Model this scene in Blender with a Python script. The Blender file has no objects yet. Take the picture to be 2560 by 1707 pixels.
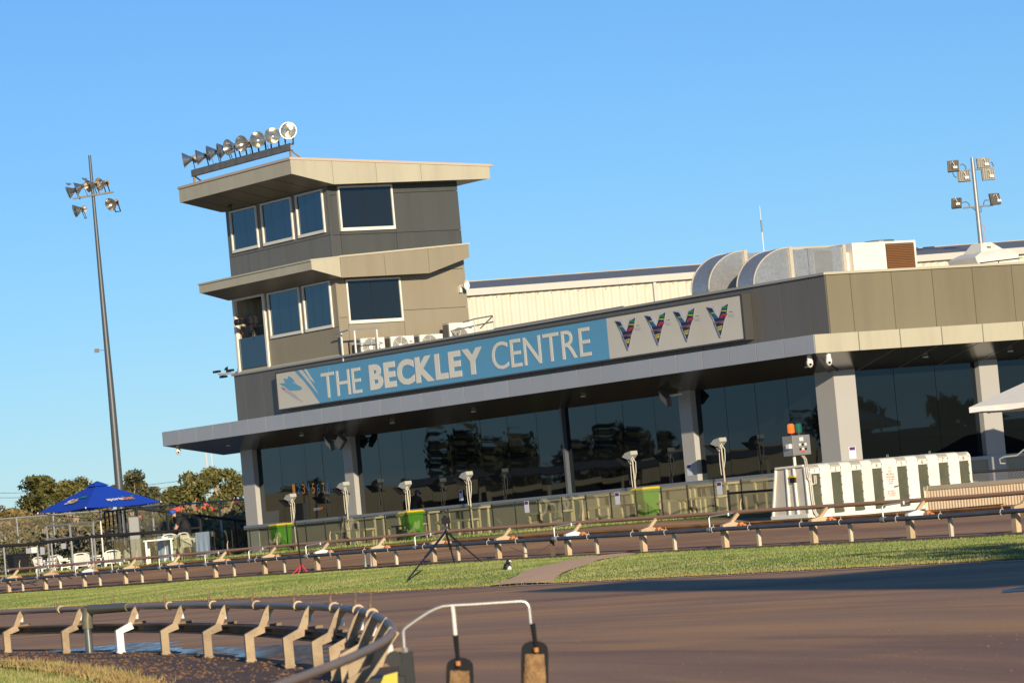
import bpy, math, random
import numpy as np
from mathutils import Vector, Matrix
random.seed(7); rng = np.random.default_rng(11)
scene = bpy.context.scene
COL = scene.collection
PI = math.pi
R = math.radians

# ------------------------------------------------------------------ camera
FPX = 9715.0                      # focal length in pixels of the 2560 px wide photograph
PITCH, ROLL, AZ = R(2.645), R(5.167), R(31.87)
CAM = Vector((0, 0, 1.0))
_up = Vector((0, -math.sin(PITCH), math.cos(PITCH)))
_ri = Vector((1, 0, 0))
FWD = Vector((0, math.cos(PITCH), math.sin(PITCH)))
RIGHT = _ri * math.cos(ROLL) - _up * math.sin(ROLL)
UP = _ri * math.sin(ROLL) + _up * math.cos(ROLL)
cd = bpy.data.cameras.new('camera')
cam = bpy.data.objects.new('camera', cd); COL.objects.link(cam)
m = Matrix((RIGHT, UP, -FWD)).transposed().to_4x4(); m.translation = CAM
cam.matrix_world = m
cd.sensor_width = 36.0; cd.lens = FPX / 2560 * 36.0
cd.clip_start = 0.5; cd.clip_end = 6000
cd.dof.use_dof = True; cd.dof.focus_distance = 92.0; cd.dof.aperture_fstop = 11.0
scene.camera = cam

# ------------------------------------------------------------------ sky and sun
SUN_AZ, SUN_EL = R(180 - 12.5), R(14.5)
w = bpy.data.worlds.new('World'); scene.world = w; w.use_nodes = True
nt = w.node_tree; bg = nt.nodes['Background']
sky = nt.nodes.new('ShaderNodeTexSky'); sky.sky_type = 'NISHITA'; sky.sun_disc = False
sky.sun_elevation = SUN_EL; sky.sun_rotation = SUN_AZ
sky.altitude = 100; sky.air_density = 0.9; sky.dust_density = 0.0; sky.ozone_density = 6.6
nt.links.new(sky.outputs[0], bg.inputs[0]); bg.inputs[1].default_value = 0.101
sd = bpy.data.lights.new('sun', 'SUN'); sd.energy = 4.7; sd.angle = R(0.53); sd.color = (1.0, 0.87, 0.67)
sun = bpy.data.objects.new('sun', sd); COL.objects.link(sun)
sdir = Vector((math.sin(SUN_AZ) * math.cos(SUN_EL), math.cos(SUN_AZ) * math.cos(SUN_EL), math.sin(SUN_EL)))
sun.rotation_euler = sdir.to_track_quat('Z', 'Y').to_euler()
sun.location = (20, -60, 40)
vs = scene.view_settings
vs.view_transform = 'Standard'; vs.look = 'None'; vs.exposure = 0.25; vs.gamma = 1.0; vs.use_curve_mapping = False

# ------------------------------------------------------------------ survey helpers
D2 = Vector((math.cos(AZ), math.sin(AZ), 0))      # along the sunlit right-hand wall
D1 = Vector((-math.sin(AZ), math.cos(AZ), 0))     # along the sign wall, away from the corner
CORNER = Vector((7.842, 96.0, 0.0))
def ray(px, py):
    return FWD + RIGHT * ((px - 1280) / FPX) - UP * ((py - 853.5) / FPX)
def at(px, py, depth):
    d = ray(px, py); return CAM + d * (depth / d.y)
def gnd(px, py, z=0.0):
    d = ray(px, py); return CAM + d * ((z - CAM.z) / d.z)
def loc(wp):
    v = wp - CORNER; return Vector((v.dot(D2), v.dot(D1), wp.z))
def wor(x, y, z=0.0):
    return CORNER + D2 * x + D1 * y + Vector((0, 0, z))
def onx(px, py, X):
    d = ray(px, py); t = (X - (CAM - CORNER).dot(D2)) / d.dot(D2); return loc(CAM + d * t)
def ony(px, py, Y):
    d = ray(px, py); t = (Y - (CAM - CORNER).dot(D1)) / d.dot(D1); return loc(CAM + d * t)

# ------------------------------------------------------------------ materials
MATS = {}
def nn(t, kind, **kw):
    n = t.nodes.new(kind)
    for k_, v in kw.items():
        setattr(n, k_, v)
    return n
def pmat(name, col, rough=0.6, metal=0.0, var=0.10, scale=2.5, bump=0.0, bscale=40.0, spec=0.5,
         dirt=None, dirtamt=0.0, dscale=0.8, stretch=(1, 1, 1), emit=None, coat=0.0, ovar=0.035):
    if name in MATS: return MATS[name]
    mt = bpy.data.materials.new(name); mt.use_nodes = True; t = mt.node_tree
    b = t.nodes['Principled BSDF']
    b.inputs['Roughness'].default_value = rough; b.inputs['Metallic'].default_value = metal
    b.inputs['Specular IOR Level'].default_value = spec
    if coat: b.inputs['Coat Weight'].default_value = coat
    tc = nn(t, 'ShaderNodeTexCoord'); mp = nn(t, 'ShaderNodeMapping'); mp.inputs['Scale'].default_value = stretch
    oi = nn(t, 'ShaderNodeObjectInfo'); sc_ = nn(t, 'ShaderNodeMath', operation='MULTIPLY'); sc_.inputs[1].default_value = 41.0; t.links.new(oi.outputs['Random'], sc_.inputs[0])
    ov = nn(t, 'ShaderNodeVectorMath', operation='ADD'); t.links.new(tc.outputs['Object'], ov.inputs[0]); t.links.new(sc_.outputs[0], ov.inputs[1])
    t.links.new(ov.outputs[0], mp.inputs[0])
    n1 = nn(t, 'ShaderNodeTexNoise'); n1.inputs['Scale'].default_value = scale; n1.inputs['Detail'].default_value = 6
    t.links.new(mp.outputs[0], n1.inputs['Vector'])
    mx = nn(t, 'ShaderNodeMix', data_type='RGBA')
    c = Vector(col[:3])
    mx.inputs['A'].default_value = (*(c * (1 - var)), 1); mx.inputs['B'].default_value = (*[min(1, v) for v in c * (1 + var)], 1)
    t.links.new(n1.outputs['Fac'], mx.inputs['Factor'])
    out = mx.outputs['Result']
    if dirt:
        n2 = nn(t, 'ShaderNodeTexNoise'); n2.inputs['Scale'].default_value = dscale; n2.inputs['Detail'].default_value = 8
        n2.inputs['Roughness'].default_value = 0.7
        t.links.new(mp.outputs[0], n2.inputs['Vector'])
        rp = nn(t, 'ShaderNodeMapRange'); rp.inputs['From Min'].default_value = 0.45; rp.inputs['From Max'].default_value = 0.75
        rp.inputs['To Max'].default_value = dirtamt
        t.links.new(n2.outputs['Fac'], rp.inputs['Value'])
        m2 = nn(t, 'ShaderNodeMix', data_type='RGBA'); m2.inputs['B'].default_value = (*dirt, 1)
        t.links.new(rp.outputs['Result'], m2.inputs['Factor']); t.links.new(out, m2.inputs['A']); out = m2.outputs['Result']
    hv = nn(t, 'ShaderNodeHueSaturation'); vr = nn(t, 'ShaderNodeMapRange'); vr.inputs['To Min'].default_value = 1 - ovar; vr.inputs['To Max'].default_value = 1 + ovar
    t.links.new(oi.outputs['Random'], vr.inputs['Value']); t.links.new(vr.outputs['Result'], hv.inputs['Value']); t.links.new(out, hv.inputs['Color']); out = hv.outputs['Color']
    t.links.new(out, b.inputs['Base Color'])
    if bump:
        n3 = nn(t, 'ShaderNodeTexNoise'); n3.inputs['Scale'].default_value = bscale; n3.inputs['Detail'].default_value = 5
        t.links.new(tc.outputs['Object'], n3.inputs['Vector'])
        bp = nn(t, 'ShaderNodeBump'); bp.inputs['Strength'].default_value = bump; bp.inputs['Distance'].default_value = 0.02
        t.links.new(n3.outputs['Fac'], bp.inputs['Height']); t.links.new(bp.outputs[0], b.inputs['Normal'])
    if emit:
        b.inputs['Emission Color'].default_value = (*emit[:3], 1); b.inputs['Emission Strength'].default_value = emit[3]
    MATS[name] = mt
    return mt
def glassmat(name, tint, bumps=0.0, bsc=0.5, ior=1.55, rough=0.015, stint=(0.5, 0.74, 1.0)):
    """dark reflective window pane"""
    mt = bpy.data.materials.new(name); mt.use_nodes = True; t = mt.node_tree; b = t.nodes['Principled BSDF']
    b.inputs['Base Color'].default_value = (*tint, 1); b.inputs['Roughness'].default_value = rough; b.inputs['IOR'].default_value = ior; b.inputs['Specular Tint'].default_value = (*stint, 1)
    if bumps:
        tc = nn(t, 'ShaderNodeTexCoord'); mp = nn(t, 'ShaderNodeMapping'); mp.inputs['Scale'].default_value = (1, 1, 0.35)
        t.links.new(tc.outputs['Object'], mp.inputs[0])
        n = nn(t, 'ShaderNodeTexNoise'); n.inputs['Scale'].default_value = bsc; n.inputs['Detail'].default_value = 1.0
        t.links.new(mp.outputs[0], n.inputs['Vector'])
        bp = nn(t, 'ShaderNodeBump'); bp.inputs['Strength'].default_value = 1.0; bp.inputs['Distance'].default_value = bumps
        t.links.new(n.outputs['Fac'], bp.inputs['Height']); t.links.new(bp.outputs[0], b.inputs['Normal'])
    MATS[name] = mt; return mt
def clearmat(name, tint, refl=0.12, rough=0.01):
    """see-through balustrade glass: tinted transparency with a mirror share"""
    mt = bpy.data.materials.new(name); mt.use_nodes = True; t = mt.node_tree
    for n in list(t.nodes):
        if n.type == 'BSDF_PRINCIPLED': t.nodes.remove(n)
    o = t.nodes['Material Output']
    tr = nn(t, 'ShaderNodeBsdfTransparent'); tr.inputs[0].default_value = (*tint, 1)
    gl = nn(t, 'ShaderNodeBsdfGlossy'); gl.inputs['Roughness'].default_value = rough; gl.inputs['Color'].default_value = (1, 1, 1, 1)
    lw = nn(t, 'ShaderNodeMath', operation='ADD'); lw.inputs[0].default_value = 0.0; lw.inputs[1].default_value = 0.07
    mr = nn(t, 'ShaderNodeMath', operation='ADD'); mr.inputs[1].default_value = refl
    t.links.new(lw.outputs[0], mr.inputs[0])
    tc = nn(t, 'ShaderNodeTexCoord'); n = nn(t, 'ShaderNodeTexNoise'); n.inputs['Scale'].default_value = 0.9; n.inputs['Detail'].default_value = 1.0
    t.links.new(tc.outputs['Object'], n.inputs['Vector'])
    bp = nn(t, 'ShaderNodeBump'); bp.inputs['Distance'].default_value = 0.007; t.links.new(n.outputs['Fac'], bp.inputs['Height'])
    t.links.new(bp.outputs[0], gl.inputs['Normal'])
    mx = nn(t, 'ShaderNodeMixShader'); t.links.new(mr.outputs[0], mx.inputs[0]); t.links.new(tr.outputs[0], mx.inputs[1]); t.links.new(gl.outputs[0], mx.inputs[2])
    t.links.new(mx.outputs[0], o.inputs[0]); MATS[name] = mt; return mt
def meshmat(name, col, cell, cover):
    """chain-link wire: diamond wires left, holes let through"""
    mt = bpy.data.materials.new(name); mt.use_nodes = True; t = mt.node_tree
    b = t.nodes['Principled BSDF']; b.inputs['Base Color'].default_value = (*col, 1); b.inputs['Roughness'].default_value = 0.5; b.inputs['Metallic'].default_value = 0.6
    tc = nn(t, 'ShaderNodeTexCoord'); sp = nn(t, 'ShaderNodeSeparateXYZ'); t.links.new(tc.outputs['UV'], sp.inputs[0])
    def wires(op):
        a = nn(t, 'ShaderNodeMath', operation=op); t.links.new(sp.outputs[0], a.inputs[0]); t.links.new(sp.outputs[1], a.inputs[1])
        s = nn(t, 'ShaderNodeMath', operation='MULTIPLY'); s.inputs[1].default_value = 1.0 / cell; t.links.new(a.outputs[0], s.inputs[0])
        fr = nn(t, 'ShaderNodeMath', operation='FRACT'); t.links.new(s.outputs[0], fr.inputs[0])
        lt = nn(t, 'ShaderNodeMath', operation='LESS_THAN'); lt.inputs[1].default_value = cover; t.links.new(fr.outputs[0], lt.inputs[0]); return lt
    w1, w2 = wires('ADD'), wires('SUBTRACT')
    mxm = nn(t, 'ShaderNodeMath', operation='MAXIMUM'); t.links.new(w1.outputs[0], mxm.inputs[0]); t.links.new(w2.outputs[0], mxm.inputs[1])
    t.links.new(mxm.outputs[0], b.inputs['Alpha']); MATS[name] = mt; return mt
def leafmat(name, c1, c2, c3):
    mt = bpy.data.materials.new(name); mt.use_nodes = True; t = mt.node_tree; b = t.nodes['Principled BSDF']
    g = nn(t, 'ShaderNodeNewGeometry'); cr = nn(t, 'ShaderNodeValToRGB')
    e = cr.color_ramp.elements; e[0].color = (*c1, 1); e[1].color = (*c3, 1); k_ = e.new(0.55); k_.color = (*c2, 1)
    t.links.new(g.outputs['Random Per Island'], cr.inputs[0]); t.links.new(cr.outputs[0], b.inputs['Base Color'])
    b.inputs['Roughness'].default_value = 0.55
    MATS[name] = mt; return mt

# ------------------------------------------------------------------ mesh builder
class MB:
    def __init__(s): s.v = []; s.f = []; s.m = []; s.mi = 0
    def add(s, vs_, fs_):
        o = len(s.v); s.v += [tuple(p) for p in vs_]
        for f in fs_: s.f.append([i + o for i in f]); s.m.append(s.mi)
        return s
    def box(s, x0, x1, y0, y1, z0, z1):
        return s.add([(x0, y0, z0), (x1, y0, z0), (x1, y1, z0), (x0, y1, z0), (x0, y0, z1), (x1, y0, z1), (x1, y1, z1), (x0, y1, z1)],
                     [(0, 3, 2, 1), (4, 5, 6, 7), (0, 1, 5, 4), (1, 2, 6, 5), (2, 3, 7, 6), (3, 0, 4, 7)])
    def obox(s, c, size, mat3=None):
        c = Vector(c); M3 = mat3 or Matrix.Identity(3); hx, hy, hz = [q / 2 for q in size]
        p = [c + M3 @ Vector((a * hx, b * hy, d * hz)) for d in (-1, 1) for a, b in ((-1, -1), (1, -1), (1, 1), (-1, 1))]
        return s.add(p, [(0, 3, 2, 1), (4, 5, 6, 7), (0, 1, 5, 4), (1, 2, 6, 5), (2, 3, 7, 6), (3, 0, 4, 7)])
    def bar(s, a, b, wd, th, upv=(0, 0, 1)):
        a, b = Vector(a), Vector(b); z = (b - a); L = z.length
        if L < 1e-6: return s
        z.normalize(); u = Vector(upv)
        if abs(u.dot(z)) > .98: u = Vector((1, 0, 0))
        x = u.cross(z).normalized(); y = z.cross(x)
        return s.obox((a + b) / 2, (wd, th, L), Matrix((x, y, z)).transposed())
    def quad(s, a, b, c, d): return s.add([a, b, c, d], [(0, 1, 2, 3)])
    def poly(s, pts): return s.add(pts, [tuple(range(len(pts)))])
    def prism(s, pts, vec):
        v = Vector(vec); n = len(pts); P0 = [Vector(p) for p in pts]
        s.add(P0 + [p + v for p in P0], [tuple(range(n))[::-1], tuple(range(n, 2 * n))] + [(i, (i + 1) % n, n + (i + 1) % n, n + i) for i in range(n)])
        return s
    def tube(s, pts, r, n=8, caps=True, closed=False):
        P_ = [Vector(p) for p in pts]; k_ = len(P_); rs = r if isinstance(r, (list, tuple)) else [r] * k_
        vs_, fs_ = [], []; prev = None
        for i, p in enumerate(P_):
            if closed: t_ = P_[(i + 1) % k_] - P_[i - 1]
            else: t_ = P_[min(i + 1, k_ - 1)] - P_[max(i - 1, 0)]
            t_ = t_.normalized() if t_.length > 1e-9 else Vector((0, 0, 1))
            if prev is None:
                a = Vector((0, 0, 1)) if abs(t_.z) < .9 else Vector((1, 0, 0)); x = a.cross(t_).normalized()
            else: x = (prev - t_ * prev.dot(t_)).normalized()
            prev = x; y = t_.cross(x)
            for j in range(n):
                an = 2 * PI * j / n; vs_.append(p + (x * math.cos(an) + y * math.sin(an)) * rs[i])
        for i in range(k_ if closed else k_ - 1):
            for j in range(n):
                a = i * n + j; b = i * n + (j + 1) % n; c = ((i + 1) % k_) * n + (j + 1) % n; d = ((i + 1) % k_) * n + j
                fs_.append((a, b, c, d))
        if caps and not closed:
            fs_.append(tuple(range(n))[::-1]); fs_.append(tuple(range((k_ - 1) * n, k_ * n)))
        return s.add(vs_, fs_)
    def lathe(s, prof, c=(0, 0, 0), axis=(0, 0, 1), n=16, cap0=True, cap1=True):
        c = Vector(c); z = Vector(axis).normalized(); a = Vector((0, 0, 1)) if abs(z.z) < .9 else Vector((1, 0, 0))
        x = a.cross(z).normalized(); y = z.cross(x); vs_, fs_ = [], []
        for r, h in prof:
            for j in range(n):
                an = 2 * PI * j / n; vs_.append(c + z * h + (x * math.cos(an) + y * math.sin(an)) * r)
        for i in range(len(prof) - 1):
            for j in range(n): fs_.append((i * n + j, i * n + (j + 1) % n, (i + 1) * n + (j + 1) % n, (i + 1) * n + j))
        if cap0: fs_.append(tuple(range(n))[::-1])
        if cap1: fs_.append(tuple(range((len(prof) - 1) * n, len(prof) * n)))
        return s.add(vs_, fs_)
    def ball(s, c, r, n=10, sc=(1, 1, 1)):
        c = Vector(c); vs_, fs_ = [], []
        for i in range(n // 2 + 1):
            th = PI * i / (n // 2)
            for j in range(n):
                ph = 2 * PI * j / n
                vs_.append((c.x + r * sc[0] * math.sin(th) * math.cos(ph), c.y + r * sc[1] * math.sin(th) * math.sin(ph), c.z + r * sc[2] * math.cos(th)))
        for i in range(n // 2):
            for j in range(n): fs_.append((i * n + j, (i + 1) * n + j, (i + 1) * n + (j + 1) % n, i * n + (j + 1) % n))
        return s.add(vs_, fs_)
    def mesh(s, name, mats, off=(0, 0, 0), smooth=False):
        me = bpy.data.meshes.new(name)
        o = Vector(off); me.from_pydata([(x - o.x, y - o.y, z - o.z) for x, y, z in s.v], [], s.f)
        for mt in (mats if isinstance(mats, (list, tuple)) else [mats]): me.materials.append(mt)
        me.polygons.foreach_set('material_index', s.m)
        if smooth:
            me.polygons.foreach_set('use_smooth', [True] * len(me.polygons))
            try: me.set_sharp_from_angle(angle=R(40))
            except Exception: pass
        me.update(); return me

def setp(o, label=None, cat=None, group=None, kind=None):
    if label: o['label'] = label
    if cat: o['category'] = cat
    if group: o['group'] = group
    if kind: o['kind'] = kind
    return o
class Thing:
    """an Empty at the base; children are authored in building coordinates ('B') or world coordinates ('W')"""
    def __init__(s, name, label, cat, origin, frame='W', group=None, rot=None):
        s.e = bpy.data.objects.new(name, None); COL.objects.link(s.e); s.e.empty_display_size = 0.2
        s.o = Vector(origin); s.frame = frame
        if frame == 'B':
            s.e.location = wor(*s.o); s.e.rotation_euler = (0, 0, AZ)
        else:
            s.e.location = s.o
            if rot is not None: s.e.rotation_euler = (0, 0, rot)
        s.local = rot is not None or frame == 'L'
        if frame == 'L': s.e.location = s.o
        setp(s.e, label, cat, group)
    def part(s, name, mb, mat, parent=None, smooth=False, label=None, kind=None):
        off = (0, 0, 0) if s.local else s.o
        ob = bpy.data.objects.new(name, mb.mesh(name, mat, off, smooth) if isinstance(mb, MB) else mb)
        COL.objects.link(ob); ob.parent = parent or s.e
        if label: ob['label'] = label
        if kind: ob['kind'] = kind
        return ob
def inst(name, me, parent, l=(0, 0, 0), rz=0.0, mat4=None):
    ob = bpy.data.objects.new(name, me); COL.objects.link(ob); ob.parent = parent
    if mat4 is not None: ob.matrix_local = mat4
    else: ob.location = l; ob.rotation_euler = (0, 0, rz)
    return ob
def copy_tree(o, parent=None):
    c = o.copy(); COL.objects.link(c); c.parent = parent
    if parent is not None: c.matrix_parent_inverse = o.matrix_parent_inverse
    for ch in list(o.children): copy_tree(ch, c)
    return c
def single(name, mb, mat, label, cat, group=None, smooth=False):
    ob = bpy.data.objects.new(name, mb.mesh(name, mat, (0, 0, 0), smooth)); COL.objects.link(ob)
    return setp(ob, label, cat, group)
def struct(name, mb, mat, parent=None, smooth=False):
    ob = bpy.data.objects.new(name, mb.mesh(name, mat, (0, 0, 0), smooth) if isinstance(mb, MB) else mb); COL.objects.link(ob)
    if parent: ob.parent = parent
    else: ob['kind'] = 'structure'
    return ob

# flat lettering from the built-in font, as a mesh: x to the right, y up, thickness along z
_TXT = {}
def text_mesh(body, bold=0.0, extr=0.0):
    key = (body, bold, extr)
    if key in _TXT: return _TXT[key]
    cu = bpy.data.curves.new('t', 'FONT'); cu.body = body; cu.size = 1.0; cu.offset = bold; cu.extrude = extr; cu.resolution_u = 4
    ob = bpy.data.objects.new('t', cu); COL.objects.link(ob)
    bpy.context.view_layer.update()
    me = bpy.data.meshes.new_from_object(ob.evaluated_get(bpy.context.evaluated_depsgraph_get()))
    co = np.empty(len(me.vertices) * 3); me.vertices.foreach_get('co', co); co = co.reshape(-1, 3)
    fc = [tuple(p.vertices) for p in me.polygons]
    bpy.data.objects.remove(ob); bpy.data.curves.remove(cu); bpy.data.meshes.remove(me)
    _TXT[key] = (co, fc); return co, fc
def place_text(mb, body, origin, ex, ey, width=None, height=None, bold=0.0, extr=0.0, center=False):
    """lay text with its lower-left at origin; ex / ey are the unit directions of writing and up"""
    co, fc = text_mesh(body, bold, extr); lo = co.min(0); hi = co.max(0); s = hi - lo
    sy = height / s[1] if height else width / s[0]; sx = width / s[0] if width else sy
    ex, ey = Vector(ex), Vector(ey); ez = ex.cross(ey); o = Vector(origin)
    if center: o = o - ex * (s[0] * sx / 2) - ey * (s[1] * sy / 2)
    mb.add([o + ex * ((c[0] - lo[0]) * sx) + ey * ((c[1] - lo[1]) * sy) + ez * c[2] for c in co], fc)
    return s[0] * sx
def text_width(body, height, bold=0.0):
    co, _ = text_mesh(body, bold); s = co.max(0) - co.min(0); return s[0] * height / s[1]

# ------------------------------------------------------------------ palette
TAN = pmat('tan_cladding', (0.28, 0.235, 0.155), 0.5, var=0.05, scale=0.7, dirt=(0.20, 0.165, 0.11), dirtamt=0.4, dscale=2.0, stretch=(1, 1, .1))
TAN2 = pmat('brown_cladding', (0.195, 0.165, 0.098), 0.5, var=0.05, scale=0.7, dirt=(0.13, 0.105, 0.065), dirtamt=0.35, dscale=2.0, stretch=(1, 1, .1))
GREYL = pmat('pale_grey_cladding', (0.150, 0.146, 0.126), 0.5, var=0.07, scale=0.8, dirt=(0.075, 0.073, 0.064), dirtamt=0.6, dscale=2.6, stretch=(1, 1, .07))  # paler grey, used only on the tower's front panels
GREYC = pmat('grey_cladding', (0.066, 0.068, 0.060), 0.5, var=0.07, scale=0.8, dirt=(0.038, 0.038, 0.034), dirtamt=0.5, dscale=2.4, stretch=(1, 1, .08))
CREAM = pmat('cream_cladding', (0.47, 0.425, 0.30), 0.45, var=0.04, scale=0.6, dirt=(0.30, 0.26, 0.19), dirtamt=0.4, dscale=2.2, stretch=(1, 1, .12))
CAPM = pmat('roof_capping', (0.50, 0.45, 0.32), 0.4, var=0.08, scale=1.5)
CAPG = pmat('grey_capping', (0.30, 0.285, 0.26), 0.4, var=0.08, scale=1.5)
SILVER = pmat('silver_fascia', (0.46, 0.455, 0.46), 0.33, metal=0.35, var=0.04, scale=0.8, dirt=(0.3, 0.29, 0.28), dirtamt=0.2, dscale=0.6)
SOFFIT = pmat('soffit_lining', (0.065, 0.061, 0.052), 0.22, metal=0.2, var=0.05, scale=0.6)
SOFFT = pmat('tower_soffit_lining', (0.15, 0.135, 0.105), 0.5, var=0.10, scale=0.7, dirt=(0.15, 0.13, 0.1), dirtamt=0.4)
COLM = pmat('column_paint', (0.42, 0.40, 0.36), 0.45, var=0.05, scale=0.8)
DARK = pmat('dark_core', (0.035, 0.034, 0.032), 0.8)
JOINT = pmat('joint_backing', (0.10, 0.09, 0.07), 0.8)
WHITE = pmat('white_powdercoat', (0.76, 0.72, 0.62), 0.4, var=0.05, scale=2.0, dirt=(0.45, 0.38, 0.28), dirtamt=0.2, dscale=1.5)
PLASTIC = pmat('white_plastic', (0.78, 0.75, 0.66), 0.35, var=0.04, dirt=(0.5, 0.45, 0.35), dirtamt=0.2, dscale=3)
GALV = pmat('galvanised_steel', (0.34, 0.335, 0.315), 0.45, metal=0.5, var=0.15, scale=6)
SPANGLE = pmat('spangled_duct', (0.50, 0.495, 0.47), 0.42, metal=0.7, var=0.32, scale=14, dirt=(0.36, 0.35, 0.32), dirtamt=0.5, dscale=1.2)
BLACK = pmat('black_paint', (0.014, 0.014, 0.016), 0.5, var=0.2, spec=0.3)
RUBBER = pmat('black_rubber', (0.009, 0.010, 0.011), 0.7, var=0.35, scale=8, spec=0.2)
DGREY = pmat('dark_grey_steel', (0.11, 0.115, 0.125), 0.45, var=0.1)
CONC = pmat('concrete', (0.34, 0.30, 0.25), 0.85, var=0.15, scale=2.5, bump=0.2)
GLS_F = glassmat('front_window_glass', (0.006, 0.007, 0.008), 0.006, 0.5, 1.55)
GLS_R = glassmat('side_window_glass', (0.006, 0.008, 0.008), 0.003, 0.4, 1.62)
GLS_T = glassmat('tower_window_glass', (0.006, 0.009, 0.012), 0.004, 0.5, 1.9, stint=(.6, .8, 1))
GLS_TR = glassmat('tower_side_glass', (0.012, 0.016, 0.016), 0.002, 0.4, 1.6)
FENCEGLASS = clearmat('balustrade_glass', (0.86, 0.88, 0.79), 0.06)

def ramp(t, fac, stops):
    cr = nn(t, 'ShaderNodeValToRGB'); e = cr.color_ramp.elements
    e[0].position = stops[0][0]; e[0].color = (*stops[0][1], 1); e[1].position = stops[-1][0]; e[1].color = (*stops[-1][1], 1)
    for p, c in stops[1:-1]: k_ = e.new(p); k_.color = (*c, 1)
    t.links.new(fac, cr.inputs[0]); return cr.outputs[0]
def trackmat(name, centre, sc, rough):
    """raked sand: fine grain, long streaks running round the bend, loose orange dust and damp patches"""
    mt = bpy.data.materials.new(name); mt.use_nodes = True; t = mt.node_tree; b = t.nodes['Principled BSDF']
    tc = nn(t, 'ShaderNodeTexCoord'); sub = nn(t, 'ShaderNodeVectorMath', operation='SUBTRACT'); sub.inputs[1].default_value = centre
    t.links.new(tc.outputs['Object'], sub.inputs[0])
    ln = nn(t, 'ShaderNodeVectorMath', operation='LENGTH'); t.links.new(sub.outputs[0], ln.inputs[0])
    sp = nn(t, 'ShaderNodeSeparateXYZ'); t.links.new(sub.outputs[0], sp.inputs[0])
    an = nn(t, 'ShaderNodeMath', operation='ARCTAN2'); t.links.new(sp.outputs[1], an.inputs[0]); t.links.new(sp.outputs[0], an.inputs[1])
    am = nn(t, 'ShaderNodeMath', operation='MULTIPLY'); am.inputs[1].default_value = sc; t.links.new(an.outputs[0], am.inputs[0])
    cb = nn(t, 'ShaderNodeCombineXYZ'); t.links.new(ln.outputs['Value'], cb.inputs[0]); t.links.new(am.outputs[0], cb.inputs[1])
    st = nn(t, 'ShaderNodeTexNoise'); st.inputs['Scale'].default_value = 0.55; st.inputs['Detail'].default_value = 8; st.inputs['Roughness'].default_value = 0.65
    t.links.new(cb.outputs[0], st.inputs['Vector'])
    base = ramp(t, st.outputs['Fac'], [(0.34, (0.27, 0.140, 0.074)), (0.5, (0.40, 0.215, 0.100)), (0.66, (0.52, 0.29, 0.128))])
    d2_ = nn(t, 'ShaderNodeTexNoise'); d2_.inputs['Scale'].default_value = 0.22; d2_.inputs['Detail'].default_value = 4; t.links.new(tc.outputs['Object'], d2_.inputs['Vector'])
    d3 = nn(t, 'ShaderNodeTexNoise'); d3.inputs['Scale'].default_value = 1.1; d3.inputs['Detail'].default_value = 3; t.links.new(cb.outputs[0], d3.inputs['Vector'])
    ml = nn(t, 'ShaderNodeMath', operation='MULTIPLY'); t.links.new(d2_.outputs['Fac'], ml.inputs[0]); t.links.new(d3.outputs['Fac'], ml.inputs[1])
    mr = nn(t, 'ShaderNodeMapRange'); mr.inputs['From Min'].default_value = 0.25; mr.inputs['From Max'].default_value = 0.36; mr.inputs['To Max'].default_value = 0.55
    t.links.new(ml.outputs[0], mr.inputs['Value'])
    mx = nn(t, 'ShaderNodeMix', data_type='RGBA'); mx.inputs['B'].default_value = (0.62, 0.31, 0.105, 1)
    t.links.new(mr.outputs['Result'], mx.inputs['Factor']); t.links.new(base, mx.inputs['A'])
    # thin dark wheel lines following the bend
    wv = nn(t, 'ShaderNodeMath', operation='MULTIPLY'); wv.inputs[1].default_value = 0.37; t.links.new(ln.outputs['Value'], wv.inputs[0])
    ds = nn(t, 'ShaderNodeMath', operation='MULTIPLY_ADD'); ds.inputs[1].default_value = 0.25; t.links.new(d2_.outputs['Fac'], ds.inputs[0]); t.links.new(wv.outputs[0], ds.inputs[2])
    fr = nn(t, 'ShaderNodeMath', operation='FRACT'); t.links.new(ds.outputs[0], fr.inputs[0])
    lt = nn(t, 'ShaderNodeMath', operation='LESS_THAN'); lt.inputs[1].default_value = 0.034; t.links.new(fr.outputs[0], lt.inputs[0])
    br = nn(t, 'ShaderNodeMapRange'); br.inputs['From Min'].default_value = 0.5; br.inputs['From Max'].default_value = 0.62; br.inputs['To Max'].default_value = 0.7
    t.links.new(st.outputs['Fac'], br.inputs['Value'])
    lm = nn(t, 'ShaderNodeMath', operation='MULTIPLY'); t.links.new(lt.outputs[0], lm.inputs[0]); t.links.new(br.outputs['Result'], lm.inputs[1])
    m3 = nn(t, 'ShaderNodeMix', data_type='RGBA'); m3.inputs['B'].default_value = (0.06, 0.045, 0.042, 1)
    t.links.new(lm.outputs[0], m3.inputs['Factor']); t.links.new(mx.outputs['Result'], m3.inputs['A'])
    # fine grain
    gr = nn(t, 'ShaderNodeTexNoise'); gr.inputs['Scale'].default_value = 35; gr.inputs['Detail'].default_value = 4; t.links.new(tc.outputs['Object'], gr.inputs['Vector'])
    gm = nn(t, 'ShaderNodeMix', data_type='RGBA', blend_type='MULTIPLY'); gm.inputs['Factor'].default_value = 0.5
    gc = ramp(t, gr.outputs['Fac'], [(0.3, (0.6, 0.6, 0.6)), (0.7, (1.25, 1.25, 1.25))])
    t.links.new(m3.outputs['Result'], gm.inputs['A']); t.links.new(gc, gm.inputs['B'])
    t.links.new(gm.outputs['Result'], b.inputs['Base Color'])
    rr = nn(t, 'ShaderNodeMapRange'); rr.inputs['To Min'].default_value = rough; rr.inputs['To Max'].default_value = min(1, rough + 0.3)
    t.links.new(d2_.outputs['Fac'], rr.inputs['Value']); t.links.new(rr.outputs['Result'], b.inputs['Roughness'])
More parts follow.
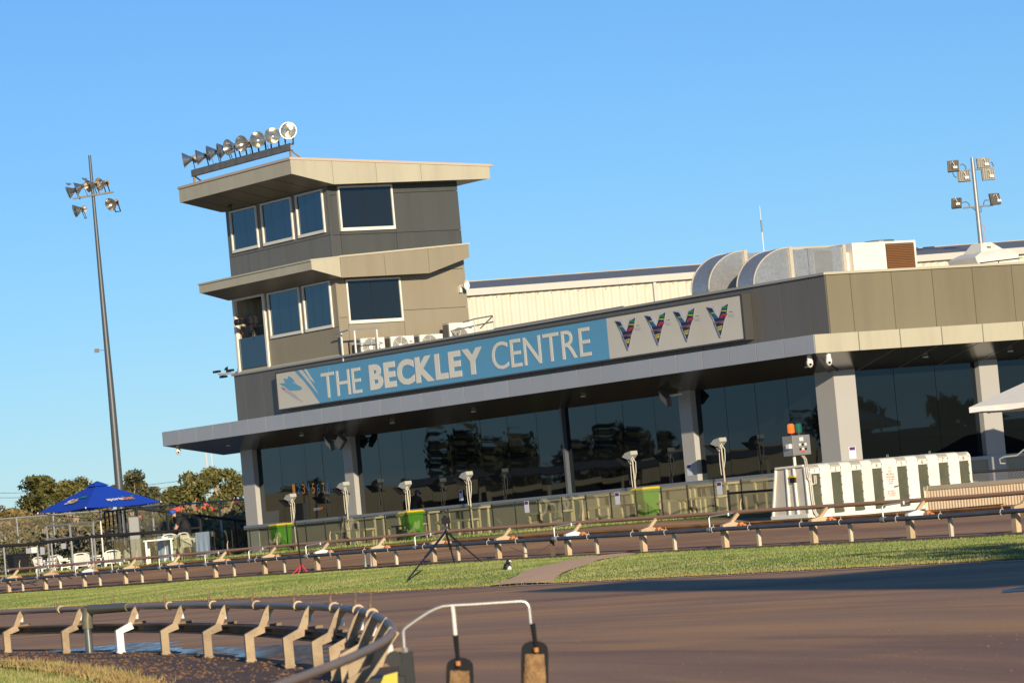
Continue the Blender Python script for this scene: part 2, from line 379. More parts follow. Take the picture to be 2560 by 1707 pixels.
    bp = nn(t, 'ShaderNodeBump'); bp.inputs['Strength'].default_value = 0.35; bp.inputs['Distance'].default_value = 0.012
    ad = nn(t, 'ShaderNodeMath', operation='ADD'); t.links.new(gr.outputs['Fac'], ad.inputs[0]); t.links.new(st.outputs['Fac'], ad.inputs[1])
    t.links.new(ad.outputs[0], bp.inputs['Height']); t.links.new(bp.outputs[0], b.inputs['Normal'])
    MATS[name] = mt; return mt
TRACK = trackmat('raked_sand', (-36, 14, 0), 3.0, 0.62)
TRACK2 = trackmat('raked_sand_far', (-190, -30, 0), 14.0, 0.6)
DIRT = pmat('damp_dirt', (0.10, 0.060, 0.038), 0.8, var=0.4, scale=5, bump=0.8, bscale=14, dirt=(0.22, 0.115, 0.05), dirtamt=0.8, dscale=2.2)
DIRTP = pmat('dry_dirt_path', (0.88, 0.53, 0.29), 0.9, var=0.2, scale=3, bump=0.5, bscale=20, dirt=(0.5, 0.31, 0.18), dirtamt=0.5, dscale=1.5)
GRASSG = pmat('turf_soil', (0.125, 0.150, 0.030), 0.9, var=0.4, scale=1.2, dirt=(0.25, 0.21, 0.06), dirtamt=0.5, dscale=0.5)
FARG = pmat('far_field', (0.16, 0.13, 0.055), 0.9, var=0.3, scale=0.4)
PAVE = pmat('terrace_paving', (0.30, 0.25, 0.18), 0.8, var=0.12, scale=0.8, bump=0.1)

# ------------------------------------------------------------------ ground
def pl(y, pts):
    ys = [p[0] for p in pts]; return float(np.interp(y, ys, [p[1] for p in pts]))
XB = [(2, -2.3), (5, -2.0), (12, -1.35), (15.3, -1.14), (17.7, -.99), (20.3, -.96), (22, -1.03), (24.5, -1.2), (26.7, -1.38), (29, -1.62), (30.7, -1.95), (33.2, -2.43),
      (35.8, -3.03), (38.57, -3.73), (40.7, -4.42), (43.2, -5.3), (45.64, -6.19), (49, -7.6), (55, -10.8), (62, -15.5), (75, -27), (90, -42), (140, -100)]
def xb(y):          # smooth version of the near rail's base line
    return sum(pl(y + d, XB) for d in (-1.5, -.75, 0, .75, 1.5)) / 5
def strip(rows):    # rows of points -> grid mesh
    mb = MB(); n = len(rows[0]); vs_ = [p for r_ in rows for p in r_]; fs_ = []
    for i in range(len(rows) - 1):
        for j in range(n - 1): a = i * n + j; fs_.append((a, a + 1, a + n + 1, a + n))
    mb.add(vs_, fs_); return mb
mb = MB(); mb.quad((-3000, -300, -.12), (3000, -300, -.12), (3000, 5000, -.12), (-3000, 5000, -.12)); struct('ground', mb, FARG)
ys = list(np.arange(2, 60, 1.0)) + list(np.arange(60, 141, 5.0))
struct('near_track', strip([[(xb(y) - .2 + (60 - xb(y)) * u, y, 0) for u in (0, .02, .05, .1, .3, 1)] for y in ys]), TRACK)
struct('infield_ground', strip([[(-90, y, -.03), (xb(y) - 6, y, -.03), (xb(y) - 2.2, y, -.03), (xb(y) - 1.2, y, -.03)] for y in ys]), GRASSG)
def nrm(y):
    d = Vector((xb(y + .5) - xb(y - .5), 1.0, 0)).normalized(); return Vector((d.y, -d.x, 0)), d
rows = []
for y in np.arange(3, 62, .5):
    n_, d_ = nrm(y); p = Vector((xb(y), y, 0)); r_ = []
    for o, z in ((-1.32, -.05), (-1.30, .045), (-1.1, .055), (-.8, .035), (-.45, .02), (-.15, .012), (.12, .004), (.3, -.03)):
        r_.append(tuple(p + n_ * o + Vector((0, 0, z + (random.uniform(-.008, .008) if -1.2 < o < .1 else 0)))))
    rows.append(r_)
struct('dirt_bank', strip(rows), DIRT)
rows = []
for y in np.arange(3, 62, .5):
    n_, d_ = nrm(y); p = Vector((xb(y), y, 0)); rows.append([tuple(p + n_ * o + Vector((0, 0, z))) for o, z in ((-1.37, -.06), (-1.37, .045), (-1.31, .06), (-1.31, -.06))])
struct('timber_edging', strip(rows), pmat('wet_timber', (0.045, 0.030, 0.020), 0.6, var=0.5, scale=6, stretch=(1, 1, .3)))

NP = [(20, 12.5), (30, 11.2), (37, 9.5), (42, 7.6), (46.68, 5.88), (50.2, 4.51), (53.3, 3.09), (56.8, 1.54), (61.8, -.35), (66.2, -2.27), (73.0, -4.78), (80.8, -7.75), (93.93, -12.89), (110, -20), (135, -32)]
NS = [(20, -60), (37, -25), (46.68, -5), (56.8, 12), (66, 24), (80.8, 41), (93.9, 55), (110, 72), (135, 98)]
RD = Vector((-.4295, .9031, 0)); RA = Vector((7.47, 69.0, 0)); RN = Vector((RD.y, -RD.x, 0))     # far rail line, RN points to the far track
def rz(s): return float(np.interp(s, [-60, -8, 0, 22, 53, 110], [0.0, 0.0, .012, .215, .23, .23]))
def railp(s, e=0.0, z=0.0): return RA + RD * s + RN * e + Vector((0, 0, rz(s) + z))
def turf(y, v):
    xn = sum(pl(y + d, NP) for d in (-2, -1, 0, 1, 2)) / 5; s = pl(y, NS); a = Vector((xn, y, 0.006)); b = railp(s, .25)
    p = a.lerp(b, v); p.z += .05 * math.sin(PI * min(1, v * 1.1)) + .02 * math.sin(y * .35) * math.sin(PI * v)
    return p
ty = list(np.arange(20, 136, .8)); tv = [0, .04, .1, .2, .35, .5, .65, .8, .9, 1.0]
struct('turf_strip', strip([[tuple(turf(y, v)) for v in tv] for y in ty]), GRASSG)
rows = [[tuple(turf(y, 0) + Vector((-.42 if j == 0 else -.30, -.2, .012 - .006))) for j in (0, 1)] for y in ty]
struct('track_edge_strip', strip(rows), pmat('edge_concrete', (0.5, 0.46, 0.42), 0.8))
rows = []
for s in np.arange(-40, 100, 2.0):
    rows.append([tuple(railp(s, o, z)) for o, z in ((-.45, .012), (-.2, .035), (.1, .03), (.5, .014))])
struct('rail_dirt_strip', strip(rows), DIRT)
# far track, between the rail and the terrace verge
FX = -4.6                                   # the glass fence stands on this line (building coordinates)
def outer(Y):
    X = float(np.interp(Y, [-60, -15, -13.4, -12.9, -6.2, -5.6, 32, 60, 110], [-3.5, -4.2, -4.6, -7.5, -7.5, FX - .75, FX - .75, FX + 2.6, FX + 11]))
    z = float(np.interp(Y, [-60, -15, -8, -5, 0, 40, 110], [.40, .42, .48, .55, .69, .70, .70])); return X, z
rows = []
for Y in np.arange(-58, 100, .7):
    s = (Y + 22.7) / 52.8 * 53.1; a = railp(s, .1, .008); X, z = outer(Y); b = wor(X, Y, z)
    rows.append([tuple(a.lerp(b, u) + Vector((0, 0, -.05 * math.sin(PI * u)))) for u in (0, .1, .25, .5, .75, 1)])
struct('far_track', strip(rows), TRACK2)
rows = [[tuple(wor(outer(Y)[0] - .05, Y, outer(Y)[1] - .004)), tuple(wor(outer(Y)[0] + .25, Y, outer(Y)[1] + .03)), tuple(wor(FX + .3, Y, .725))] for Y in np.arange(-5.4, 100, .7)]
struct('grass_verge', strip(rows), GRASSG)
mb = MB(); mb.quad(wor(FX + .2, -5.6, .715), wor(40, -5.6, .715), wor(40, 26.5, .715), wor(FX + .2, 26.5, .715)); mb.quad(wor(FX + .2, 26.5, .42), wor(40, 26.5, .42), wor(40, 60, .42), wor(FX + .2, 60, .42)); struct('terrace', mb, PAVE)
mb = MB(); mb.quad(wor(-7.7, -14, .462), wor(60, -14, .462), wor(60, -5.5, .462), wor(-7.7, -5.5, .462)); struct('apron', mb, PAVE)
mb = MB(); mb.quad(wor(FX + .3, 34, .40), wor(700, 34, .40), wor(700, 900, .40), wor(FX + .3, 900, .40)); struct('far_field', mb, FARG)
def path_c(v): return 61.4 - 3.6 * v
rows = [[tuple(turf(path_c(v) + k_ * (1.05 - .35 * v) + .12 * math.sin(v * 17 + k_ * 2), v) + Vector((0, 0, .028 - .016 * abs(k_)))) for k_ in (1, .6, .2, -.2, -.6, -1)] for v in np.linspace(0, 1.0, 16)]
mb = strip(rows)
struct('dirt_path', mb, DIRTP)
mb = MB(); pts = []
for y in np.arange(31.5, 45, .4):
    n_, _d = nrm(y); pts.append(Vector((xb(y), y, .005)) + n_ * (.28 + .10 * math.sin(y * 2.1) + .05 * math.sin(y * 7)))
for y in np.arange(44.6, 31.8, -.4):
    n_, _d = nrm(y); pts.append(Vector((xb(y), y, .005)) + n_ * (.95 + .35 * math.sin(y * .9) + .12 * math.sin(y * 5)))
mb.poly([tuple(p) for p in pts])
PUD = pmat('standing_water', (0.03, 0.033, 0.045), 0.16, var=0.3, bump=0.35, bscale=5)
_t = PUD.node_tree; _tc = nn(_t, 'ShaderNodeTexCoord'); _mp = nn(_t, 'ShaderNodeMapping'); _mp.inputs['Rotation'].default_value = (0, 0, R(-16)); _mp.inputs['Scale'].default_value = (2.6, .35, 1)
_n = nn(_t, 'ShaderNodeTexNoise'); _n.inputs['Scale'].default_value = 1.6; _n.inputs['Detail'].default_value = 7; _n.inputs['Roughness'].default_value = .7
_r = nn(_t, 'ShaderNodeMapRange'); _r.inputs['From Min'].default_value = .36; _r.inputs['From Max'].default_value = .58
_t.links.new(_tc.outputs['Object'], _mp.inputs[0]); _t.links.new(_mp.outputs[0], _n.inputs['Vector']); _t.links.new(_n.outputs['Fac'], _r.inputs['Value']); _t.links.new(_r.outputs['Result'], _t.nodes['Principled BSDF'].inputs['Alpha'])
struct('puddle', mb, PUD)
mb = MB(); mb.prism([(4.05, 33.9, .006), (6.6, 33.2, .006), (6.6, 34.5, .006), (4.5, 34.8, .006)], (0, 0, .02))
single('ground_mat', mb, pmat('blue_mat', (0.0, 0.03, 0.085), 0.6), 'blue mat lying on the sand at the right edge of the picture', 'mat')

# ------------------------------------------------------------------ grass blades
def blades(name, pts, hmin, hmax, wd, mat, label, lean=.5):
    n = len(pts); P_ = np.asarray(pts); an = rng.uniform(0, 2 * PI, n); h = rng.uniform(hmin, hmax, n) * (0.7 + .6 * rng.random(n))
    dx, dy = np.cos(an) * wd / 2, np.sin(an) * wd / 2; la = rng.uniform(0, 2 * PI, n); ll = h * lean * rng.random(n)
    v = np.empty((n, 3, 3)); v[:, 0] = P_; v[:, 1] = P_; v[:, 2] = P_
    v[:, 0, 0] -= dx; v[:, 0, 1] -= dy; v[:, 1, 0] += dx; v[:, 1, 1] += dy; v[:, 2, 0] += np.cos(la) * ll; v[:, 2, 1] += np.sin(la) * ll; v[:, 2, 2] += h
    v[:, :2, 2] -= .006
    me = bpy.data.meshes.new(name); me.vertices.add(n * 3); me.loops.add(n * 3); me.polygons.add(n)
    me.vertices.foreach_set('co', v.reshape(-1)); me.loops.foreach_set('vertex_index', np.arange(n * 3)); me.polygons.foreach_set('loop_start', np.arange(0, n * 3, 3))
    me.update(calc_edges=True); me.materials.append(mat)
    ob = bpy.data.objects.new(name, me); COL.objects.link(ob); setp(ob, label, 'grass', kind='stuff')
def grassmat(name, g1, g2, dry, nsc, amt):
    mt = bpy.data.materials.new(name); mt.use_nodes = True; t = mt.node_tree; b = t.nodes['Principled BSDF']
    g = nn(t, 'ShaderNodeNewGeometry'); c1 = ramp(t, g.outputs['Random Per Island'], [(0, g1), (1, g2)])
    n = nn(t, 'ShaderNodeTexNoise'); n.inputs['Scale'].default_value = nsc; n.inputs['Detail'].default_value = 5; n.inputs['Roughness'].default_value = .65
    t.links.new(g.outputs['Position'], n.inputs['Vector'])
    ad = nn(t, 'ShaderNodeMath', operation='MULTIPLY_ADD'); ad.inputs[1].default_value = .22; t.links.new(g.outputs['Random Per Island'], ad.inputs[0]); t.links.new(n.outputs['Fac'], ad.inputs[2])
    mr = nn(t, 'ShaderNodeMapRange'); mr.inputs['From Min'].default_value = .52; mr.inputs['From Max'].default_value = .74; mr.inputs['To Max'].default_value = amt
    t.links.new(ad.outputs[0], mr.inputs['Value'])
    mx = nn(t, 'ShaderNodeMix', data_type='RGBA'); mx.inputs['B'].default_value = (*dry, 1); t.links.new(mr.outputs['Result'], mx.inputs['Factor']); t.links.new(c1, mx.inputs['A'])
    t.links.new(mx.outputs['Result'], b.inputs['Base Color']); b.inputs['Roughness'].default_value = .6; MATS[name] = mt; return mt
GB1 = grassmat('turf_blades', (0.075, 0.14, 0.015), (0.20, 0.27, 0.040), (0.42, 0.38, 0.13), .35, .75)
GB2 = grassmat('infield_blades', (0.12, 0.17, 0.025), (0.26, 0.30, 0.06), (0.46, 0.35, 0.15), .9, .75)
DRYB = grassmat('dry_fringe', (0.42, 0.30, 0.10), (0.34, 0.30, 0.08), (0.30, 0.17, 0.06), .8, .8)
gp = []
yy = rng.uniform(40, 112, 420000); vv = rng.random(420000)
keep = rng.random(420000) < np.clip(75 / yy, .5, 1.2)
_yt = np.arange(38, 114, .5); _A = np.array([turf(y, 0) for y in _yt]); _B = [np.array([turf(y, v) for y in _yt]) for v in tv]
def turf_np(y, v):
    out = np.zeros((len(y), 3)); vi = np.clip(np.searchsorted(tv, v) - 1, 0, len(tv) - 2); tvn = np.array(tv)
    fr = (v - tvn[vi]) / (tvn[vi + 1] - tvn[vi])
    grid = np.stack(_B)                                  # v, y, 3
    for c in range(3):
        a = np.stack([np.interp(y, _yt, grid[k_, :, c]) for k_ in range(len(tv))])
        out[:, c] = a[vi, np.arange(len(y))] * (1 - fr) + a[vi + 1, np.arange(len(y))] * fr
    return out
P_ = turf_np(yy[keep], vv[keep]); yk, vk = yy[keep], vv[keep]; ok = np.abs(yk - (61.4 - 3.6 * vk)) >  1.07 - .35 * vk
blades('turf_grass', P_[ok], .012, .030, .012, GB1, 'short mown green grass on the strip between the two tracks')
fy = rng.uniform(40, 112, 22000); P_ = turf_np(fy, np.concatenate([rng.random(12000) * .018, 1 - rng.random(10000) * .03]))
blades('dry_grass_fringe', P_, .018, .04, .016, DRYB, 'dry yellow fringe along the edges of the green strip')
iy = rng.uniform(26, 46, 90000); io = rng.random(90000) ** 1.3 * 4.5
P_ = np.stack([np.interp(iy, np.arange(20, 60, .5), [xb(y) for y in np.arange(20, 60, .5)]) - 1.42 - io, iy, np.full(90000, -.03)], 1)
blades('infield_grass', P_, .02, .05, .012, GB2, 'dry and green tufted grass in the bottom left corner')
vy = rng.uniform(-5.4, 45, 16000); vx = FX - .75 + .1 + rng.random(16000) * .75
P_ = np.array([tuple(wor(a, b_, .71)) for a, b_ in zip(vx, vy)])
blades('verge_grass', P_, .03, .08, .025, GB1, 'narrow grass verge at the foot of the glass fence')

wy = rng.uniform(24, 46, 9000); wo = rng.normal(-1.30, .09, 9000)
P_ = np.array([tuple(Vector((xb(y), y, .03)) + nrm(y)[0] * o) for y, o in zip(wy, wo)])
blades('dry_weeds', P_, .02, .07, .010, DRYB, 'dry weeds sprouting along the dark timber edging', 1.0)
cy = rng.uniform(22, 47, 4200); co_ = np.concatenate([rng.normal(-1.0, .18, 2600), rng.uniform(-1.2, .1, 1600)]); mb = MB()
for y, o in zip(cy, co_):
    p = Vector((xb(y), y, .012 - .035 * min(0, o + .2))) + nrm(y)[0] * o; r_ = random.uniform(.005, .019) * (1.5 if random.random() < .08 else 1)
    mb.add([p + Vector((r_ * random.uniform(.6, 1.3) * a_, r_ * random.uniform(.6, 1.3) * b_, c_ * r_ * .8)) for a_, b_, c_ in ((1, 0, 0), (-1, 0, 0), (0, 1, 0), (0, -1, 0), (0, 0, 1), (0, 0, -1))], [(0, 2, 4), (2, 1, 4), (1, 3, 4), (3, 0, 4), (2, 0, 5), (1, 2, 5), (3, 1, 5), (0, 3, 5)])
o_ = bpy.data.objects.new('dirt_clods', mb.mesh('dirt_clods', pmat('clods', (.20, .105, .05), .9, var=.5, scale=30))); COL.objects.link(o_); setp(o_, 'crumbs of brown dirt along the foot of the curved rail', 'dirt', kind='stuff')

mb = MB(); gy = rng.uniform(17, 52, 2600); gx = rng.uniform(-.2, 1, 2600)
for y, u in zip(gy, gx):
    x = max(xb(y) + .5, u * y * .145); r_ = random.uniform(.002, .006) * (1.8 if random.random() < .06 else 1); p = Vector((x, y, .003))
    mb.add([p + Vector((r_ * a_, r_ * b_ * random.uniform(.6, 1.5), c_ * r_ * .7)) for a_, b_, c_ in ((1, 0, 0), (-1, 0, 0), (0, 1, 0), (0, -1, 0), (0, 0, 1))], [(0, 2, 4), (2, 1, 4), (1, 3, 4), (3, 0, 4)])
o_ = bpy.data.objects.new('sand_grit', mb.mesh('sand_grit', pmat('grit', (.27, .15, .08), .9, var=.6, scale=12))); COL.objects.link(o_); setp(o_, 'loose grit scattered over the raked sand track', 'grit', kind='stuff')

# ------------------------------------------------------------------ main building
B = Thing('main_building', 'long grey and tan clubhouse with flat canopy, dark glass front and roof parapet', 'building', (0, 0, .7), 'B')
FLOOR, SILL, SOF, CANB, CANT, PAR0, PAR1 = .72, 1.634, 3.955, 4.375, 4.825, 4.94, 6.38
LEN, WID, OV = 31.65, 13.0, 1.92
mb = MB(); mb.box(.26, WID, .26, LEN - .05, FLOOR, 6.15); B.part('core', mb, DARK)
mb = MB(); mb.box(.2, WID, .2, LEN, 6.15, 6.22); B.part('roof', mb, pmat('roof_membrane', (.25, .24, .22), .8))
# lower wall and sill band
mb = MB(); mb.box(.0, .26, .76, LEN - .1, FLOOR - .05, SILL - .12); mb.box(.64, WID, .0, .26, .44, SILL - .1)
B.part('base_wall', mb, pmat('base_wall_render', (.30, .28, .21), .7, var=.08))
mb = MB(); mb.box(-.10, .2, .0, LEN + .02, SILL - .13, SILL); B.part('sill', mb, pmat('sill_steel', (.22, .235, .26), .4, var=.06, metal=.2))
mb = MB(); mb.box(-.02, WID, -.06, .2, SILL - .14, SILL - .05); B.part('sill', mb, SILVER)
# columns
def column(x0, x1, y0, y1):
    m_ = MB(); m_.box(x0, x1, y0, y1, .44, SOF + .25); B.part('column', m_, COLM)
column(-.03, .63, -.03, .76); column(-.02, .40, 6.30, 6.86); column(-.02, .40, 24.48, 25.02); column(-.02, .5, 30.84, LEN - .02)
column(4.545, 5.145, -.03, .3); column(9.4, 10.0, -.03, .3)
# front panes, each a sheet of its own
def panes(edges, z0, z1, X, mat, axis):
    for a, b in zip(edges[:-1], edges[1:]):
        m_ = MB(); lo, hi = min(a, b) + .008, max(a, b) - .008
        if axis == 'x': m_.box(X, X + .02, lo, hi, z0, z1); c = Vector((X, (lo + hi) / 2, (z0 + z1) / 2))
        else: m_.box(lo, hi, X, X + .02, z0, z1); c = Vector(((lo + hi) / 2, X, (z0 + z1) / 2))
        o_ = bpy.data.objects.new('window_pane', m_.mesh('window_pane', mat, c)); COL.objects.link(o_); o_.parent = B.e
        o_.location = c - B.o; t_ = R(random.uniform(-.16, .16)); o_.rotation_euler = (0, R(random.uniform(-.12, .12)), t_) if axis == 'x' else (R(random.uniform(-.08, .08)), 0, t_ * .6)
panes([.76, 2.2, 3.6, 4.95, 6.30], SILL, SOF + .05, .14, GLS_F, 'x')
panes([6.86, 8.27, 9.79, 11.12, 12.72, 14.18, 15.74, 17.2, 18.74, 20.2, 21.7, 23.1, 24.48], SILL, SOF + .05, .14, GLS_F, 'x')
panes([25.02, 26.6, 27.7, 29.3, 30.84], SILL, SOF + .05, .14, GLS_F, 'x')
panes([.63, 1.95, 3.25, 4.545], SILL - .06, SOF + .05, .14, GLS_R, 'y'); panes([5.145, 6.4, 7.9, 9.4], SILL - .06, SOF + .05, .14, GLS_R, 'y')
mb = MB()
for y in (12.72,): mb.box(.02, .15, y - .05, y + .05, SILL, SOF + .05)
B.part('mullion', mb, pmat('dark_mullion', (.09, .10, .11), .4))
# canopy
mb = MB(); e = .03
mb.quad((0.2, 0, SOF), (0.2, LEN + 1.55, SOF), (-OV + e, LEN + 1.55, CANB), (-OV + e, -OV + e, CANB)); B.part('soffit', mb, SOFFIT)
mb = MB(); mb.quad((0, 0.2, SOF - .004), (-OV + e, -OV + e, CANB - .004), (WID, -OV + e, CANB - .004), (WID, .2, SOF - .004)); B.part('soffit', mb, SOFFIT)
mb = MB(); mb.quad((-OV + e, -OV + e, CANT - .02), (-OV + e, LEN + 1.55, CANT - .02), (.2, LEN + 1.55, CANT + .10), (.2, 0, CANT + .10))
mb.quad((-OV + e, -OV + e, CANT - .022), (.2, 0, CANT + .098), (WID, .2, CANT + .098), (WID, -OV + e, CANT - .022))
mb.quad((-OV + e, LEN + 1.55, CANB), (.2, LEN + 1.55, SOF), (.2, LEN + 1.55, CANT + .1), (-OV + e, LEN + 1.55, CANT - .02)); B.part('canopy_deck', mb, SILVER)
mb = MB(); mb.box(-OV + .02, -OV + .035, -OV + .04, LEN + 1.54, CANB + .01, CANT - .015); mb.box(-OV + .04, WID, -OV + .02, -OV + .035, CANB + .01, CANT - .015); B.part('fascia_backing', mb, JOINT)
js = [LEN + 1.56] + [32.03 - 1.168 * i for i in range(30)]; js = [j for j in js if j > -OV + .3] + [-OV]
for a, b in zip(js[:-1], js[1:]):
    m_ = MB(); m_.box(-OV, -OV + .022, b + (.014 if b > -OV else 0), a - .014, CANB, CANT); B.part('fascia_panel', m_, SILVER)
js = [-OV + .024, -.57] + [.69 + 1.285 * i for i in range(10)]
for a, b in zip(js[:-1], js[1:]):
    m_ = MB(); m_.box(a + .014, min(b, WID) - .014, -OV, -OV + .022, CANB, CANT); B.part('fascia_panel', m_, CREAM)
mb = MB()
for x in (.69, 1.98, 3.26, 4.56, 5.85): mb.bar((x - .1, -OV + .05, CANB - .008), (x + .02, .0, SOF - .002), .014, .006)
B.part('soffit_joint', mb, pmat('soffit_trim', (.3, .28, .22), .4))
for (x, y) in ((-1.0, 25.7), (-1.0, 20.2), (-1.0, 15.6), (-1.0, 30.5), (-1.0, 9.9), (-.85, -.1), (4.9, -.9), (2.2, -.9)):
    z = SOF + (CANB - SOF) * (max(-x, -y if y < 0 else 0) / OV) - .012
    m_ = MB(); m_.lathe([(.07, -.02), (.07, .012), (.05, .012)], (x, y, z), (0, 0, -1), 14); B.part('downlight', m_, WHITE)
# parapet
mb = MB(); mb.box(.03, .2, .03, LEN - .02, PAR0 - .1, PAR1); mb.box(.2, WID, .03, .2, PAR0 - .1, PAR1); B.part('parapet_backing', mb, pmat('joint_light', (.42, .40, .36), .6))
js = [.0] + [.68 + 1.2125 * i for i in range(26)] + [LEN]; js = [j for j in js if j <= LEN]
DKP = pmat('charcoal_cladding', (.125, .115, .098), .42, var=.05, scale=.7, dirt=(.085, .08, .068), dirtamt=.5, dscale=2.2, stretch=(1, 1, .1))
for a, b in zip(js[:-1], js[1:]):
    m_ = MB(); m_.box(0, .028, a + .011, b - .011, PAR0 - .08, PAR1); B.part('parapet_panel', m_, DKP)
js = [.03] + [.78 + 1.285 * i for i in range(11)]
for a, b in zip(js[:-1], js[1:]):
    m_ = MB(); m_.box(a + .009, min(b, WID) - .009, 0, .028, PAR0 - .08, PAR1); B.part('parapet_panel', m_, TAN2)
mb = MB(); mb.box(-.06, .22, -.05, LEN + .05, PAR1, PAR1 + .06); B.part('coping', mb, CAPG)
mb = MB(); mb.box(.225, WID, -.06, .22, PAR1 + .002, PAR1 + .063); mb.box(-.062, .225, -.062, -.052, PAR1, PAR1 + .062); B.part('coping', mb, CAPM)
m_ = MB(); m_.box(.02, .5, LEN - .02, LEN + .02, FLOOR, 6.38); B.part('end_wall', m_, DKP)

# ------------------------------------------------------------------ the sign
SX = -.28
S = Thing('building_sign', 'long light box sign reading THE BECKLEY CENTRE in cream on blue', 'sign', (0, 15.8, 5.08), 'B')
mb = MB(); mb.box(SX, -.005, 3.2, 28.4, 5.06, 5.10); mb.box(SX, -.005, 3.2, 28.4, 6.20, 6.235); mb.box(SX, -.005, 3.2, 3.28, 5.1, 6.2); mb.box(SX, -.005, 28.33, 28.4, 5.1, 6.2)
mb.box(-.2, -.006, 3.28, 28.33, 5.1, 6.2); S.part('frame', mb, pmat('sign_frame', (.05, .047, .042), .5))
SC = pmat('sign_cream', (.60, .555, .45), .4, var=.03, scale=.5, dirt=(.5, .43, .33), dirtamt=.3, dscale=.4)
SB = pmat('sign_blue', (.105, .31, .47), .4, var=.06, scale=.9, dirt=(.10, .33, .52), dirtamt=.4, dscale=.6)
X0 = SX + .012
mb = MB(); mb.box(X0, X0 + .01, 3.28, 9.555, 5.1, 6.2); S.part('face_panel', mb, SC)
mb = MB(); mb.box(X0, X0 + .01, 25.0, 28.33, 5.1, 6.2); S.part('face_panel', mb, SC)
mb = MB(); mb.box(X0, X0 + .01, 9.565, 25.0, 5.1, 6.2); S.part('face_panel', mb, SB)
def flat(pts, x, th=.004):
    m_ = MB(); m_.prism([(x, a, b) for a, b in pts], (th, 0, 0)); return m_
X1 = X0 - .005
S.part('face_panel', flat([(25.0, 6.2), (27.14, 6.2), (27.077, 6.157), (26.85, 6.0), (26.618, 5.862), (26.4, 5.69), (26.171, 5.516), (25.9, 5.27), (25.70, 5.1), (25.0, 5.1)], X1), SB)
X2 = X1 - .005
S.part('stripe', flat([(26.89, 6.19), (26.66, 6.19), (26.207, 5.83), (25.737, 5.372), (25.981, 5.546), (26.473, 5.895)], X2), SC)
S.part('stripe', flat([(26.52, 6.19), (26.38, 6.19), (26.099, 5.91), (25.902, 5.726), (26.198, 5.874)], X2), SC)
S.part('emblem', flat([(28.165, 5.893), (27.77, 5.872), (27.874, 6.028), (27.656, 5.979), (27.516, 6.076), (27.281, 5.968), (27.176, 5.875), (27.142, 5.805), (26.749, 5.658), (26.788, 5.599), (27.086, 5.599), (27.551, 5.63), (27.739, 5.734)], X2), SB)
S.part('emblem', flat([(27.30, 5.855), (27.22, 5.85), (27.19, 5.82), (27.25, 5.815)], X2 - .005), SC)
S.part('emblem', flat([(28.071, 5.787), (27.637, 5.673), (27.117, 5.432), (26.738, 5.211), (27.222, 5.372), (27.747, 5.591), (28.009, 5.71)], X2), pmat('sign_lilac', (.45, .42, .42), .5))
S.part('emblem', flat([(28.021, 5.747), (27.822, 5.696), (27.874, 5.668)], X2 - .005), pmat('sign_red', (.35, .05, .04), .5))
LET = pmat('sign_lettering', (.72, .67, .55), .45, var=.03)
def word(body, y0, y1, z0, z1, bold):
    ws = [text_width(c, 1.0, bold) for c in body]; hh = z1 - z0
    ref = [text_mesh(c, bold)[0] for c in body]; gap = .13 if not bold else .08
    tot = sum(ws_ * (r_.max(0)[1] - r_.min(0)[1]) for ws_, r_ in zip(ws, ref)) / 0.73 + gap * (len(body) - 1)
    k_ = (y0 - y1) / tot; y = y0
    for c, w_, r_ in zip(body, ws, ref):
        wd = w_ * (r_.max(0)[1] - r_.min(0)[1]) / .73 * k_
        m_ = MB(); place_text(m_, c, (X1 - .02, y, z0), (0, -1, 0), (0, 0, 1), width=wd, height=hh, bold=bold, extr=.03)
        m_.v = [(X1 - .006 + (p[0] - (X1 - .02)) * .12, p[1], p[2]) for p in m_.v]
        S.part('letter', m_, LET); y -= wd + gap * k_
word('THE', 25.50, 23.06, 5.225, 5.98, .0); word('BECKLEY', 22.55, 16.05, 5.245, 5.995, .045); word('CENTRE', 15.55, 10.42, 5.27, 6.045, .0)
VC = {'shadow': (.52, .50, .56), 'edge': (.13, .15, .20), 'navy': (.018, .018, .045), 'lime': (.28, .48, .08), 'blue': (.02, .13, .27), 'green': (.02, .20, .07), 'lime2': (.35, .5, .05),
      'red': (.45, .03, .05), 'mauve': (.32, .13, .17), 'yellow': (.55, .48, .06), 'smear1': (.12, .08, .08), 'smear2': (.46, .44, .46)}
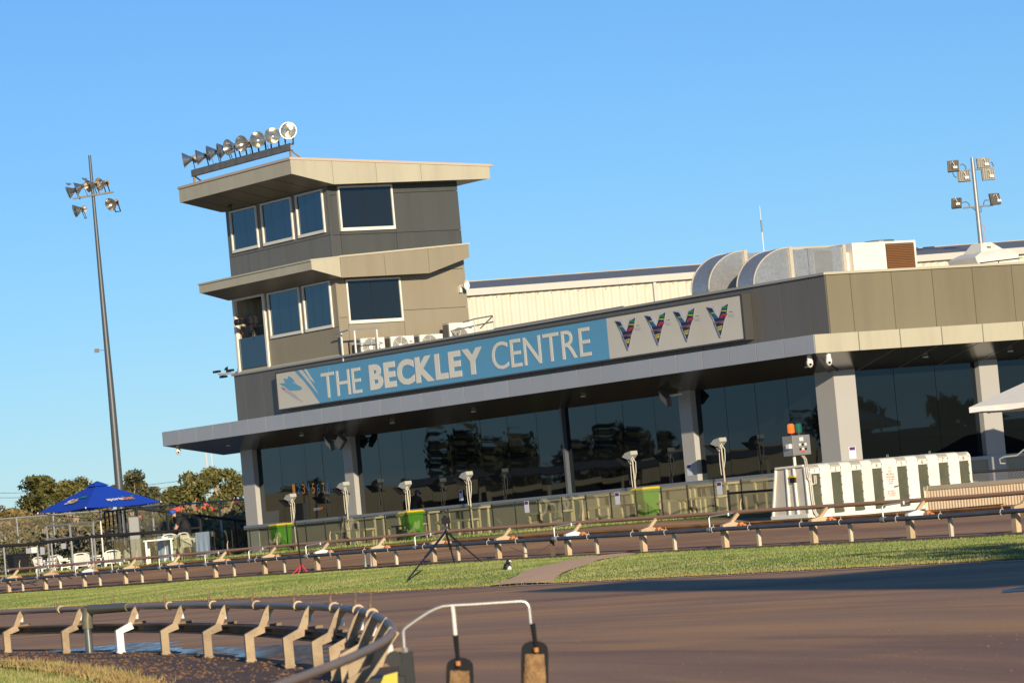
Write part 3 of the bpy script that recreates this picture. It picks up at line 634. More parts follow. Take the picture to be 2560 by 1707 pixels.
VP = {'shadow': [(-0.117, 0.02), (-0.398, 0.002), (-0.534, -0.286), (-0.738, 0.01), (-1.005, 0.013), (-0.919, -0.258), (-0.758, -0.463), (-0.615, -0.733), (-0.517, -0.818), (-0.467, -0.688), (-0.342, -0.504)], 'edge': [(-0.001, 0.003), (-0.069, -0.015), (-0.342, -0.504), (-0.535, -0.843), (-0.458, -0.832), (-0.266, -0.45), (-0.263, -0.387)], 'navy': [(-0.028, -0.003), (-0.276, -0.049), (-0.391, -0.21), (-0.526, -0.332), (-0.614, -0.23), (-0.725, -0.067), (-0.929, -0.024), (-1.009, 0.003), (-0.958, -0.105), (-0.894, -0.24), (-0.933, -0.254), (-0.82, -0.343), (-0.75, -0.431), (-0.631, -0.64), (-0.536, -0.788), (-0.487, -0.659), (-0.373, -0.491), (-0.315, -0.329), (-0.198, -0.176)], 'lime': [(-0.202, -0.153), (-0.371, -0.161), (-0.38, -0.19), (-0.253, -0.189)], 'blue': [(-0.25, -0.205), (-0.391, -0.21), (-0.5, -0.322), (-0.373, -0.321), (-0.306, -0.296)], 'green': [(-0.742, -0.053), (-0.952, -0.057), (-0.919, -0.117), (-0.705, -0.105)], 'lime2': [(-0.685, -0.142), (-0.908, -0.155), (-0.896, -0.193), (-0.667, -0.164)], 'red': [(-0.697, -0.238), (-0.894, -0.24), (-0.941, -0.255), (-0.808, -0.334), (-0.77, -0.307), (-0.68, -0.338), (-0.598, -0.323)], 'mauve': [(-0.343, -0.418), (-0.753, -0.407), (-0.728, -0.476), (-0.575, -0.462), (-0.495, -0.439), (-0.348, -0.473)], 'yellow': [(-0.435, -0.544), (-0.664, -0.525), (-0.619, -0.623), (-0.543, -0.656), (-0.466, -0.61)], 'smear1': [(-0.997, -0.21), (-1.164, -0.214), (-1.176, -0.227), (-1.009, -0.222)], 'smear2': [(-0.944, -0.276), (-1.251, -0.276), (-1.249, -0.288), (-1.133, -0.316), (-1.265, -0.36), (-0.961, -0.34)]}
keys = list(VP); vm = [pmat('emblem_' + k_, VC[k_], .5, var=.25, scale=22) for k_ in keys]
for vy, vz in ((9.153, 6.084), (7.71, 6.094), (6.361, 6.075), (4.839, 6.043)):
    m_ = MB()
    for i, k_ in enumerate(keys):
        m_.mi = i; lay = 0 if k_ in ('shadow', 'smear1', 'smear2') else (1 if k_ == 'edge' else (2 if k_ == 'navy' else 3))
        m_.prism([(X1 - .003 * lay, vy + a, vz + b) for a, b in VP[k_]], (.0025, 0, 0))
    # dark strokes across the coloured bands
    m_.mi = keys.index('navy')
    for (a0, b0, a1, b1) in ((-.36, -.45, -.74, -.43), (-.45, -.58, -.65, -.57), (-.55, -.55, -.56, -.64), (-.68, -.30, -.86, -.30), (-.30, -.25, -.45, -.27), (-.5, -.42, -.52, -.47), (-.62, -.41, -.63, -.46)):
        m_.prism([(X1 - .012, vy + a0, vz + b0 + .006), (X1 - .012, vy + a1, vz + b1 + .006), (X1 - .012, vy + a1, vz + b1 - .006), (X1 - .012, vy + a0, vz + b0 - .006)], (.0025, 0, 0))
    S.part('v_emblem', m_, vm)

# ------------------------------------------------------------------ control tower
TX, TY0, TY1, TXB = .15, 24.85, 31.52, 4.74
T = Thing('control_tower', 'two storey grey and tan control tower with oversailing cream roof', 'tower', (2.4, 28.2, 6.2), 'B')
# storey cores leave the camera bay at the far front corner open
BAY0 = 29.42
mb = MB(); mb.box(TX + .05, TXB - .03, TY0 + .05, BAY0, 6.2, 9.2); mb.box(TX + .05, TXB - .03, TY0 + .05, TY1 - .04, 9.2, 11.7); mb.box(TX + .05, TXB - .03, BAY0, TY1 - .04, 6.2, 6.5); mb.box(TX + .05, TXB - .03, BAY0, TY1 - .04, 8.78, 9.2)
mb.box(2.6, TXB - .03, BAY0, TY1 - .06, 6.5, 7.2); T.part('core', mb, DARK)
mb = MB(); mb.box(TX, 1.25, TY1 - .05, TY1, 6.4, 8.85); mb.box(1.25, TXB, TY1 - .05, TY1, 6.4, 7.35); mb.box(1.25, TXB, TY1 - .05, TY1, 8.66, 8.85); T.part('bay_wall', mb, CREAM)
mb = MB(); mb.box(TX + .01, TXB, TY1 + .001, TY1 + .03, 8.66, 11.6); mb.box(TX + .01, 1.25, TY1 + .001, TY1 + .03, 7.35, 8.66); mb.box(TX + .01, TXB, TY1 + .001, TY1 + .03, 6.3, 7.35); T.part('side_wall', mb, GREYC)
def clad_y(x0, x1, z0, z1, mat):
    m_ = MB(); m_.box(x0 + .007, x1 - .007, TY0 - .001, TY0 + .05, z0 + .007, z1 - .007); T.part('cladding_panel', m_, mat)
def clad_x(y0, y1, z0, z1, mat):
    m_ = MB(); m_.box(TX - .001, TX + .05, y0 + .007, y1 - .007, z0 + .007, z1 - .007); T.part('cladding_panel', m_, mat)
# right face, upper storey (grey)
for z0, z1 in ((9.2, 10.1), (10.1, 11.315), (11.315, 11.75)): clad_y(TX, .47, z0, z1, GREYC); clad_y(2.42, TXB, z0, z1, GREYC)
clad_y(.47, 2.42, 9.2, 10.1, GREYC); clad_y(.47, 2.42, 10.1, 10.2, GREYC)
# right face, lower storey (tan)
for z0, z1 in ((6.2, 7.715), (7.715, 8.9), (8.9, 9.2)): clad_y(2.42, TXB, z0, z1, TAN)
for z0, z1 in ((6.2, 7.6), (7.6, 8.9), (8.9, 9.2)): clad_y(TX, .47, z0, z1, TAN)
clad_y(.47, 2.42, 6.2, 7.38, TAN); clad_y(.47, 2.42, 8.75, 9.2, TAN)
# front face
for a, b in ((24.85, 27.1), (27.1, 29.35), (29.35, TY1)): clad_x(a, b, 9.2, 10.12, GREYL)
for a, b in ((24.85, 25.15), (26.86, 27.14), (29.14, 29.45), (31.22, TY1)): clad_x(a, b, 10.12, 11.75, GREYL)
for a, b in ((25.15, 26.86), (27.14, 29.14), (29.45, 31.22)): clad_x(a, b, 10.12, 10.22, GREYL); clad_x(a, b, 11.55, 11.75, GREYL)
clad_x(24.85, 29.42, 6.48, 7.33, TAN); clad_x(24.85, 25.17, 7.33, 8.85, TAN); clad_x(26.92, 27.14, 7.33, 8.85, TAN); clad_x(29.2, 29.42, 7.33, 8.85, TAN); clad_x(25.17, 29.2, 8.75, 9.2, TAN)
clad_x(29.5, TY1, 8.80, 9.2, TAN); clad_x(29.5, TY1, 6.40, 6.55, TAN)
mb = MB(); mb.box(TX - .05, TX + .06, TY0 - .03, TY1, 6.42, 6.50); T.part('base_flashing', mb, CAPM)
WF = pmat('window_frame', (.74, .70, .60), .4, var=.04)
def window_y(x0, x1, z0, z1, xm):
    f = MB(); w_ = .055
    f.box(x0, x1, TY0 - .045, TY0 + .05, z0, z0 + .10); f.box(x0, x1, TY0 - .045, TY0 + .05, z1 - w_, z1)
    f.box(x0, x0 + w_, TY0 - .045, TY0 + .05, z0 + .1, z1 - w_); f.box(x1 - w_, x1, TY0 - .045, TY0 + .05, z0 + .1, z1 - w_)
    fo = T.part('window', f, WF)
    for a, b in ((x0 + w_, xm - .012), (xm + .012, x1 - w_)):
        p = MB(); p.box(a, b, TY0 + .0, TY0 + .02, z0 + .1, z1 - w_); T.part('pane', p, GLS_TR, fo)
    p = MB(); p.box(xm - .012, xm + .012, TY0 - .006, TY0 + .02, z0 + .1, z1 - w_); T.part('mullion', p, BLACK, fo)
window_y(.49, 2.40, 10.21, 11.58, 1.38); window_y(.49, 2.40, 7.39, 8.74, 1.37)
FRG = pmat('window_frame_grey', (.46, .44, .40), .4)
def window_x(y0, y1, z0, z1, cuts):
    f = MB(); w_ = .06
    f.box(TX - .05, TX + .05, y0, y1, z0, z0 + .09); f.box(TX - .05, TX + .05, y0, y1, z1 - .05, z1)
    f.box(TX - .05, TX + .05, y0, y0 + w_, z0 + .09, z1 - .05); f.box(TX - .05, TX + .05, y1 - w_, y1, z0 + .09, z1 - .05)
    fo = T.part('window', f, WF)
    ed = [y0 + w_] + [y0 + (y1 - y0) * c for c in cuts] + [y1 - w_]
    for a, b in zip(ed[:-1], ed[1:]):
        p = MB(); p.box(TX + .0, TX + .02, a + .005, b - .005, z0 + .09, z1 - .05); T.part('pane', p, GLS_T, fo)
window_x(29.45, 31.22, 10.23, 11.55, (.45,)); window_x(27.14, 29.14, 10.23, 11.55, (.3, .68)); window_x(25.15, 26.86, 10.23, 11.55, (.35, .68))
window_x(27.14, 29.20, 7.34, 8.76, (.35, .68)); window_x(25.17, 26.92, 7.34, 8.76, (.35, .68))
# open camera bay
f = MB(); f.box(TX - .06, TX + .12, 29.42, 29.53, 6.46, 8.80); f.box(TX - .06, TX + .06, TY1 - .12, TY1 + .001, 6.46, 8.80); f.box(TX - .05, TX + .06, 29.53, TY1 - .12, 8.72, 8.80)
fo = T.part('bay_frame', f, WF)
p = MB(); p.box(TX, TX + .02, 29.53, TY1 - .12, 6.56, 7.52); T.part('pane', p, GLS_T, fo)
p = MB()
for i in range(4): p.box(TX + .1 + i * .25, TX + .22 + i * .25, TY1 - .075, TY1 - .05, 6.6, 8.7)
T.part('bay_wall_rib', p, CREAM)
# roof
def yprism(pts, y0, y1):
    m_ = MB(); m_.prism([(a, y0, b) for a, b in pts], (0, y1 - y0, 0)); return m_
RY0, RY1 = 24.3, 31.73
T.part('roof', yprism([(-1.31, 12.37), (-1.31, 11.955), (.10, 11.595), (5.57, 11.595), (5.62, 11.97)], RY0 + .02, RY1), SOFFT)
mb = MB(); mb.box(-1.335, -1.31, RY0, RY1, 11.95, 12.38); T.part('roof_fascia', mb, CREAM)
def rtop(x): return 12.38 - (x + 1.33) * .0587
def rbot(x): return 11.95 + (x + 1.33) / 1.4 * -.36 if x < .07 else 11.59
js = [-1.33, .075, 1.59, 3.16, 5.62]
for i, (a, b) in enumerate(zip(js[:-1], js[1:])):
    a += .006; b -= .006
    m_ = MB(); m_.prism([(a, RY0 - .005, rbot(a)), (b, RY0 - .005, rbot(b)), (b, RY0 - .005, rtop(b)), (a, RY0 - .005, rtop(a))], (0, .022, 0)); T.part('fascia_panel', m_, CREAM)
T.part('roof_capping', yprism([(-1.37, 12.38), (5.68, 11.965), (5.68, 12.04), (-1.37, 12.455)], RY0 - .03, RY1 + .03), pmat('pink_capping', (.55, .42, .31), .4, var=.08))
mb = MB(); mb.tube([(5.68, RY0 + .1, 12.0), (5.82, RY0 + .1, 12.0)], .03, 8); T.part('downpipe_stub', mb, CAPM)
mb = MB()
for y in (25.6, 26.9, 28.2, 29.5, 30.8): mb.bar((-1.29, y, 11.945), (.08, y, 11.595), .012, .006)
T.part('soffit_joint', mb, JOINT)
# mid canopy
T.part('canopy', yprism([(-.90, 9.30), (-.90, 9.06), (.06, 8.78), (.12, 8.78), (.12, 9.36)], RY0 + .01, RY1 - .03), SOFFT)
mb = MB(); mb.box(-.93, -.90, RY0, RY1 - .03, 9.05, 9.31); T.part('canopy_fascia', mb, CREAM)
T.part('canopy_capping', yprism([(-.96, 9.31), (.10, 9.38), (.10, 9.42), (-.96, 9.36)], RY0 - .02, RY1), CAPM)
T.part('fascia_panel', yprism([(-.925, 9.055), (.05, 8.775), (.05, 9.38), (-.925, 9.31)], RY0 - .006, RY0 + .009), CREAM)
js = [.06, 1.60, 3.15, 4.62]
def mtop(x): return 9.42 + .21 * x / 4.62 - .045
def mbot(x): return 8.765 if x <= 3.13 else 8.765 + (x - 3.13) / 1.49 * .43
for a, b in zip(js[:-1], js[1:]):
    a += .006; b -= .006
    m_ = MB(); m_.prism([(a, RY0 - .003, mbot(a)), (b, RY0 - .003, mbot(b)), (b, RY0 - .003, mtop(b)), (a, RY0 - .003, mtop(a))], (0, .03, 0)); T.part('fascia_panel', m_, TAN)
T.part('canopy', yprism([(.12, 8.78), (3.13, 8.78), (4.61, 9.2), (4.61, 9.56), (.12, 9.36)], RY0 + .03, TY0 + .02), JOINT)
T.part('canopy_capping', yprism([(.06, 9.378), (4.66, 9.588), (4.66, 9.64), (.06, 9.43)], RY0 - .03, TY0 + .04), CAPM)

# ------------------------------------------------------------------ floodlights
REF = pmat('spun_aluminium', (.62, .60, .55), .22, metal=.9, var=.12, scale=5)
REFD = pmat('weathered_aluminium', (.36, .35, .33), .4, metal=.6, var=.2, scale=5)
LENS = clearmat('lamp_lens', (.95, .92, .82), .10, .05)
BALL = pmat('lamp_housing', (.42, .34, .26), .5, metal=.3, var=.25, scale=8)
def basis(axis):
    z = Vector(axis).normalized(); a = Vector((0, 0, 1)); x = a.cross(z).normalized(); y = z.cross(x); return Matrix((x, y, z)).transposed()
_fl = {}
def floodlight(th, wpos, aim, size, foot, parent=None):
    """round reflector floodlight: bell, lens, gear housing, yoke; wpos is the mouth centre in world axes"""
    if not _fl:
        a = MB(); a.lathe([(.10, -.62), (.16, -.55), (.22, -.42), (.36, -.22), (.49, -.03), (.51, 0), (.48, .0), (.36, -.18), (.24, -.34), (.06, -.46)], n=20); _fl['reflector'] = a.mesh('reflector', REF, smooth=True)
        a = MB(); a.lathe([(.485, -.015), (.3, .02), (.001, .035)], n=20, cap0=False); _fl['lens'] = a.mesh('lens', LENS, smooth=True)
        a = MB(); a.lathe([(.13, -.95), (.19, -.90), (.19, -.62), (.13, -.55)], n=12); a.box(-.07, .07, -.30, -.16, -.9, -.6); _fl['gear_housing'] = a.mesh('gear_housing', BALL, smooth=True)
        a = MB(); a.bar((-.24, 0, -.60), (-.24, -.78, -.66), .09, .03); a.bar((.24, 0, -.60), (.24, -.78, -.66), .09, .03); a.bar((-.25, -.78, -.66), (.25, -.78, -.66), .06, .05); a.box(-.27, -.2, -.08, .08, -.68, -.52); a.box(.2, .27, -.08, .08, -.68, -.52); _fl['yoke'] = a.mesh('yoke', BLACK)
    M3 = basis(aim); rot = Matrix.Identity(3) if th.frame == 'W' else Matrix.Rotation(-AZ, 3, 'Z')
    lo = rot @ (Vector(wpos) - th.e.location)
    m4 = (rot @ M3).to_4x4() @ Matrix.Diagonal((size, size, size, 1)); m4.translation = lo
    r_ = inst('floodlight', _fl['reflector'], parent or th.e, mat4=m4)
    for k_ in ('lens', 'gear_housing', 'yoke'): inst(k_, _fl[k_], r_)
    return r_
G = Thing('floodlight_rack', 'row of nine round floodlights on a steel beam along the tower roof edge', 'floodlights', (-1.1, 28, 12.44), 'B')
def c8(x, y): return 430 + x * .14456, 290 + y * .14456
bl, br_ = onx(*c8(345, 930), -1.05), onx(*c8(2060, 480), -1.05)
bl2, br2 = onx(*c8(370, 1045), -1.05), onx(*c8(2075, 600), -1.05)
mb = MB(); zc0 = (bl.z + br_.z) / 2; zc1 = (bl2.z + br2.z) / 2
mb.box(-1.09, -1.075, br_.y, bl.y, zc1, zc0); mb.box(-1.09, -1.0, br_.y, bl.y, zc0 - .015, zc0); mb.box(-1.09, -1.0, br_.y, bl.y, zc1, zc1 + .015)
G.part('beam', mb, pmat('weathered_beam', (.16, .155, .145), .6, metal=.2, var=.3, scale=3, dirt=(.3, .29, .27), dirtamt=.4, dscale=3))
for y in (bl.y - .12, br_.y + .08):
    m_ = MB(); m_.box(-1.08, -1.02, y - .03, y + .03, 12.40, zc1 + .02); m_.bar((-1.02, y, zc1), (-.6, y, 12.38), .04, .04); G.part('post', m_, pmat('rusty_post', (.32, .24, .15), .6, metal=.3, var=.3, scale=6))
lamps = [((190, 770), (-1, -.10, -.10)), ((425, 720), (-1, -.15, -.12)), ((620, 650), (-1, -.25, -.15)), ((810, 610), (-1, -.30, -.18)), ((965, 545), (-.8, -.65, -.12)),
         ((1200, 480), (-.62, -.85, -.1)), ((1475, 410), (-.35, -1, -.02)), ((1735, 340), (-.12, -1, .0)), ((2010, 255), (.05, -1, .02))]
for (px_, py_), aim in lamps:
    q_ = onx(*c8(px_, py_), -1.05); floodlight(G, wor(*q_), aim, .50, None)
# cable loops
mb = MB()
for i, (a, b, s_) in enumerate(((2100, 2080, 130), (1650, 1720, 60), (1840, 1930, 40), (1350, 1390, 60), (700, 760, 40))):
    p0 = onx(*c8(a, 400 + 0.26 * (2050 - a)), -1.06); p1 = onx(*c8(b, 480 + .26 * (2050 - b)), -1.06)
    mb.tube([p0, (p0 + p1) / 2 + Vector((-.03, 0, -.1)), p1], .008, 5)
G.part('cable', mb, BLACK)

# ------------------------------------------------------------------ things on the roof
ROOFZ = 6.22
CONDW = pmat('condenser_enamel', (.74, .71, .62), .4, var=.04)
GRL = pmat('condenser_grille', (.20, .185, .15), .6)
FIN = pmat('condenser_fins', (.16, .155, .14), .5, metal=.4)
def condenser(x0, x1, ztop, h, big, label):
    Y = 24.0; t = Thing('air_conditioner', label, 'air conditioner', ((x0 + x1) / 2, Y + .2, ztop - h), 'B', 'condenser units beside the tower')
    a = MB(); a.box(x0, x1, Y, Y + .36, ztop - h, ztop); t.part('casing', a, CONDW)
    a = MB()
    for i in range(9):
        a.box(x0 - .035, x0 - .002, Y + .02 + i * .035, Y + .04 + i * .035, ztop - h + .03, ztop - .04)
    for i in range(int(h / .05)): a.box(x0 - .045, x0 - .036, Y + .01, Y + .34, ztop - h + .04 + i * .05, ztop - h + .055 + i * .05)
    t.part('fins', a, FIN)
    cx = x0 + (x1 - x0) * .40; cz = ztop - h * .52; r = min(.30, (x1 - x0) * .34) if not big else .30
    a = MB(); a.lathe([(r, 0), (r * .98, .004)], (cx, Y - .004, cz), (0, -1, 0), 28); g = t.part('fan_opening', a, GRL)
    a = MB()
    for k_ in (.25, .45, .65, .85, 1.0): a.tube([(cx + r * k_ * math.cos(2 * PI * i / 24), Y - .016, cz + r * k_ * math.sin(2 * PI * i / 24)) for i in range(24)], .005, 4, closed=True)
    for i in range(6): an = i * PI / 3 + .3; a.tube([(cx, Y - .016, cz), (cx + r * math.cos(an), Y - .016, cz + r * math.sin(an))], .006, 4)
    a.lathe([(r * .25, 0), (r * .22, .012)], (cx, Y - .016, cz), (0, -1, 0), 14); t.part('fan_guard', a, CONDW, g)
    a = MB(); a.box(x1 - .16, x1 - .06, Y - .004, Y, ztop - .2, ztop - .16); t.part('badge', a, GRL)
    a = MB(); a.box(x0 + .05, x0 + .12, Y, Y + .36, ROOFZ, ztop - h); a.box(x1 - .12, x1 - .05, Y, Y + .36, ROOFZ, ztop - h); t.part('foot', a, DGREY)
condenser(.36, 1.18, 6.885, .55, False, 'cream condenser unit behind the small white railing by the tower')
condenser(1.40, 2.21, 6.885, .55, False, 'second low cream condenser unit from the tower corner')
condenser(2.42, 3.23, 6.885, .55, False, 'low cream condenser unit just left of the tall one')
condenser(3.49, 4.35, 7.19, .85, True, 'tallest cream condenser unit with a round fan, right end of the row')
t = Thing('roof_railing', 'short white guard railing at the tower foot above the sign', 'railing', (.4, 23.8, ROOFZ), 'B')
WR = pmat('white_tube', (.72, .70, .64), .4)
for x, y in ((.05, 23.8), (.82, 23.8), (0, 24.52)): a = MB(); a.box(x - .022, x + .022, y - .022, y + .022, ROOFZ, 7.12); t.part('post', a, WR)
a = MB(); a.bar((-.14, 23.8, 7.15), (.95, 23.8, 7.17), .05, .05); a.bar((-.14, 23.8, 7.15), (-.1, 24.7, 7.1), .04, .04); a.bar((-.1, 23.8, 6.72), (.95, 23.8, 6.72), .03, .03); a.bar((.82, 23.8, 6.65), (1.05, 23.8, 6.3), .03, .03); t.part('rail', a, GALV)
t = Thing('guard_rail', 'galvanised tube guard rail on the roof right of the tower', 'railing', (3, 18, ROOFZ), 'B')
for y in (14.2, 15.5, 16.6, 17.6, 18.6, 19.6, 20.6, 21.7): a = MB(); a.tube([(3.0, y, ROOFZ), (3.0, y, 6.74 + (.0 if y < 20 else .38))], .02, 8); t.part('post', a, GALV)
a = MB(); a.tube([(3, 13.6, 6.74), (3, 20.6, 6.74)], .02, 8); a.tube([(3, 20.6, 7.13), (3, 21.7, 7.13), (3.4, 23.0, 7.13)], .02, 8); a.tube([(3, 20.6, 6.66), (3, 21.7, 6.66)], .02, 8); a.tube([(3, 20.6, 6.95), (3.6, 24.4, 6.95)], .02, 8); a.tube([(3, 20.6, 7.13), (4.6, 24.0, 6.98)], .02, 8); t.part('rail', a, GALV)
# ducts: quarter-round elbows coming down to the roof
def duct(name, y0, y1, x0, ztop, label):
    t = Thing(name, label, 'duct', (x0 + .6, (y0 + y1) / 2, ROOFZ), 'B', 'curved ducts on the roof')
    r = 1.22; cx, cz = x0 + r, ztop - r * .80; n = 14
    arc = [(cx - r * math.cos(PI / 2 * i / n), cz + r * .80 * math.sin(PI / 2 * i / n)) for i in range(n + 1)]
    inner = [(cx, cz + .16), (cx - .16, cz)]
    base = [(x0, ROOFZ)]
    pg = [(x0, ROOFZ)] + arc + inner[:1] + [(cx - .11, cz + .11)] + inner[1:] + [(cx - .16, ROOFZ)]
    a = MB(); a.prism([(p[0], y0, p[1]) for p in pg], (0, y1 - y0, 0)); t.part('elbow', a, SPANGLE)
    for yy_ in (y0 - .012, y1):
        a = MB()
        for p, q_ in zip(arc[:-1], arc[1:]): a.bar((p[0], yy_ + .006, p[1]), (q_[0], yy_ + .006, q_[1]), .03, .03, (0, 1, 0))
        t.part('seam', a, pmat('seam_sealant', (.5, .44, .34), .6))
    a = MB(); a.box(cx - .005, cx + .10, y0 - .05, y1 + .05, cz + .1, ztop + .02); t.part('flange', a, pmat('duct_flange', (.55, .48, .36), .5, var=.25, scale=4))
    a = MB(); a.box(cx + .10, cx + .62, y0 - .0, y1, cz + .12, ztop - .06); t.part('duct_run', a, SPANGLE)
    return t
duct('roof_duct', 5.0, 5.75, 1.40, 7.49, 'nearer galvanised quarter round duct elbow on the roof')
duct('roof_duct', 7.05, 7.85, 1.40, 7.62, 'galvanised quarter round duct elbow farther back and left')
t = Thing('plenum_box', 'galvanised duct plenum box between the elbow and the cooler', 'duct', (3.8, 5.6, ROOFZ), 'B')
a = MB(); a.box(3.22, 4.44, 5.0, 6.0, ROOFZ, 7.45); t.part('casing', a, SPANGLE)
a = MB(); a.box(3.42, 4.0, 4.985, 5.0, ROOFZ + .3, 7.37); t.part('access_panel', a, GALV)
a = MB(); a.box(4.36, 4.46, 4.96, 6.04, ROOFZ, 7.5); t.part('flange', a, pmat('duct_flange2', (.50, .44, .34), .5, var=.25, scale=4))
t = Thing('evaporative_cooler', 'large cream rooftop cooler box with brown louvred face', 'air conditioner', (5.7, 5.8, ROOFZ), 'B')
a = MB(); a.box(4.70, 6.82, 5.0, 6.6, ROOFZ, 7.53); t.part('casing', a, WHITE)
a = MB(); a.box(5.80, 6.74, 4.985, 5.0, 6.5, 7.47); lv = t.part('louvre_panel', a, pmat('louvre_dark', (.07, .035, .018), .7))
slat = MB(); slat.obox((0, 0, 0), (.92, .05, .012), Matrix.Rotation(R(35), 3, 'X')); sm_ = slat.mesh('louvre_slat', pmat('louvre_brown', (.27, .125, .05), .6, var=.15))
for i in range(21): inst('louvre_slat', sm_, lv, Vector((6.27, 4.972, 6.52 + i * .0455)) - t.o)
a = MB(); a.lathe([(.42, 0), (.42, .08), (.36, .09)], (6.2, 5.8, 7.53), n=20); t.part('fan_shroud', a, DGREY)
a = MB(); a.box(4.44, 4.70, 5.2, 6.4, 6.4, 7.3); t.part('duct_collar', a, WHITE)
t = Thing('plant_screen', 'flat tan plant room roof showing behind the duct boxes', 'roof', (4.2, 8, ROOFZ), 'B')
a = MB(); a.box(4.9, 7.1, 7.9, 10, ROOFZ, 7.62); t.part('wall', a, TAN); a = MB(); a.box(4.8, 7.2, 7.85, 10.1, 7.62, 7.72); t.part('roof', a, CAPM)
t = Thing('roof_vent', 'angular white moulded roof vent behind the sunlit parapet', 'vent', (8.8, 4.5, ROOFZ), 'B')
a = MB(); a.prism([(8.05, 4.0, ROOFZ), (8.06, 4.0, 6.75), (8.0, 4.0, 6.92), (9.5, 4.0, 6.95), (9.42, 4.0, 6.72), (9.4, 4.0, ROOFZ)], (0, 1.2, 0)); t.part('base', a, WHITE)
a = MB(); a.add([(8.0, 4.0, 6.92), (9.5, 4.0, 6.95), (9.5, 5.2, 6.95), (8.0, 5.2, 6.92), (8.35, 4.15, 7.06), (9.28, 4.15, 7.10), (9.28, 5.05, 7.1), (8.35, 5.05, 7.06)], [(0, 1, 5, 4), (1, 2, 6, 5), (2, 3, 7, 6), (3, 0, 4, 7), (4, 5, 6, 7)])
a.add([(8.38, 4.2, 7.06), (9.15, 4.2, 7.1), (9.15, 5.0, 7.1), (8.38, 5.0, 7.06), (8.55, 4.4, 7.31), (8.9, 4.4, 7.33), (8.9, 4.8, 7.33), (8.55, 4.8, 7.31)], [(0, 1, 5, 4), (1, 2, 6, 5), (2, 3, 7, 6), (3, 0, 4, 7), (4, 5, 6, 7)]); t.part('hood', a, WHITE)
a = MB()
for i in range(4): a.box(8.66, 8.78, 4.26, 4.3, 7.13 + i * .022, 7.14 + i * .022)
t.part('vent_slot', a, DGREY)
t = Thing('roof_antenna', 'black yagi aerial lying low above the tan parapet', 'antenna', (6.5, 1.2, ROOFZ), 'B')
a = MB(); a.tube([(5.9, 1.2, 6.55), (7.2, 1.2, 6.62)], .018, 6); a.tube([(6.5, 1.2, ROOFZ), (6.5, 1.2, 6.58)], .015, 6); t.part('boom', a, BLACK)
a = MB()
for i in range(7): x = 5.95 + i * .2; a.tube([(x, 1.0, 6.56 + .01 * i), (x, 1.4, 6.56 + .01 * i)], .006, 4)
t.part('element', a, BLACK)

# ------------------------------------------------------------------ things fixed to tower and walls
t = Thing('horn_speaker', 'cream public address horn on the tower wall', 'loudspeaker', (4.53, 24.7, 8.3), 'B')
a = MB(); a.lathe([(.03, 0), (.05, .1), (.12, .24), (.16, .27), (.13, .265), (.03, .16)], (4.46, 24.78, 8.36), (.4, -.9, .0), 16, cap1=False); t.part('horn', a, PLASTIC, smooth=True)
a = MB(); a.box(4.44, 4.52, 24.74, 24.85, 8.16, 8.36); t.part('bracket', a, PLASTIC)
t = Thing('signal_lamp', 'small green signal lamp under the tower roof', 'lamp', (-.35, 30.3, 11.5), 'B')
a = MB(); a.lathe([(.05, 0), (.07, .05), (.05, .16), (.02, .18)], (-.3, 30.35, 11.68), (0, 0, -1), 10); t.part('lens', a, pmat('green_lens', (.01, .08, .02), .2)); a = MB(); a.bar((-.3, 30.35, 11.66), (-.2, 30.35, 11.72), .03, .03); t.part('bracket', a, BLACK)
# broadcast camera in the open bay
def video(px_, py_): return onx(px_, py_, .0)
c0 = video(560 + 470 * .12755, 700 + 790 * .12755)
t = Thing('broadcast_camera', 'black broadcast video camera on its head in the open tower bay', 'camera', (.25, c0.y, 6.5), 'B')
a = MB(); a.box(-.05, .25, c0.y - .18, c0.y + .16, c0.z - .12, c0.z + .12); a.bar((-.02, c0.y + .18, c0.z + .13), (.1, c0.y - .05, c0.z + .2), .03, .03); t.part('body', a, BLACK)
a = MB(); a.lathe([(.075, 0), (.085, .18), (.1, .2), (.1, .34)], (-.05, c0.y + .12, c0.z - .02), (-.5, .8, 0), 12); t.part('lens', a, BLACK)
a = MB(); a.box(.0, .22, c0.y - .12, c0.y + .2, c0.z - .34, c0.z - .14); a.bar((.1, c0.y - .1, c0.z - .25), (.1, c0.y - .62, c0.z - .22), .05, .05); t.part('tripod_head', a, BLACK)
a = MB()
for k_ in (-.25, 0, .25): a.tube([(.12, c0.y, c0.z - .3), (.3 + abs(k_), c0.y + k_ * 2, 6.52)], .025, 6)
t.part('leg', a, BLACK)
a = MB(); a.tube([(.0, c0.y - .1, c0.z + .08), (-.02, c0.y - .3, c0.z + .22), (.0, c0.y - .48, c0.z + .1), (.02, c0.y - .42, c0.z - .15)], .012, 5); t.part('cable', a, BLACK)
a = MB(); a.tube([(.2, 31.35, 8.6), (.2, 31.1, 8.3), (.2, 31.25, 7.8), (.2, 30.95, 7.4)], .008, 5); t.part('cable', a, pmat('red_cable', (.5, .08, .05), .5))
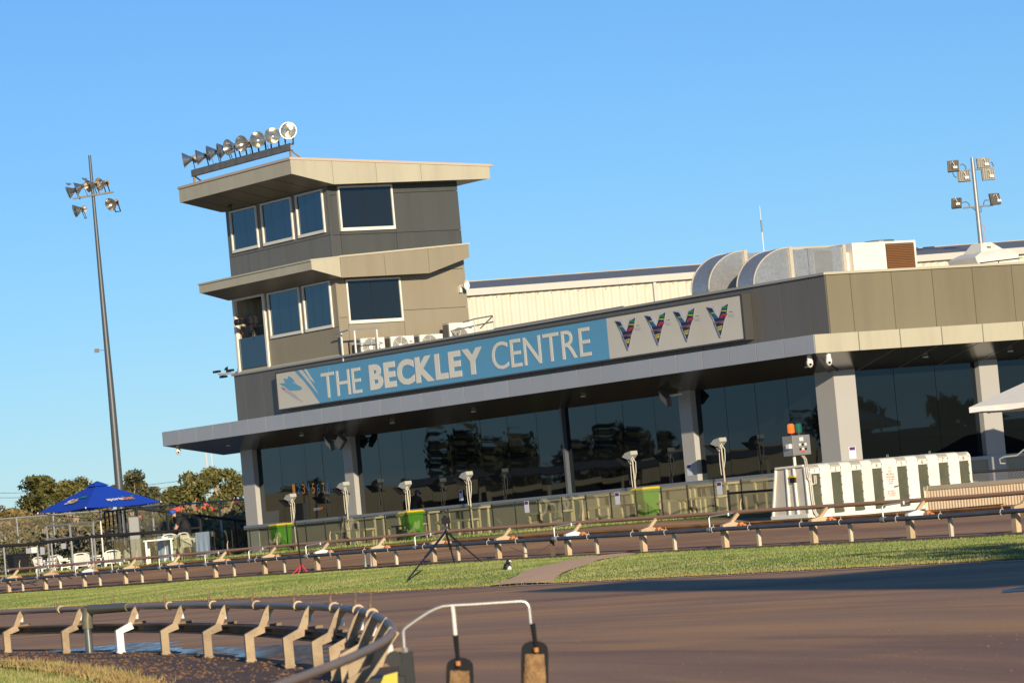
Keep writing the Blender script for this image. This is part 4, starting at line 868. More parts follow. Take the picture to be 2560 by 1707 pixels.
# white outrigger with small spotlights, left of the tower foot
t = Thing('light_outrigger', 'white bracket arm with small black lights at the tower foot', 'light bracket', (.2, 31.6, 6.4), 'B')
def c500(x, y): return onx(500 + x * .0638, 900 + y * .0638, .3)
p0, p1 = c500(1510, 490), c500(740, 525)
a = MB(); a.tube([p0, p1], .035, 8); a.bar(p0 + Vector((0, 0, -.1)), p0 + Vector((0, 0, .13)), .06, .06); t.part('arm', a, pmat('bright_white', (.85, .85, .83), .4))
for (x, y) in ((660, 455), (920, 650), (1180, 405)):
    p = c500(x, y); a = MB(); a.obox(p, (.12, .34, .07)); t.part('spotlight', a, BLACK)
a = MB(); a.tube([p1, c500(700, 540), c500(800, 600), c500(1000, 590)], .01, 5); t.part('cable', a, BLACK)
bp_ = c500(1030, 345); t2 = Thing('perched_bird', 'tiny dark bird perched on the white bracket arm', 'bird', bp_, 'B')
a = MB(); a.ball(bp_, .05, 8, (1, 1.7, 1)); a.ball(bp_ + Vector((0, -.07, .045)), .03, 8); a.bar(bp_ + Vector((0, .05, 0)), bp_ + Vector((0, .15, -.03)), .03, .008); a.bar(bp_, bp_ + Vector((0, 0, -.08)), .01, .01); t2.part('body', a, BLACK, smooth=True)
# domes under the canopy
def dome(x, y, z, label):
    t = Thing('security_camera', label, 'security camera', (x, y, z), 'B', 'security cameras under the canopy')
    a = MB(); a.lathe([(.06, 0), (.065, -.12), (.08, -.14), (.08, -.22), (.05, -.28), (.01, -.30)], (x, y, z), n=14, cap1=False); t.part('housing', a, PLASTIC, smooth=True)
    a = MB(); a.ball((x - .03, y - .06, z - .22), .035, 8); t.part('lens', a, BLACK)
dome(-1.75, -1.45, CANB - .02, 'white dome security camera left of the canopy corner'); dome(-1.40, -1.75, CANB - .02, 'white dome security camera right of the canopy corner')
dome(-1.7, 32.6, CANB - .02, 'small dome security camera under the far canopy end')
def wallflood(y, label, flip):
    t = Thing('wall_floodlight', label, 'floodlight', (-.2, y, 3.8), 'B', 'floodlights at the column heads')
    Mx = Matrix.Rotation(R(35 * flip), 3, 'X') @ Matrix.Rotation(R(-25), 3, 'Y')
    a = MB(); a.obox((-.42, y + .22 * flip, 3.86), (.12, .42, .30), Mx); t.part('head', a, DGREY)
    a = MB(); a.obox((-.485, y + .22 * flip, 3.83), (.012, .36, .24), Mx); t.part('lens', a, pmat('flood_lens', (.35, .35, .32), .15))
    a = MB(); a.bar((-.38, y + .15 * flip, 3.9), (-.02, y, 3.93), .05, .05); t.part('bracket', a, PLASTIC)
wallflood(24.85, 'floodlight left of the second column head under the canopy', 1); wallflood(24.6, 'floodlight right of the second column head under the canopy', -1); wallflood(6.65, 'floodlight beside the column head under the V emblems', 1)

# ------------------------------------------------------------------ left light pole
PB = at(300, 1240, 125); PBX, PBY = -14.58, 140.0
t = Thing('light_pole', 'tall grey steel light pole with round floodlights on a crossarm', 'light pole', (PBX, PBY, .40))
a = MB(); a.tube([(PBX + .02, PBY, .40), (PBX + .02, PBY, 6.5), (PBX - .02, PBY, 13.3), (PBX - .03, PBY, 15.55)], [.17, .125, .065, .05], 14); t.part('pole', a, pmat('pole_steel', (.10, .105, .108), .45, metal=.4, var=.15), smooth=True)
a = MB(); a.lathe([(.16, 0), (.16, .03)], (PBX + .02, PBY, .40), n=14); a.box(PBX + .10, PBX + .2, PBY - .1, PBY + .1, 1.3, 2.2); t.part('base', a, DGREY)
def c7(x, y): return at(140 + x * .12755, 380 + y * .12755, 139.9)
a = MB(); a.tube([c7(325, 915), c7(1130, 785)], .035, 8); t.part('crossarm', a, pmat('rusty_arm', (.30, .25, .17), .55, metal=.3, var=.3, scale=8))
for (x, y), aim in (((235, 800), (-1, -.25, -.35)), ((385, 720), (-1, -.1, -.3)), ((625, 670), (-.9, -.5, -.2)), ((845, 635), (-.75, -.75, -.2)), ((365, 1160), (-.95, -.35, -.25)), ((1070, 1030), (-.55, -.9, -.35))):
    floodlight(t, c7(x, y), aim, .47, None)
cp = at(246, 876, 139.9); a = MB(); a.obox(cp + Vector((-.06, 0, 0)), (.16, .1, .14)); a.bar(cp, (PBX, PBY, cp.z), .03, .03); t.part('pole_camera', a, DGREY)
def birdlet(p, label):
    t_ = Thing('perched_bird', label, 'bird', p); a_ = MB(); a_.ball(p + Vector((0, 0, .05)), .045, 8, (1.8, 1, 1)); a_.ball(p + Vector((-.08, 0, .09)), .028, 8); a_.bar(p + Vector((.05, 0, .05)), p + Vector((.15, 0, .08)), .03, .008); a_.bar(p, p + Vector((0, 0, .05)), .01, .01); t_.part('body', a_, DGREY, smooth=True)
birdlet(c7(255, 660), 'small bird perched on the leftmost pole floodlight'); birdlet(c7(565, 560), 'small bird perched on the middle pole floodlight')

# ------------------------------------------------------------------ right light pole and antenna beyond the shed
t = Thing('light_pole', 'slender steel light pole with six square floodlights behind the roof', 'light pole', (18.4, 156, .66))
s_ = 156 / 150
def c3(x, y): return at(2340 + x * .15302, 380 + y * .15302, 156)
top, bot = c3(590, 95), c3(735, 1500)
a = MB(); a.tube([(bot.x, 156, .66), (bot.x, 156, bot.z), (top.x, 156, top.z)], [.13, .10, .075], 12); t.part('pole', a, GALV, smooth=True)
LEDM = pmat('led_housing', (.16, .145, .115), .5, metal=.3, var=.3, scale=7)
def ledbox(x, y, w_, h_, tilt, yaw):
    c = c3(x, y); M3 = Matrix.Rotation(R(yaw), 3, 'Z') @ Matrix.Rotation(R(tilt), 3, 'X')
    a_ = MB(); a_.obox(c, (w_, .12, h_), M3)
    for i in range(6): a_.obox(c + M3 @ Vector((-w_ / 2 + w_ * (i + .5) / 6, -.075, 0)), (.015, .05, h_ * .9), M3)
    lo = t.part('floodlight', a_, LEDM)
    a_ = MB(); a_.obox(c + M3 @ Vector((.1, -.13, -h_ * .25)), (.16, .06, .1), M3); t.part('driver_box', a_, PLASTIC, lo)
    a_ = MB(); a_.tube([c + M3 @ Vector((-.1, -.09, .1)), c + M3 @ Vector((0, -.16, .16)), c + M3 @ Vector((.1, -.12, -.1))], .012, 5); t.part('cable', a_, PLASTIC, lo)
ledbox(280, 235, .46, .46, -18, -12); ledbox(455, 395, .50, .46, -12, 0); ledbox(770, 180, .52, .40, -8, 8); ledbox(850, 360, .52, .50, -6, 8); ledbox(335, 840, .40, .42, -22, -20); ledbox(960, 770, .44, .46, -12, 24)
for p, q_ in (((470, 300), (760, 275)), ((440, 915), (940, 870))): a = MB(); a.tube([c3(*p), c3(*q_)], .035, 8); t.part('crossarm', a, GALV)
a = MB()
for p in (((395, 215), (440, 200), (490, 250), (480, 285)), ((430, 830), (490, 815), (540, 850), (545, 890)), ((860, 790), (800, 790), (780, 830), (780, 870)), ((270, 340), (300, 400), (340, 420)), ((890, 170), (920, 180), (940, 240)), ((570, 890), (660, 970), (740, 980), (730, 900))): a.tube([c3(*q_) for q_ in p], .022, 6)
t.part('conduit', a, DGREY)
a = MB(); a.tube([c3(760, 1190), c3(800, 1230), c3(775, 1340), c3(795, 1450)], .014, 5); t.part('cable', a, pmat('orange_conduit', (.55, .17, .07), .5))
t = Thing('radio_mast', 'thin white radio whip mast on the roof right of centre', 'antenna', at(1911, 628, 140))
p0, p1 = at(1911, 640, 140), at(1899, 515, 140)
a = MB(); a.tube([p0 + Vector((0, 0, -1.5)), p0.lerp(p1, .55), p1], [.022, .016, .008], 6); t.part('whip', a, PLASTIC)
a = MB(); a.tube([p0.lerp(p1, .48), p0.lerp(p1, .72)], .03, 8); t.part('coil', a, GALV)

# ------------------------------------------------------------------ corrugated shed behind
t = Thing('metal_shed', 'large cream corrugated shed with grey roof behind the clubhouse', 'shed', (10, 152, .66))
e0, e1 = Vector((-5, 149.1, 0)), Vector((34, 159.0, 0)); du = (e1 - e0).normalized(); L = (e1 - e0).length; dn = Vector((du.y, -du.x, 0))
SHEDM = pmat('cream_corrugated', (.60, .555, .43), .5, var=.06, scale=.8, dirt=(.50, .42, .27), dirtamt=.35, dscale=.7)
vs_, fs_ = [], []; n = int(L / .085)
for i in range(n + 1):
    p = e0 + du * (L * i / n) + dn * (.03 if i % 4 in (0, 1) else 0.0); vs_ += [(p.x, p.y, .66), (p.x, p.y, 9.85)]
for i in range(n): fs_.append((2 * i, 2 * i + 2, 2 * i + 3, 2 * i + 1))
a = MB(); a.add(vs_, fs_); t.part('corrugated_wall', a, SHEDM)
a = MB(); rot = Matrix((du, -dn, Vector((0, 0, 1)))).transposed(); mid = (e0 + e1) / 2
a.obox(mid + dn * .14 + Vector((0, 0, 9.96)), (L, .22, .26), rot); t.part('gutter', a, pmat('gutter', (.50, .47, .40), .5, var=.08))
a = MB(); A_, B_ = e0 + dn * .1, e1 + dn * .1
a.quad(A_ + Vector((0, 0, 10.09)), B_ + Vector((0, 0, 10.09)), B_ - dn * 9 + Vector((0, 0, 10.95)), A_ - dn * 9 + Vector((0, 0, 10.95))); t.part('roof', a, pmat('roof_sheet', (.20, .195, .19), .6, metal=.0, var=.12, scale=1.5))
a = MB(); a.obox(mid - dn * 9 + Vector((0, 0, 10.93)), (L, .3, .10), rot); t.part('ridge_capping', a, pmat('ridge', (.40, .34, .25), .5, var=.3, scale=.6, dirt=(.30, .13, .05), dirtamt=.6))
a = MB()
for i in range(int(L / .55)):
    a.ball(e0 + du * (.3 + i * .55) + dn * .05 + Vector((0, 0, 9.72)), .02, 6)
t.part('screw', a, pmat('rust', (.35, .22, .08), .6), kind='stuff')
p = at(1668, 705, 150); s0 = (Vector((p.x, p.y, 0)) - e0).dot(du)
a = MB(); a.obox(e0 + du * s0 + dn * .12 + Vector((0, 0, 5.3)), (.12, .1, 9.2), rot); t.part('downpipe', a, GALV)

# ------------------------------------------------------------------ far lure rail with water pipe
BRK = pmat('bracket_steel', (.52, .38, .22), .6, var=.18, scale=5, dirt=(.40, .22, .10), dirtamt=.6, dscale=4, ovar=.14)
BRK2 = pmat('cream_post', (.60, .52, .35), .55, var=.12, scale=5, dirt=(.36, .24, .12), dirtamt=.45, dscale=5, ovar=.12)
NEWW = pmat('new_white_bracket', (.78, .76, .70), .5)
ORNG = pmat('orange_fitting', (.50, .185, .05), .6, var=.25, scale=9)
BROWNP = pmat('brown_pipe', (.43, .22, .105), .45, var=.15, scale=2, dirt=(.36, .2, .1), dirtamt=.5, dscale=2, stretch=(1, 1, 1))
BLUEP = pmat('blue_grey_pipe', (.070, .074, .088), .45, var=.2, scale=2, dirt=(.2, .16, .13), dirtamt=.35, dscale=2)
BEAM = pmat('stained_beam', (.50, .235, .055), .5, var=.4, scale=3, dirt=(.05, .03, .015), dirtamt=.7, dscale=1.6)
RL = Thing('lure_rail', 'long straight lure rail with water pipe along the far side of the grass', 'rail', railp(20))
o_ = RL.o
def rl_pts(e, z, s0=-34, s1=92, step=2.0): return [railp(s, e, z) for s in np.arange(s0, s1, step)]
a = MB(); a.tube(rl_pts(.36, .70), .042, 10); RL.part('top_pipe', a, BROWNP, smooth=True)
a = MB(); a.tube(rl_pts(-.10, .40), .044, 10); RL.part('water_pipe', a, BLUEP, smooth=True)
a = MB()
for e0_, e1_, z0_, z1_ in ((.44, .62, .475, .50), (.50, .53, .41, .475), (.42, .64, .39, .41)):
    P0 = [railp(s, e0_, z0_) for s in np.arange(-34, 92, 3)]; P1 = [railp(s, e1_, z0_) for s in np.arange(-34, 92, 3)]
    n = len(P0); h_ = Vector((0, 0, z1_ - z0_)); o0 = [*P0, *P1, *[p + h_ for p in P0], *[p + h_ for p in P1]]
    f_ = []
    for i in range(n - 1): f_ += [(i, i + 1, 2 * n + i + 1, 2 * n + i), (n + i, 3 * n + i, 3 * n + i + 1, n + i + 1), (2 * n + i, 2 * n + i + 1, 3 * n + i + 1, 3 * n + i), (i, n + i, n + i + 1, i + 1)]
    a.add(o0, f_)
RL.part('running_beam', a, BEAM)
SP = 3.53
rang = math.atan2(RN.y, RN.x)
def prof(pts2, wd):   # bent flat bar in the e/z plane, wd wide along the rail
    m_ = MB()
    for p, q_ in zip(pts2[:-1], pts2[1:]): m_.bar((p[0], 0, p[1]), (q_[0], 0, q_[1]), wd, .075, (0, 1, 0))
    return m_
pm = MB(); pm.box(-.03, .03, -.035, .035, -.1, .40); PM = pm.mesh('post', BRK2)
pm = MB(); pm.box(-.05, .05, -.07, .07, -.1, .42); BM = pm.mesh('bracket_post', BRK)
pm = MB(); pm.prism([(-.05, -.06, .42), (.12, -.06, .41), (.42, -.06, .39), (.42, -.06, .46), (.16, -.06, .53), (-.05, -.06, .48)], (0, .12, 0)); KM = pm.mesh('knee', BRK)
pm = prof([(.12, .46), (.31, .65), (.39, .70)], .06); AM = pm.mesh('arm', BRK)
pm = MB(); pm.box(.26, .38, -.20, .0, .425, .465); pm.prism([(.27, -.16, .46), (.37, -.16, .46), (.35, -.16, .50), (.29, -.16, .50)], (0, .07, 0)); pm.box(.29, .36, -.28, -.2, .43, .455); FM = pm.mesh('clamp', ORNG)
pm = MB(); pm.tube([(0, 0, .40), (0, 0, .63), (.04, 0, .66), (.32, -.42, .69)], .018, 8); pm.tube([(0, -.07, .40), (0, .07, .40)], .055, 10); pm.lathe([(.03, 0), (.03, .06)], (.26, -.33, .645), n=8); RM = pm.mesh('riser', GALV, smooth=True)
pm = MB(); pm.tube([(0, 0, 0), (0, 0, .13), (.03, 0, .22)], [.016, .013, .008], 6); SM = pm.mesh('sprinkler', BRK, smooth=True)
pm = MB(); pm.tube([(0 + .056 * math.cos(i * PI / 5), .01 * math.sin(i), .40 + .056 * math.sin(i * PI / 5)) for i in range(10)], .005, 4, closed=True); pm.tube([(.0, 0, .455), (.02, .03, .50)], .004, 4); TM = pm.mesh('tie_wire', PLASTIC)
Mw = copy_mats = None
def with_mat(me, mt): m_ = me.copy(); m_.materials.clear(); m_.materials.append(mt); return m_
AMW, KMW = with_mat(AM, NEWW), with_mat(KM, NEWW)
for i in range(-9, 27):
    s = i * SP; p = railp(s, -.02) - o_; inst('post', PM, RL.e, p, rang)
    inst('tie_wire', TM, RL.e, railp(s + .18, -.10) - o_, rang)
    s2 = s + 1.42; p = railp(s2, 0) - o_
    white = i in (0, 4, 8, 13)
    b_ = inst('bracket', BM, RL.e, p, rang); inst('knee', KMW if white else KM, b_); inst('arm', AM, b_); inst('clamp', FM, b_)
    inst('tie_wire', TM, RL.e, railp(s2 + .25, -.10) - o_, rang)
    if i % 2 == 0 or i > 7:
        inst('riser', RM, RL.e, railp(s2 + .75 - (.35 if i % 3 else 0), -.10) - o_, rang); inst('sprinkler', SM, RL.e, railp(s2 - .1, .36, .735) - o_, rang)
a = MB()
for d_ in (0, .35): a.tube([railp(26.4 - d_, -.10, -.05), railp(26.4 - d_, -.10, .33), railp(26.3 - d_, -.10, .40), railp(25.6 - d_, -.10, .41)], .04, 10)
RL.part('inlet_pipe', a, GALV, smooth=True)
a = MB(); sv = railp(16.2, -.05); a.box(sv.x - .05, sv.x + .05, sv.y - .05, sv.y + .05, sv.z - .05, sv.z + .36); a.tube([sv + Vector((-.05, 0, .28)), sv + Vector((-.35, .1, .12)), sv + Vector((-.6, .2, .14)), sv + Vector((-.9, .4, .3))], .01, 5); RL.part('valve_post', a, pmat('old_timber', (.10, .06, .035), .8))

# ------------------------------------------------------------------ near curved rail
NR = Thing('curved_rail', 'curved lure rail sweeping round the bend in the near left corner', 'rail', (xb(36), 36, 0))
o_ = NR.o
yS = list(np.arange(8, 66, .35))
def nrp(y, e, z):
    n_, d_ = nrm(y); return Vector((xb(y), y, z)) + n_ * e
a = MB(); a.tube([nrp(y, .22, .475) for y in yS], [float(np.interp(y, [16, 22, 32], [.020, .026, .032])) for y in yS], 12); NR.part('top_pipe', a, pmat('grey_pipe', (.30, .225, .16), .55, var=.2, scale=2, dirt=(.42, .25, .12), dirtamt=.9, dscale=1.3), smooth=True)
a = MB()
for e0_, e1_, z0_, z1_ in ((.14, .28, .285, .30), (.19, .22, .225, .285), (.13, .28, .21, .225)):
    n = len(yS); P0 = [nrp(y, e0_, z0_) for y in yS]; P1 = [nrp(y, e1_, z0_) for y in yS]; h_ = Vector((0, 0, z1_ - z0_)); f_ = []
    for i in range(n - 1): f_ += [(i, i + 1, 2 * n + i + 1, 2 * n + i), (n + i, 3 * n + i, 3 * n + i + 1, n + i + 1), (2 * n + i, 2 * n + i + 1, 3 * n + i + 1, 3 * n + i), (i, n + i, n + i + 1, i + 1)]
    a.add([*P0, *P1, *[p + h_ for p in P0], *[p + h_ for p in P1]], f_)
NR.part('running_beam', a, pmat('wet_beam', (.16, .08, .02), .7, var=.6, scale=2.5, dirt=(.012, .010, .009), dirtamt=1.0, dscale=1.2))
BR3 = pmat('tan_bracket', (.36, .255, .14), .6, var=.15, scale=6, dirt=(.19, .11, .055), dirtamt=.8, dscale=7, ovar=.16)
def bent(pts2, wd, th):
    m_ = MB(); L_, R_ = [], []
    for i, p in enumerate(pts2):
        a_ = Vector(pts2[max(i - 1, 0)]); b_ = Vector(pts2[min(i + 1, len(pts2) - 1)]); d_ = (b_ - a_).normalized(); n_ = Vector((-d_.y, d_.x)) * th / 2
        if 0 < i < len(pts2) - 1:
            d1_ = (Vector(p) - a_).normalized(); n_ *= 1 / max(.6, d1_.dot(d_))
        L_.append((p[0] + n_.x, p[1] + n_.y)); R_.append((p[0] - n_.x, p[1] - n_.y))
    for i in range(len(pts2) - 1):
        m_.prism([(q_[0], -wd / 2, q_[1]) for q_ in (L_[i], L_[i + 1], R_[i + 1], R_[i])], (0, wd, 0))
    return m_
leg = bent([(0, -.08), (0, .215), (.14, .27)], .07, .075); leg.box(-.045, .045, -.042, .042, .0, .012); leg.ball((.05, -.037, .235), .007, 6); LEG = leg.mesh('post', BR3)
kn = bent([(.13, .265), (.29, .275)], .05, .06); KN = kn.mesh('knee', pmat('dark_knee', (.19, .125, .065), .7, var=.4, scale=8))  # knee coloured darker than the other bracket parts
ar = bent([(.11, .26), (.175, .40), (.235, .47)], .06, .062); ar.ball((.165, -.032, .385), .008, 6); ar.ball((.225, -.032, .455), .008, 6); AR = ar.mesh('arm', BR3)
LEGW = with_mat(LEG, NEWW)
nz = MB(); nz.tube([(0, 0, 0), (0, 0, .045), (.004, 0, .05), (.015, 0, .115)], [.013, .013, .006, .004], 8); NZ = nz.mesh('sprinkler', pmat('bronze_nozzle', (.25, .16, .09), .45, metal=.4, var=.3, scale=20), smooth=True)
ib = MB(); ib.lathe([(.02, 0), (.02, .05), (.012, .08)], (.20, 0, .33), n=8); IB = ib.mesh('insulator', PLASTIC, smooth=True)
cl = MB(); cl.tube([(-.05, 0, 0), (.05, 0, 0)], .045, 10); CL = cl.mesh('pipe_clip', BRK)
# posts where the photograph shows them, then on along the curve at the same spacing
PY = [62.5, 59.0, 55.6, 52.2, 49.0, 45.64, 42.9, 40.4, 38.2, 35.8, 33.3, 30.9, 28.9, 27.0, 25.1, 23.0, 20.6]
for i, y in enumerate(PY):
    n_, d_ = nrm(y); an = math.atan2(n_.y, n_.x); p = Vector((xb(y), y, .02)) - o_
    b_ = inst('bracket', LEGW if i == 7 else LEG, NR.e, p, an); inst('knee', KN, b_); inst('arm', AR, b_); inst('insulator', IB, b_)
    if i and y > 24:
        ym = (y + PY[i - 1]) / 2 - .15; n_, d_ = nrm(ym); inst('sprinkler', NZ, NR.e, nrp(ym, .22, .505) - o_, math.atan2(n_.y, n_.x))
        inst('pipe_clip', CL, NR.e, nrp(ym - .2, .22, .475) - o_, math.atan2(d_.y, d_.x))
a = MB()
for y0_, y1_ in zip(PY[:-1], PY[1:]):
    a.tube([nrp(y0_ + (y1_ - y0_) * u, .2, .29 - .07 * math.sin(PI * u)) for u in (0, .25, .5, .75, 1)], .006, 5, caps=False)
NR.part('cable', a, BLACK)
a = MB(); yv = 41.9; b0 = nrp(yv, .02, 0); e_ = nrp(yv - 1.1, .22, .475); c_ = nrp(yv, .06, .47)
a.tube([b0 + Vector((0, 0, -.05)), b0 + Vector((0, 0, .30))], .042, 12); NR.part('supply_pipe', a, pmat('steel_supply', (.30, .30, .27), .25, metal=.8, var=.15), smooth=True)
a = MB(); a.tube([b0 + Vector((0, 0, .27)), b0 + Vector((0, 0, .36)), b0.lerp(c_, .6) + Vector((0, 0, .20)), c_, c_.lerp(e_, .5), e_], [.06, .06, .058, .055, .052, .05], 12); NR.part('elbow', a, pmat('olive_fitting', (.13, .115, .065), .4, var=.2, scale=6), smooth=True)

# ------------------------------------------------------------------ lure arm on the near rail
LD = 17.2
def l6(x, y, d=LD): return at(960 + x * .18707, 1480 + y * .18707, d)
LR = Thing('lure_trolley', 'lure trolley with bent silver arm carrying two hanging furry lures', 'lure', (l6(300, 1200).x, LD, .05))
a = MB(); a.tube([l6(*p) for p in ((272, 740), (262, 600), (258, 525), (272, 490), (310, 458), (450, 360), (600, 262), (700, 215), (790, 185), (900, 175), (1200, 160), (1500, 140), (1840, 118), (1890, 130), (1925, 165), (1940, 210), (1962, 420))], .0082, 10); LR.part('arm', a, pmat('polished_tube', (.52, .49, .43), .3, metal=.6, var=.08), smooth=True)
a = MB(); a.tube([l6(*p) for p in ((915, 180), (930, 290), (955, 575))], .009, 8); LR.part('drop_rod', a, PLASTIC, smooth=True)
bx_ = l6(275, 800); a = MB(); a.box(bx_.x - .03, bx_.x + .035, LD - .03, LD + .04, .03, bx_.z); LR.part('mast', a, pmat('dull_black_steel', (.022, .025, .024), .6, var=.3, scale=14, spec=.25))
a = MB(); a.tube([l6(280, 740), l6(285, 810)], .014, 8); LR.part('bolt', a, GALV)
def lure(px0, py0, px1, py1, pcx, pcy, hw, top, label_):
    """ribbed rubber handle with a hanging padded lure"""
    a_ = MB(); p0, p1 = l6(px0, py0), l6(px1, py1); n = 16; pts, rs = [], []
    for i in range(n + 1):
        pts.append(p0.lerp(p1, i / n)); rs.append((.0135 if i % 2 else .0115) * (1 - .25 * i / n))
    a_.tube(pts, rs, 10); h_ = LR.part('handle', a_, RUBBER)
    out = []; fur = []
    for i in range(9):
        an = PI * i / 8; out.append((pcx - hw * math.cos(an), top - 0 + 110 - 110 * math.sin(an)))
    bottom = top + 1100
    out = [(pcx - hw, bottom)] + [(pcx - hw * 1.03, top + 260)] + out + [(pcx + hw * 1.03, top + 260), (pcx + hw, bottom)]
    P0 = [l6(x, y) for x, y in out]; a_ = MB(); a_.prism(P0, (0, .045, 0)); pad = LR.part('lure_pad', a_, RUBBER)
    # furry front: bulged grid
    vs_, fs_ = [], []; nx, nz_ = 9, 16
    for j in range(nz_):
        for i in range(nx):
            u = i / (nx - 1); v = j / (nz_ - 1); x = pcx + (u * 2 - 1) * hw * (.70 + .14 * min(1, v * 3)); y = top + 172 + v * (bottom - top - 172) + random.uniform(-6, 6)
            p = l6(x, y); d_ = .012 + .022 * (math.sin(PI * u) ** .5) * min(1, v * 6 + .25) + random.uniform(0, .004); vs_.append(p + Vector((0, -d_, 0)))
    for j in range(nz_ - 1):
        for i in range(nx - 1): q_ = j * nx + i; fs_.append((q_, q_ + 1, q_ + nx + 1, q_ + nx))
    a_ = MB(); a_.add(vs_, fs_); LR.part('fur', a_, pmat('sheepskin', (.34, .20, .085), .95, var=.55, scale=28, bump=1.0, bscale=90, dirt=(.16, .075, .025), dirtamt=.8, dscale=11), pad, smooth=True)
    a_ = MB(); c_ = l6(px1 + 5, py1 + 40); a_.tube([c_ + Vector((0, -.03, .012)), c_ + Vector((0, -.03, -.008))], .011, 10); LR.part('knot', a_, ORNG, pad)
lure(955, 570, 988, 910, 1012, 0, 178, 872, '')
lure(1985, 415, 2030, 730, 2014, 0, 178, 648, '')
tb = l6(110, 1050, 17.3)
a = MB(); a.box(tb.x - .10, tb.x + .06, 17.1, 17.5, .05, tb.z - .02); a.lathe([(.035, 0), (.035, .06)], tb + Vector((.02, -.2, .06)), (0, -1, 0), 12); LR.part('trolley_body', a, BLACK)
a = MB(); a.prism([l6(0, 1110, 17.05), l6(180, 1060, 17.05), l6(185, 1400, 17.05), l6(-120, 1400, 17.05)], (0, .03, 0)); LR.part('guard_plate', a, pmat('yellow_guard', (.55, .45, .02), .4, var=.1))

# ------------------------------------------------------------------ glass balustrade along the terrace
k7 = 850 / 2338
def q7(x, y): return 600 + x * k7, 1130 + y * k7
def q8(x, y): return 1250 + x * k7, 1000 + y * k7
def q6(x, y): return x * k7, 1130 + y * k7
def q5(x, y): return 1710 + x * k7, 960 + y * k7
ya = onx(*q7(63, 510), FX).y; yb = onx(*q8(1845, 520), FX).y; NPAN = 23; pitch_ = (ya - yb) / NPAN
GF = Thing('glass_fence', 'long frameless glass balustrade along the terrace edge', 'fence', (FX, 8, .72), 'B')
gz0, gz1 = .745, 1.52
for i in range(-8, NPAN):
    y1_ = ya - pitch_ * i; y0_ = y1_ - pitch_
    m_ = MB(); m_.box(FX - .006, FX + .006, y0_ + .012, y1_ - .012, gz0, gz1); c = Vector((FX, (y0_ + y1_) / 2, (gz0 + gz1) / 2))
    o_ = bpy.data.objects.new('glass_panel', m_.mesh('glass_panel', FENCEGLASS, c)); COL.objects.link(o_); o_.parent = GF.e; o_.location = c - GF.o; o_.rotation_euler = (0, R(random.uniform(-.5, .5)), R(random.uniform(-.35, .35)))
    m_ = MB(); m_.box(FX - .014, FX + .014, y1_ - .010, y1_ + .010, .70, gz1 - .01); GF.part('joint_post', m_, BLACK)
PUR = pmat('poster_purple', (.10, .03, .14), .5, var=.5, scale=60)
PAP = pmat('poster_paper', (.72, .71, .76), .6, var=.03)
def poster(x, y, z, face, label):
    t = Thing('poster', label, 'poster', (x, y, z), 'B', 'white notices with purple headers')
    a = MB(); b_ = MB(); w_, h_ = .21, .30
    if face == 'x': a.box(x - .004, x, y - w_ / 2, y + w_ / 2, z - h_ / 2, z + h_ / 2); b_.box(x - .006, x - .0045, y - w_ / 2 + .02, y + w_ / 2 - .02, z + h_ * .2, z + h_ * .46)
    else: a.box(x - w_ / 2, x + w_ / 2, y - .004, y, z - h_ / 2, z + h_ / 2); b_.box(x - w_ / 2 + .02, x + w_ / 2 - .02, y - .006, y - .0045, z + h_ * .2, z + h_ * .46)
    t.part('sheet', a, PAP); t.part('header', b_, PUR)
for (qq, lab) in ((q7(1972, 375), 'white notice on the glass fence right of the camera tripod'), (q8(183, 735), None), (q8(808, 675), 'white notice on the glass fence left of the rightmost green bin'), (q8(1510, 605), 'white notice on the glass fence nearest the starting boxes')):
    if lab: p = onx(*qq, FX - .01); poster(FX - .012, p.y, p.z, 'x', lab)
p = onx(*q7(1477, 300), -.1); poster(.11, p.y, p.z, 'x', 'white notice taped to the big window above the sill')
p = onx(*q8(1300, 480), -.03); poster(-.022, p.y, p.z, 'x', 'white notice on the column beneath the V emblems')
p = ony(*q5(1160, 470), -.04); poster(p.x, -.032, p.z, 'y', 'white notice on the sunlit corner column')

# numbers and decal on the window glass
NUMO, NUMB = pmat('orange_paint', (.55, .22, .04), .6), pmat('blue_paint', (.03, .15, .42), .6)
WD = Thing('window_numbers', 'hand painted orange and blue numbers one to eight on the window', 'lettering', (.12, 27.5, 2.5), 'B')
for i in range(8):
    m_ = MB(); place_text(m_, str(i + 1), (.128, 28.66 - i * .315, 2.47 - .012 * i), (0, -1, 0), (0, 0, 1), width=.17, height=.30, bold=-.012); WD.part('digit', m_, NUMB if i % 2 else NUMO)
m_ = MB(); w0 = place_text(m_, 'sports', (.128, 27.42, 1.86), (0, -1, 0), (0, 0, 1), height=.13, bold=.02); t = Thing('window_decal', 'faint sportsbet decal low on the window', 'decal', (.12, 27.2, 1.86), 'B'); t.part('lettering', m_, pmat('decal_grey', (.35, .36, .42), .5))
m_ = MB(); place_text(m_, 'bet', (.128, 27.40 - w0, 1.89), (0, -1, 0), (0, 0, 1), height=.12, bold=.02); t.part('lettering', m_, NUMO)

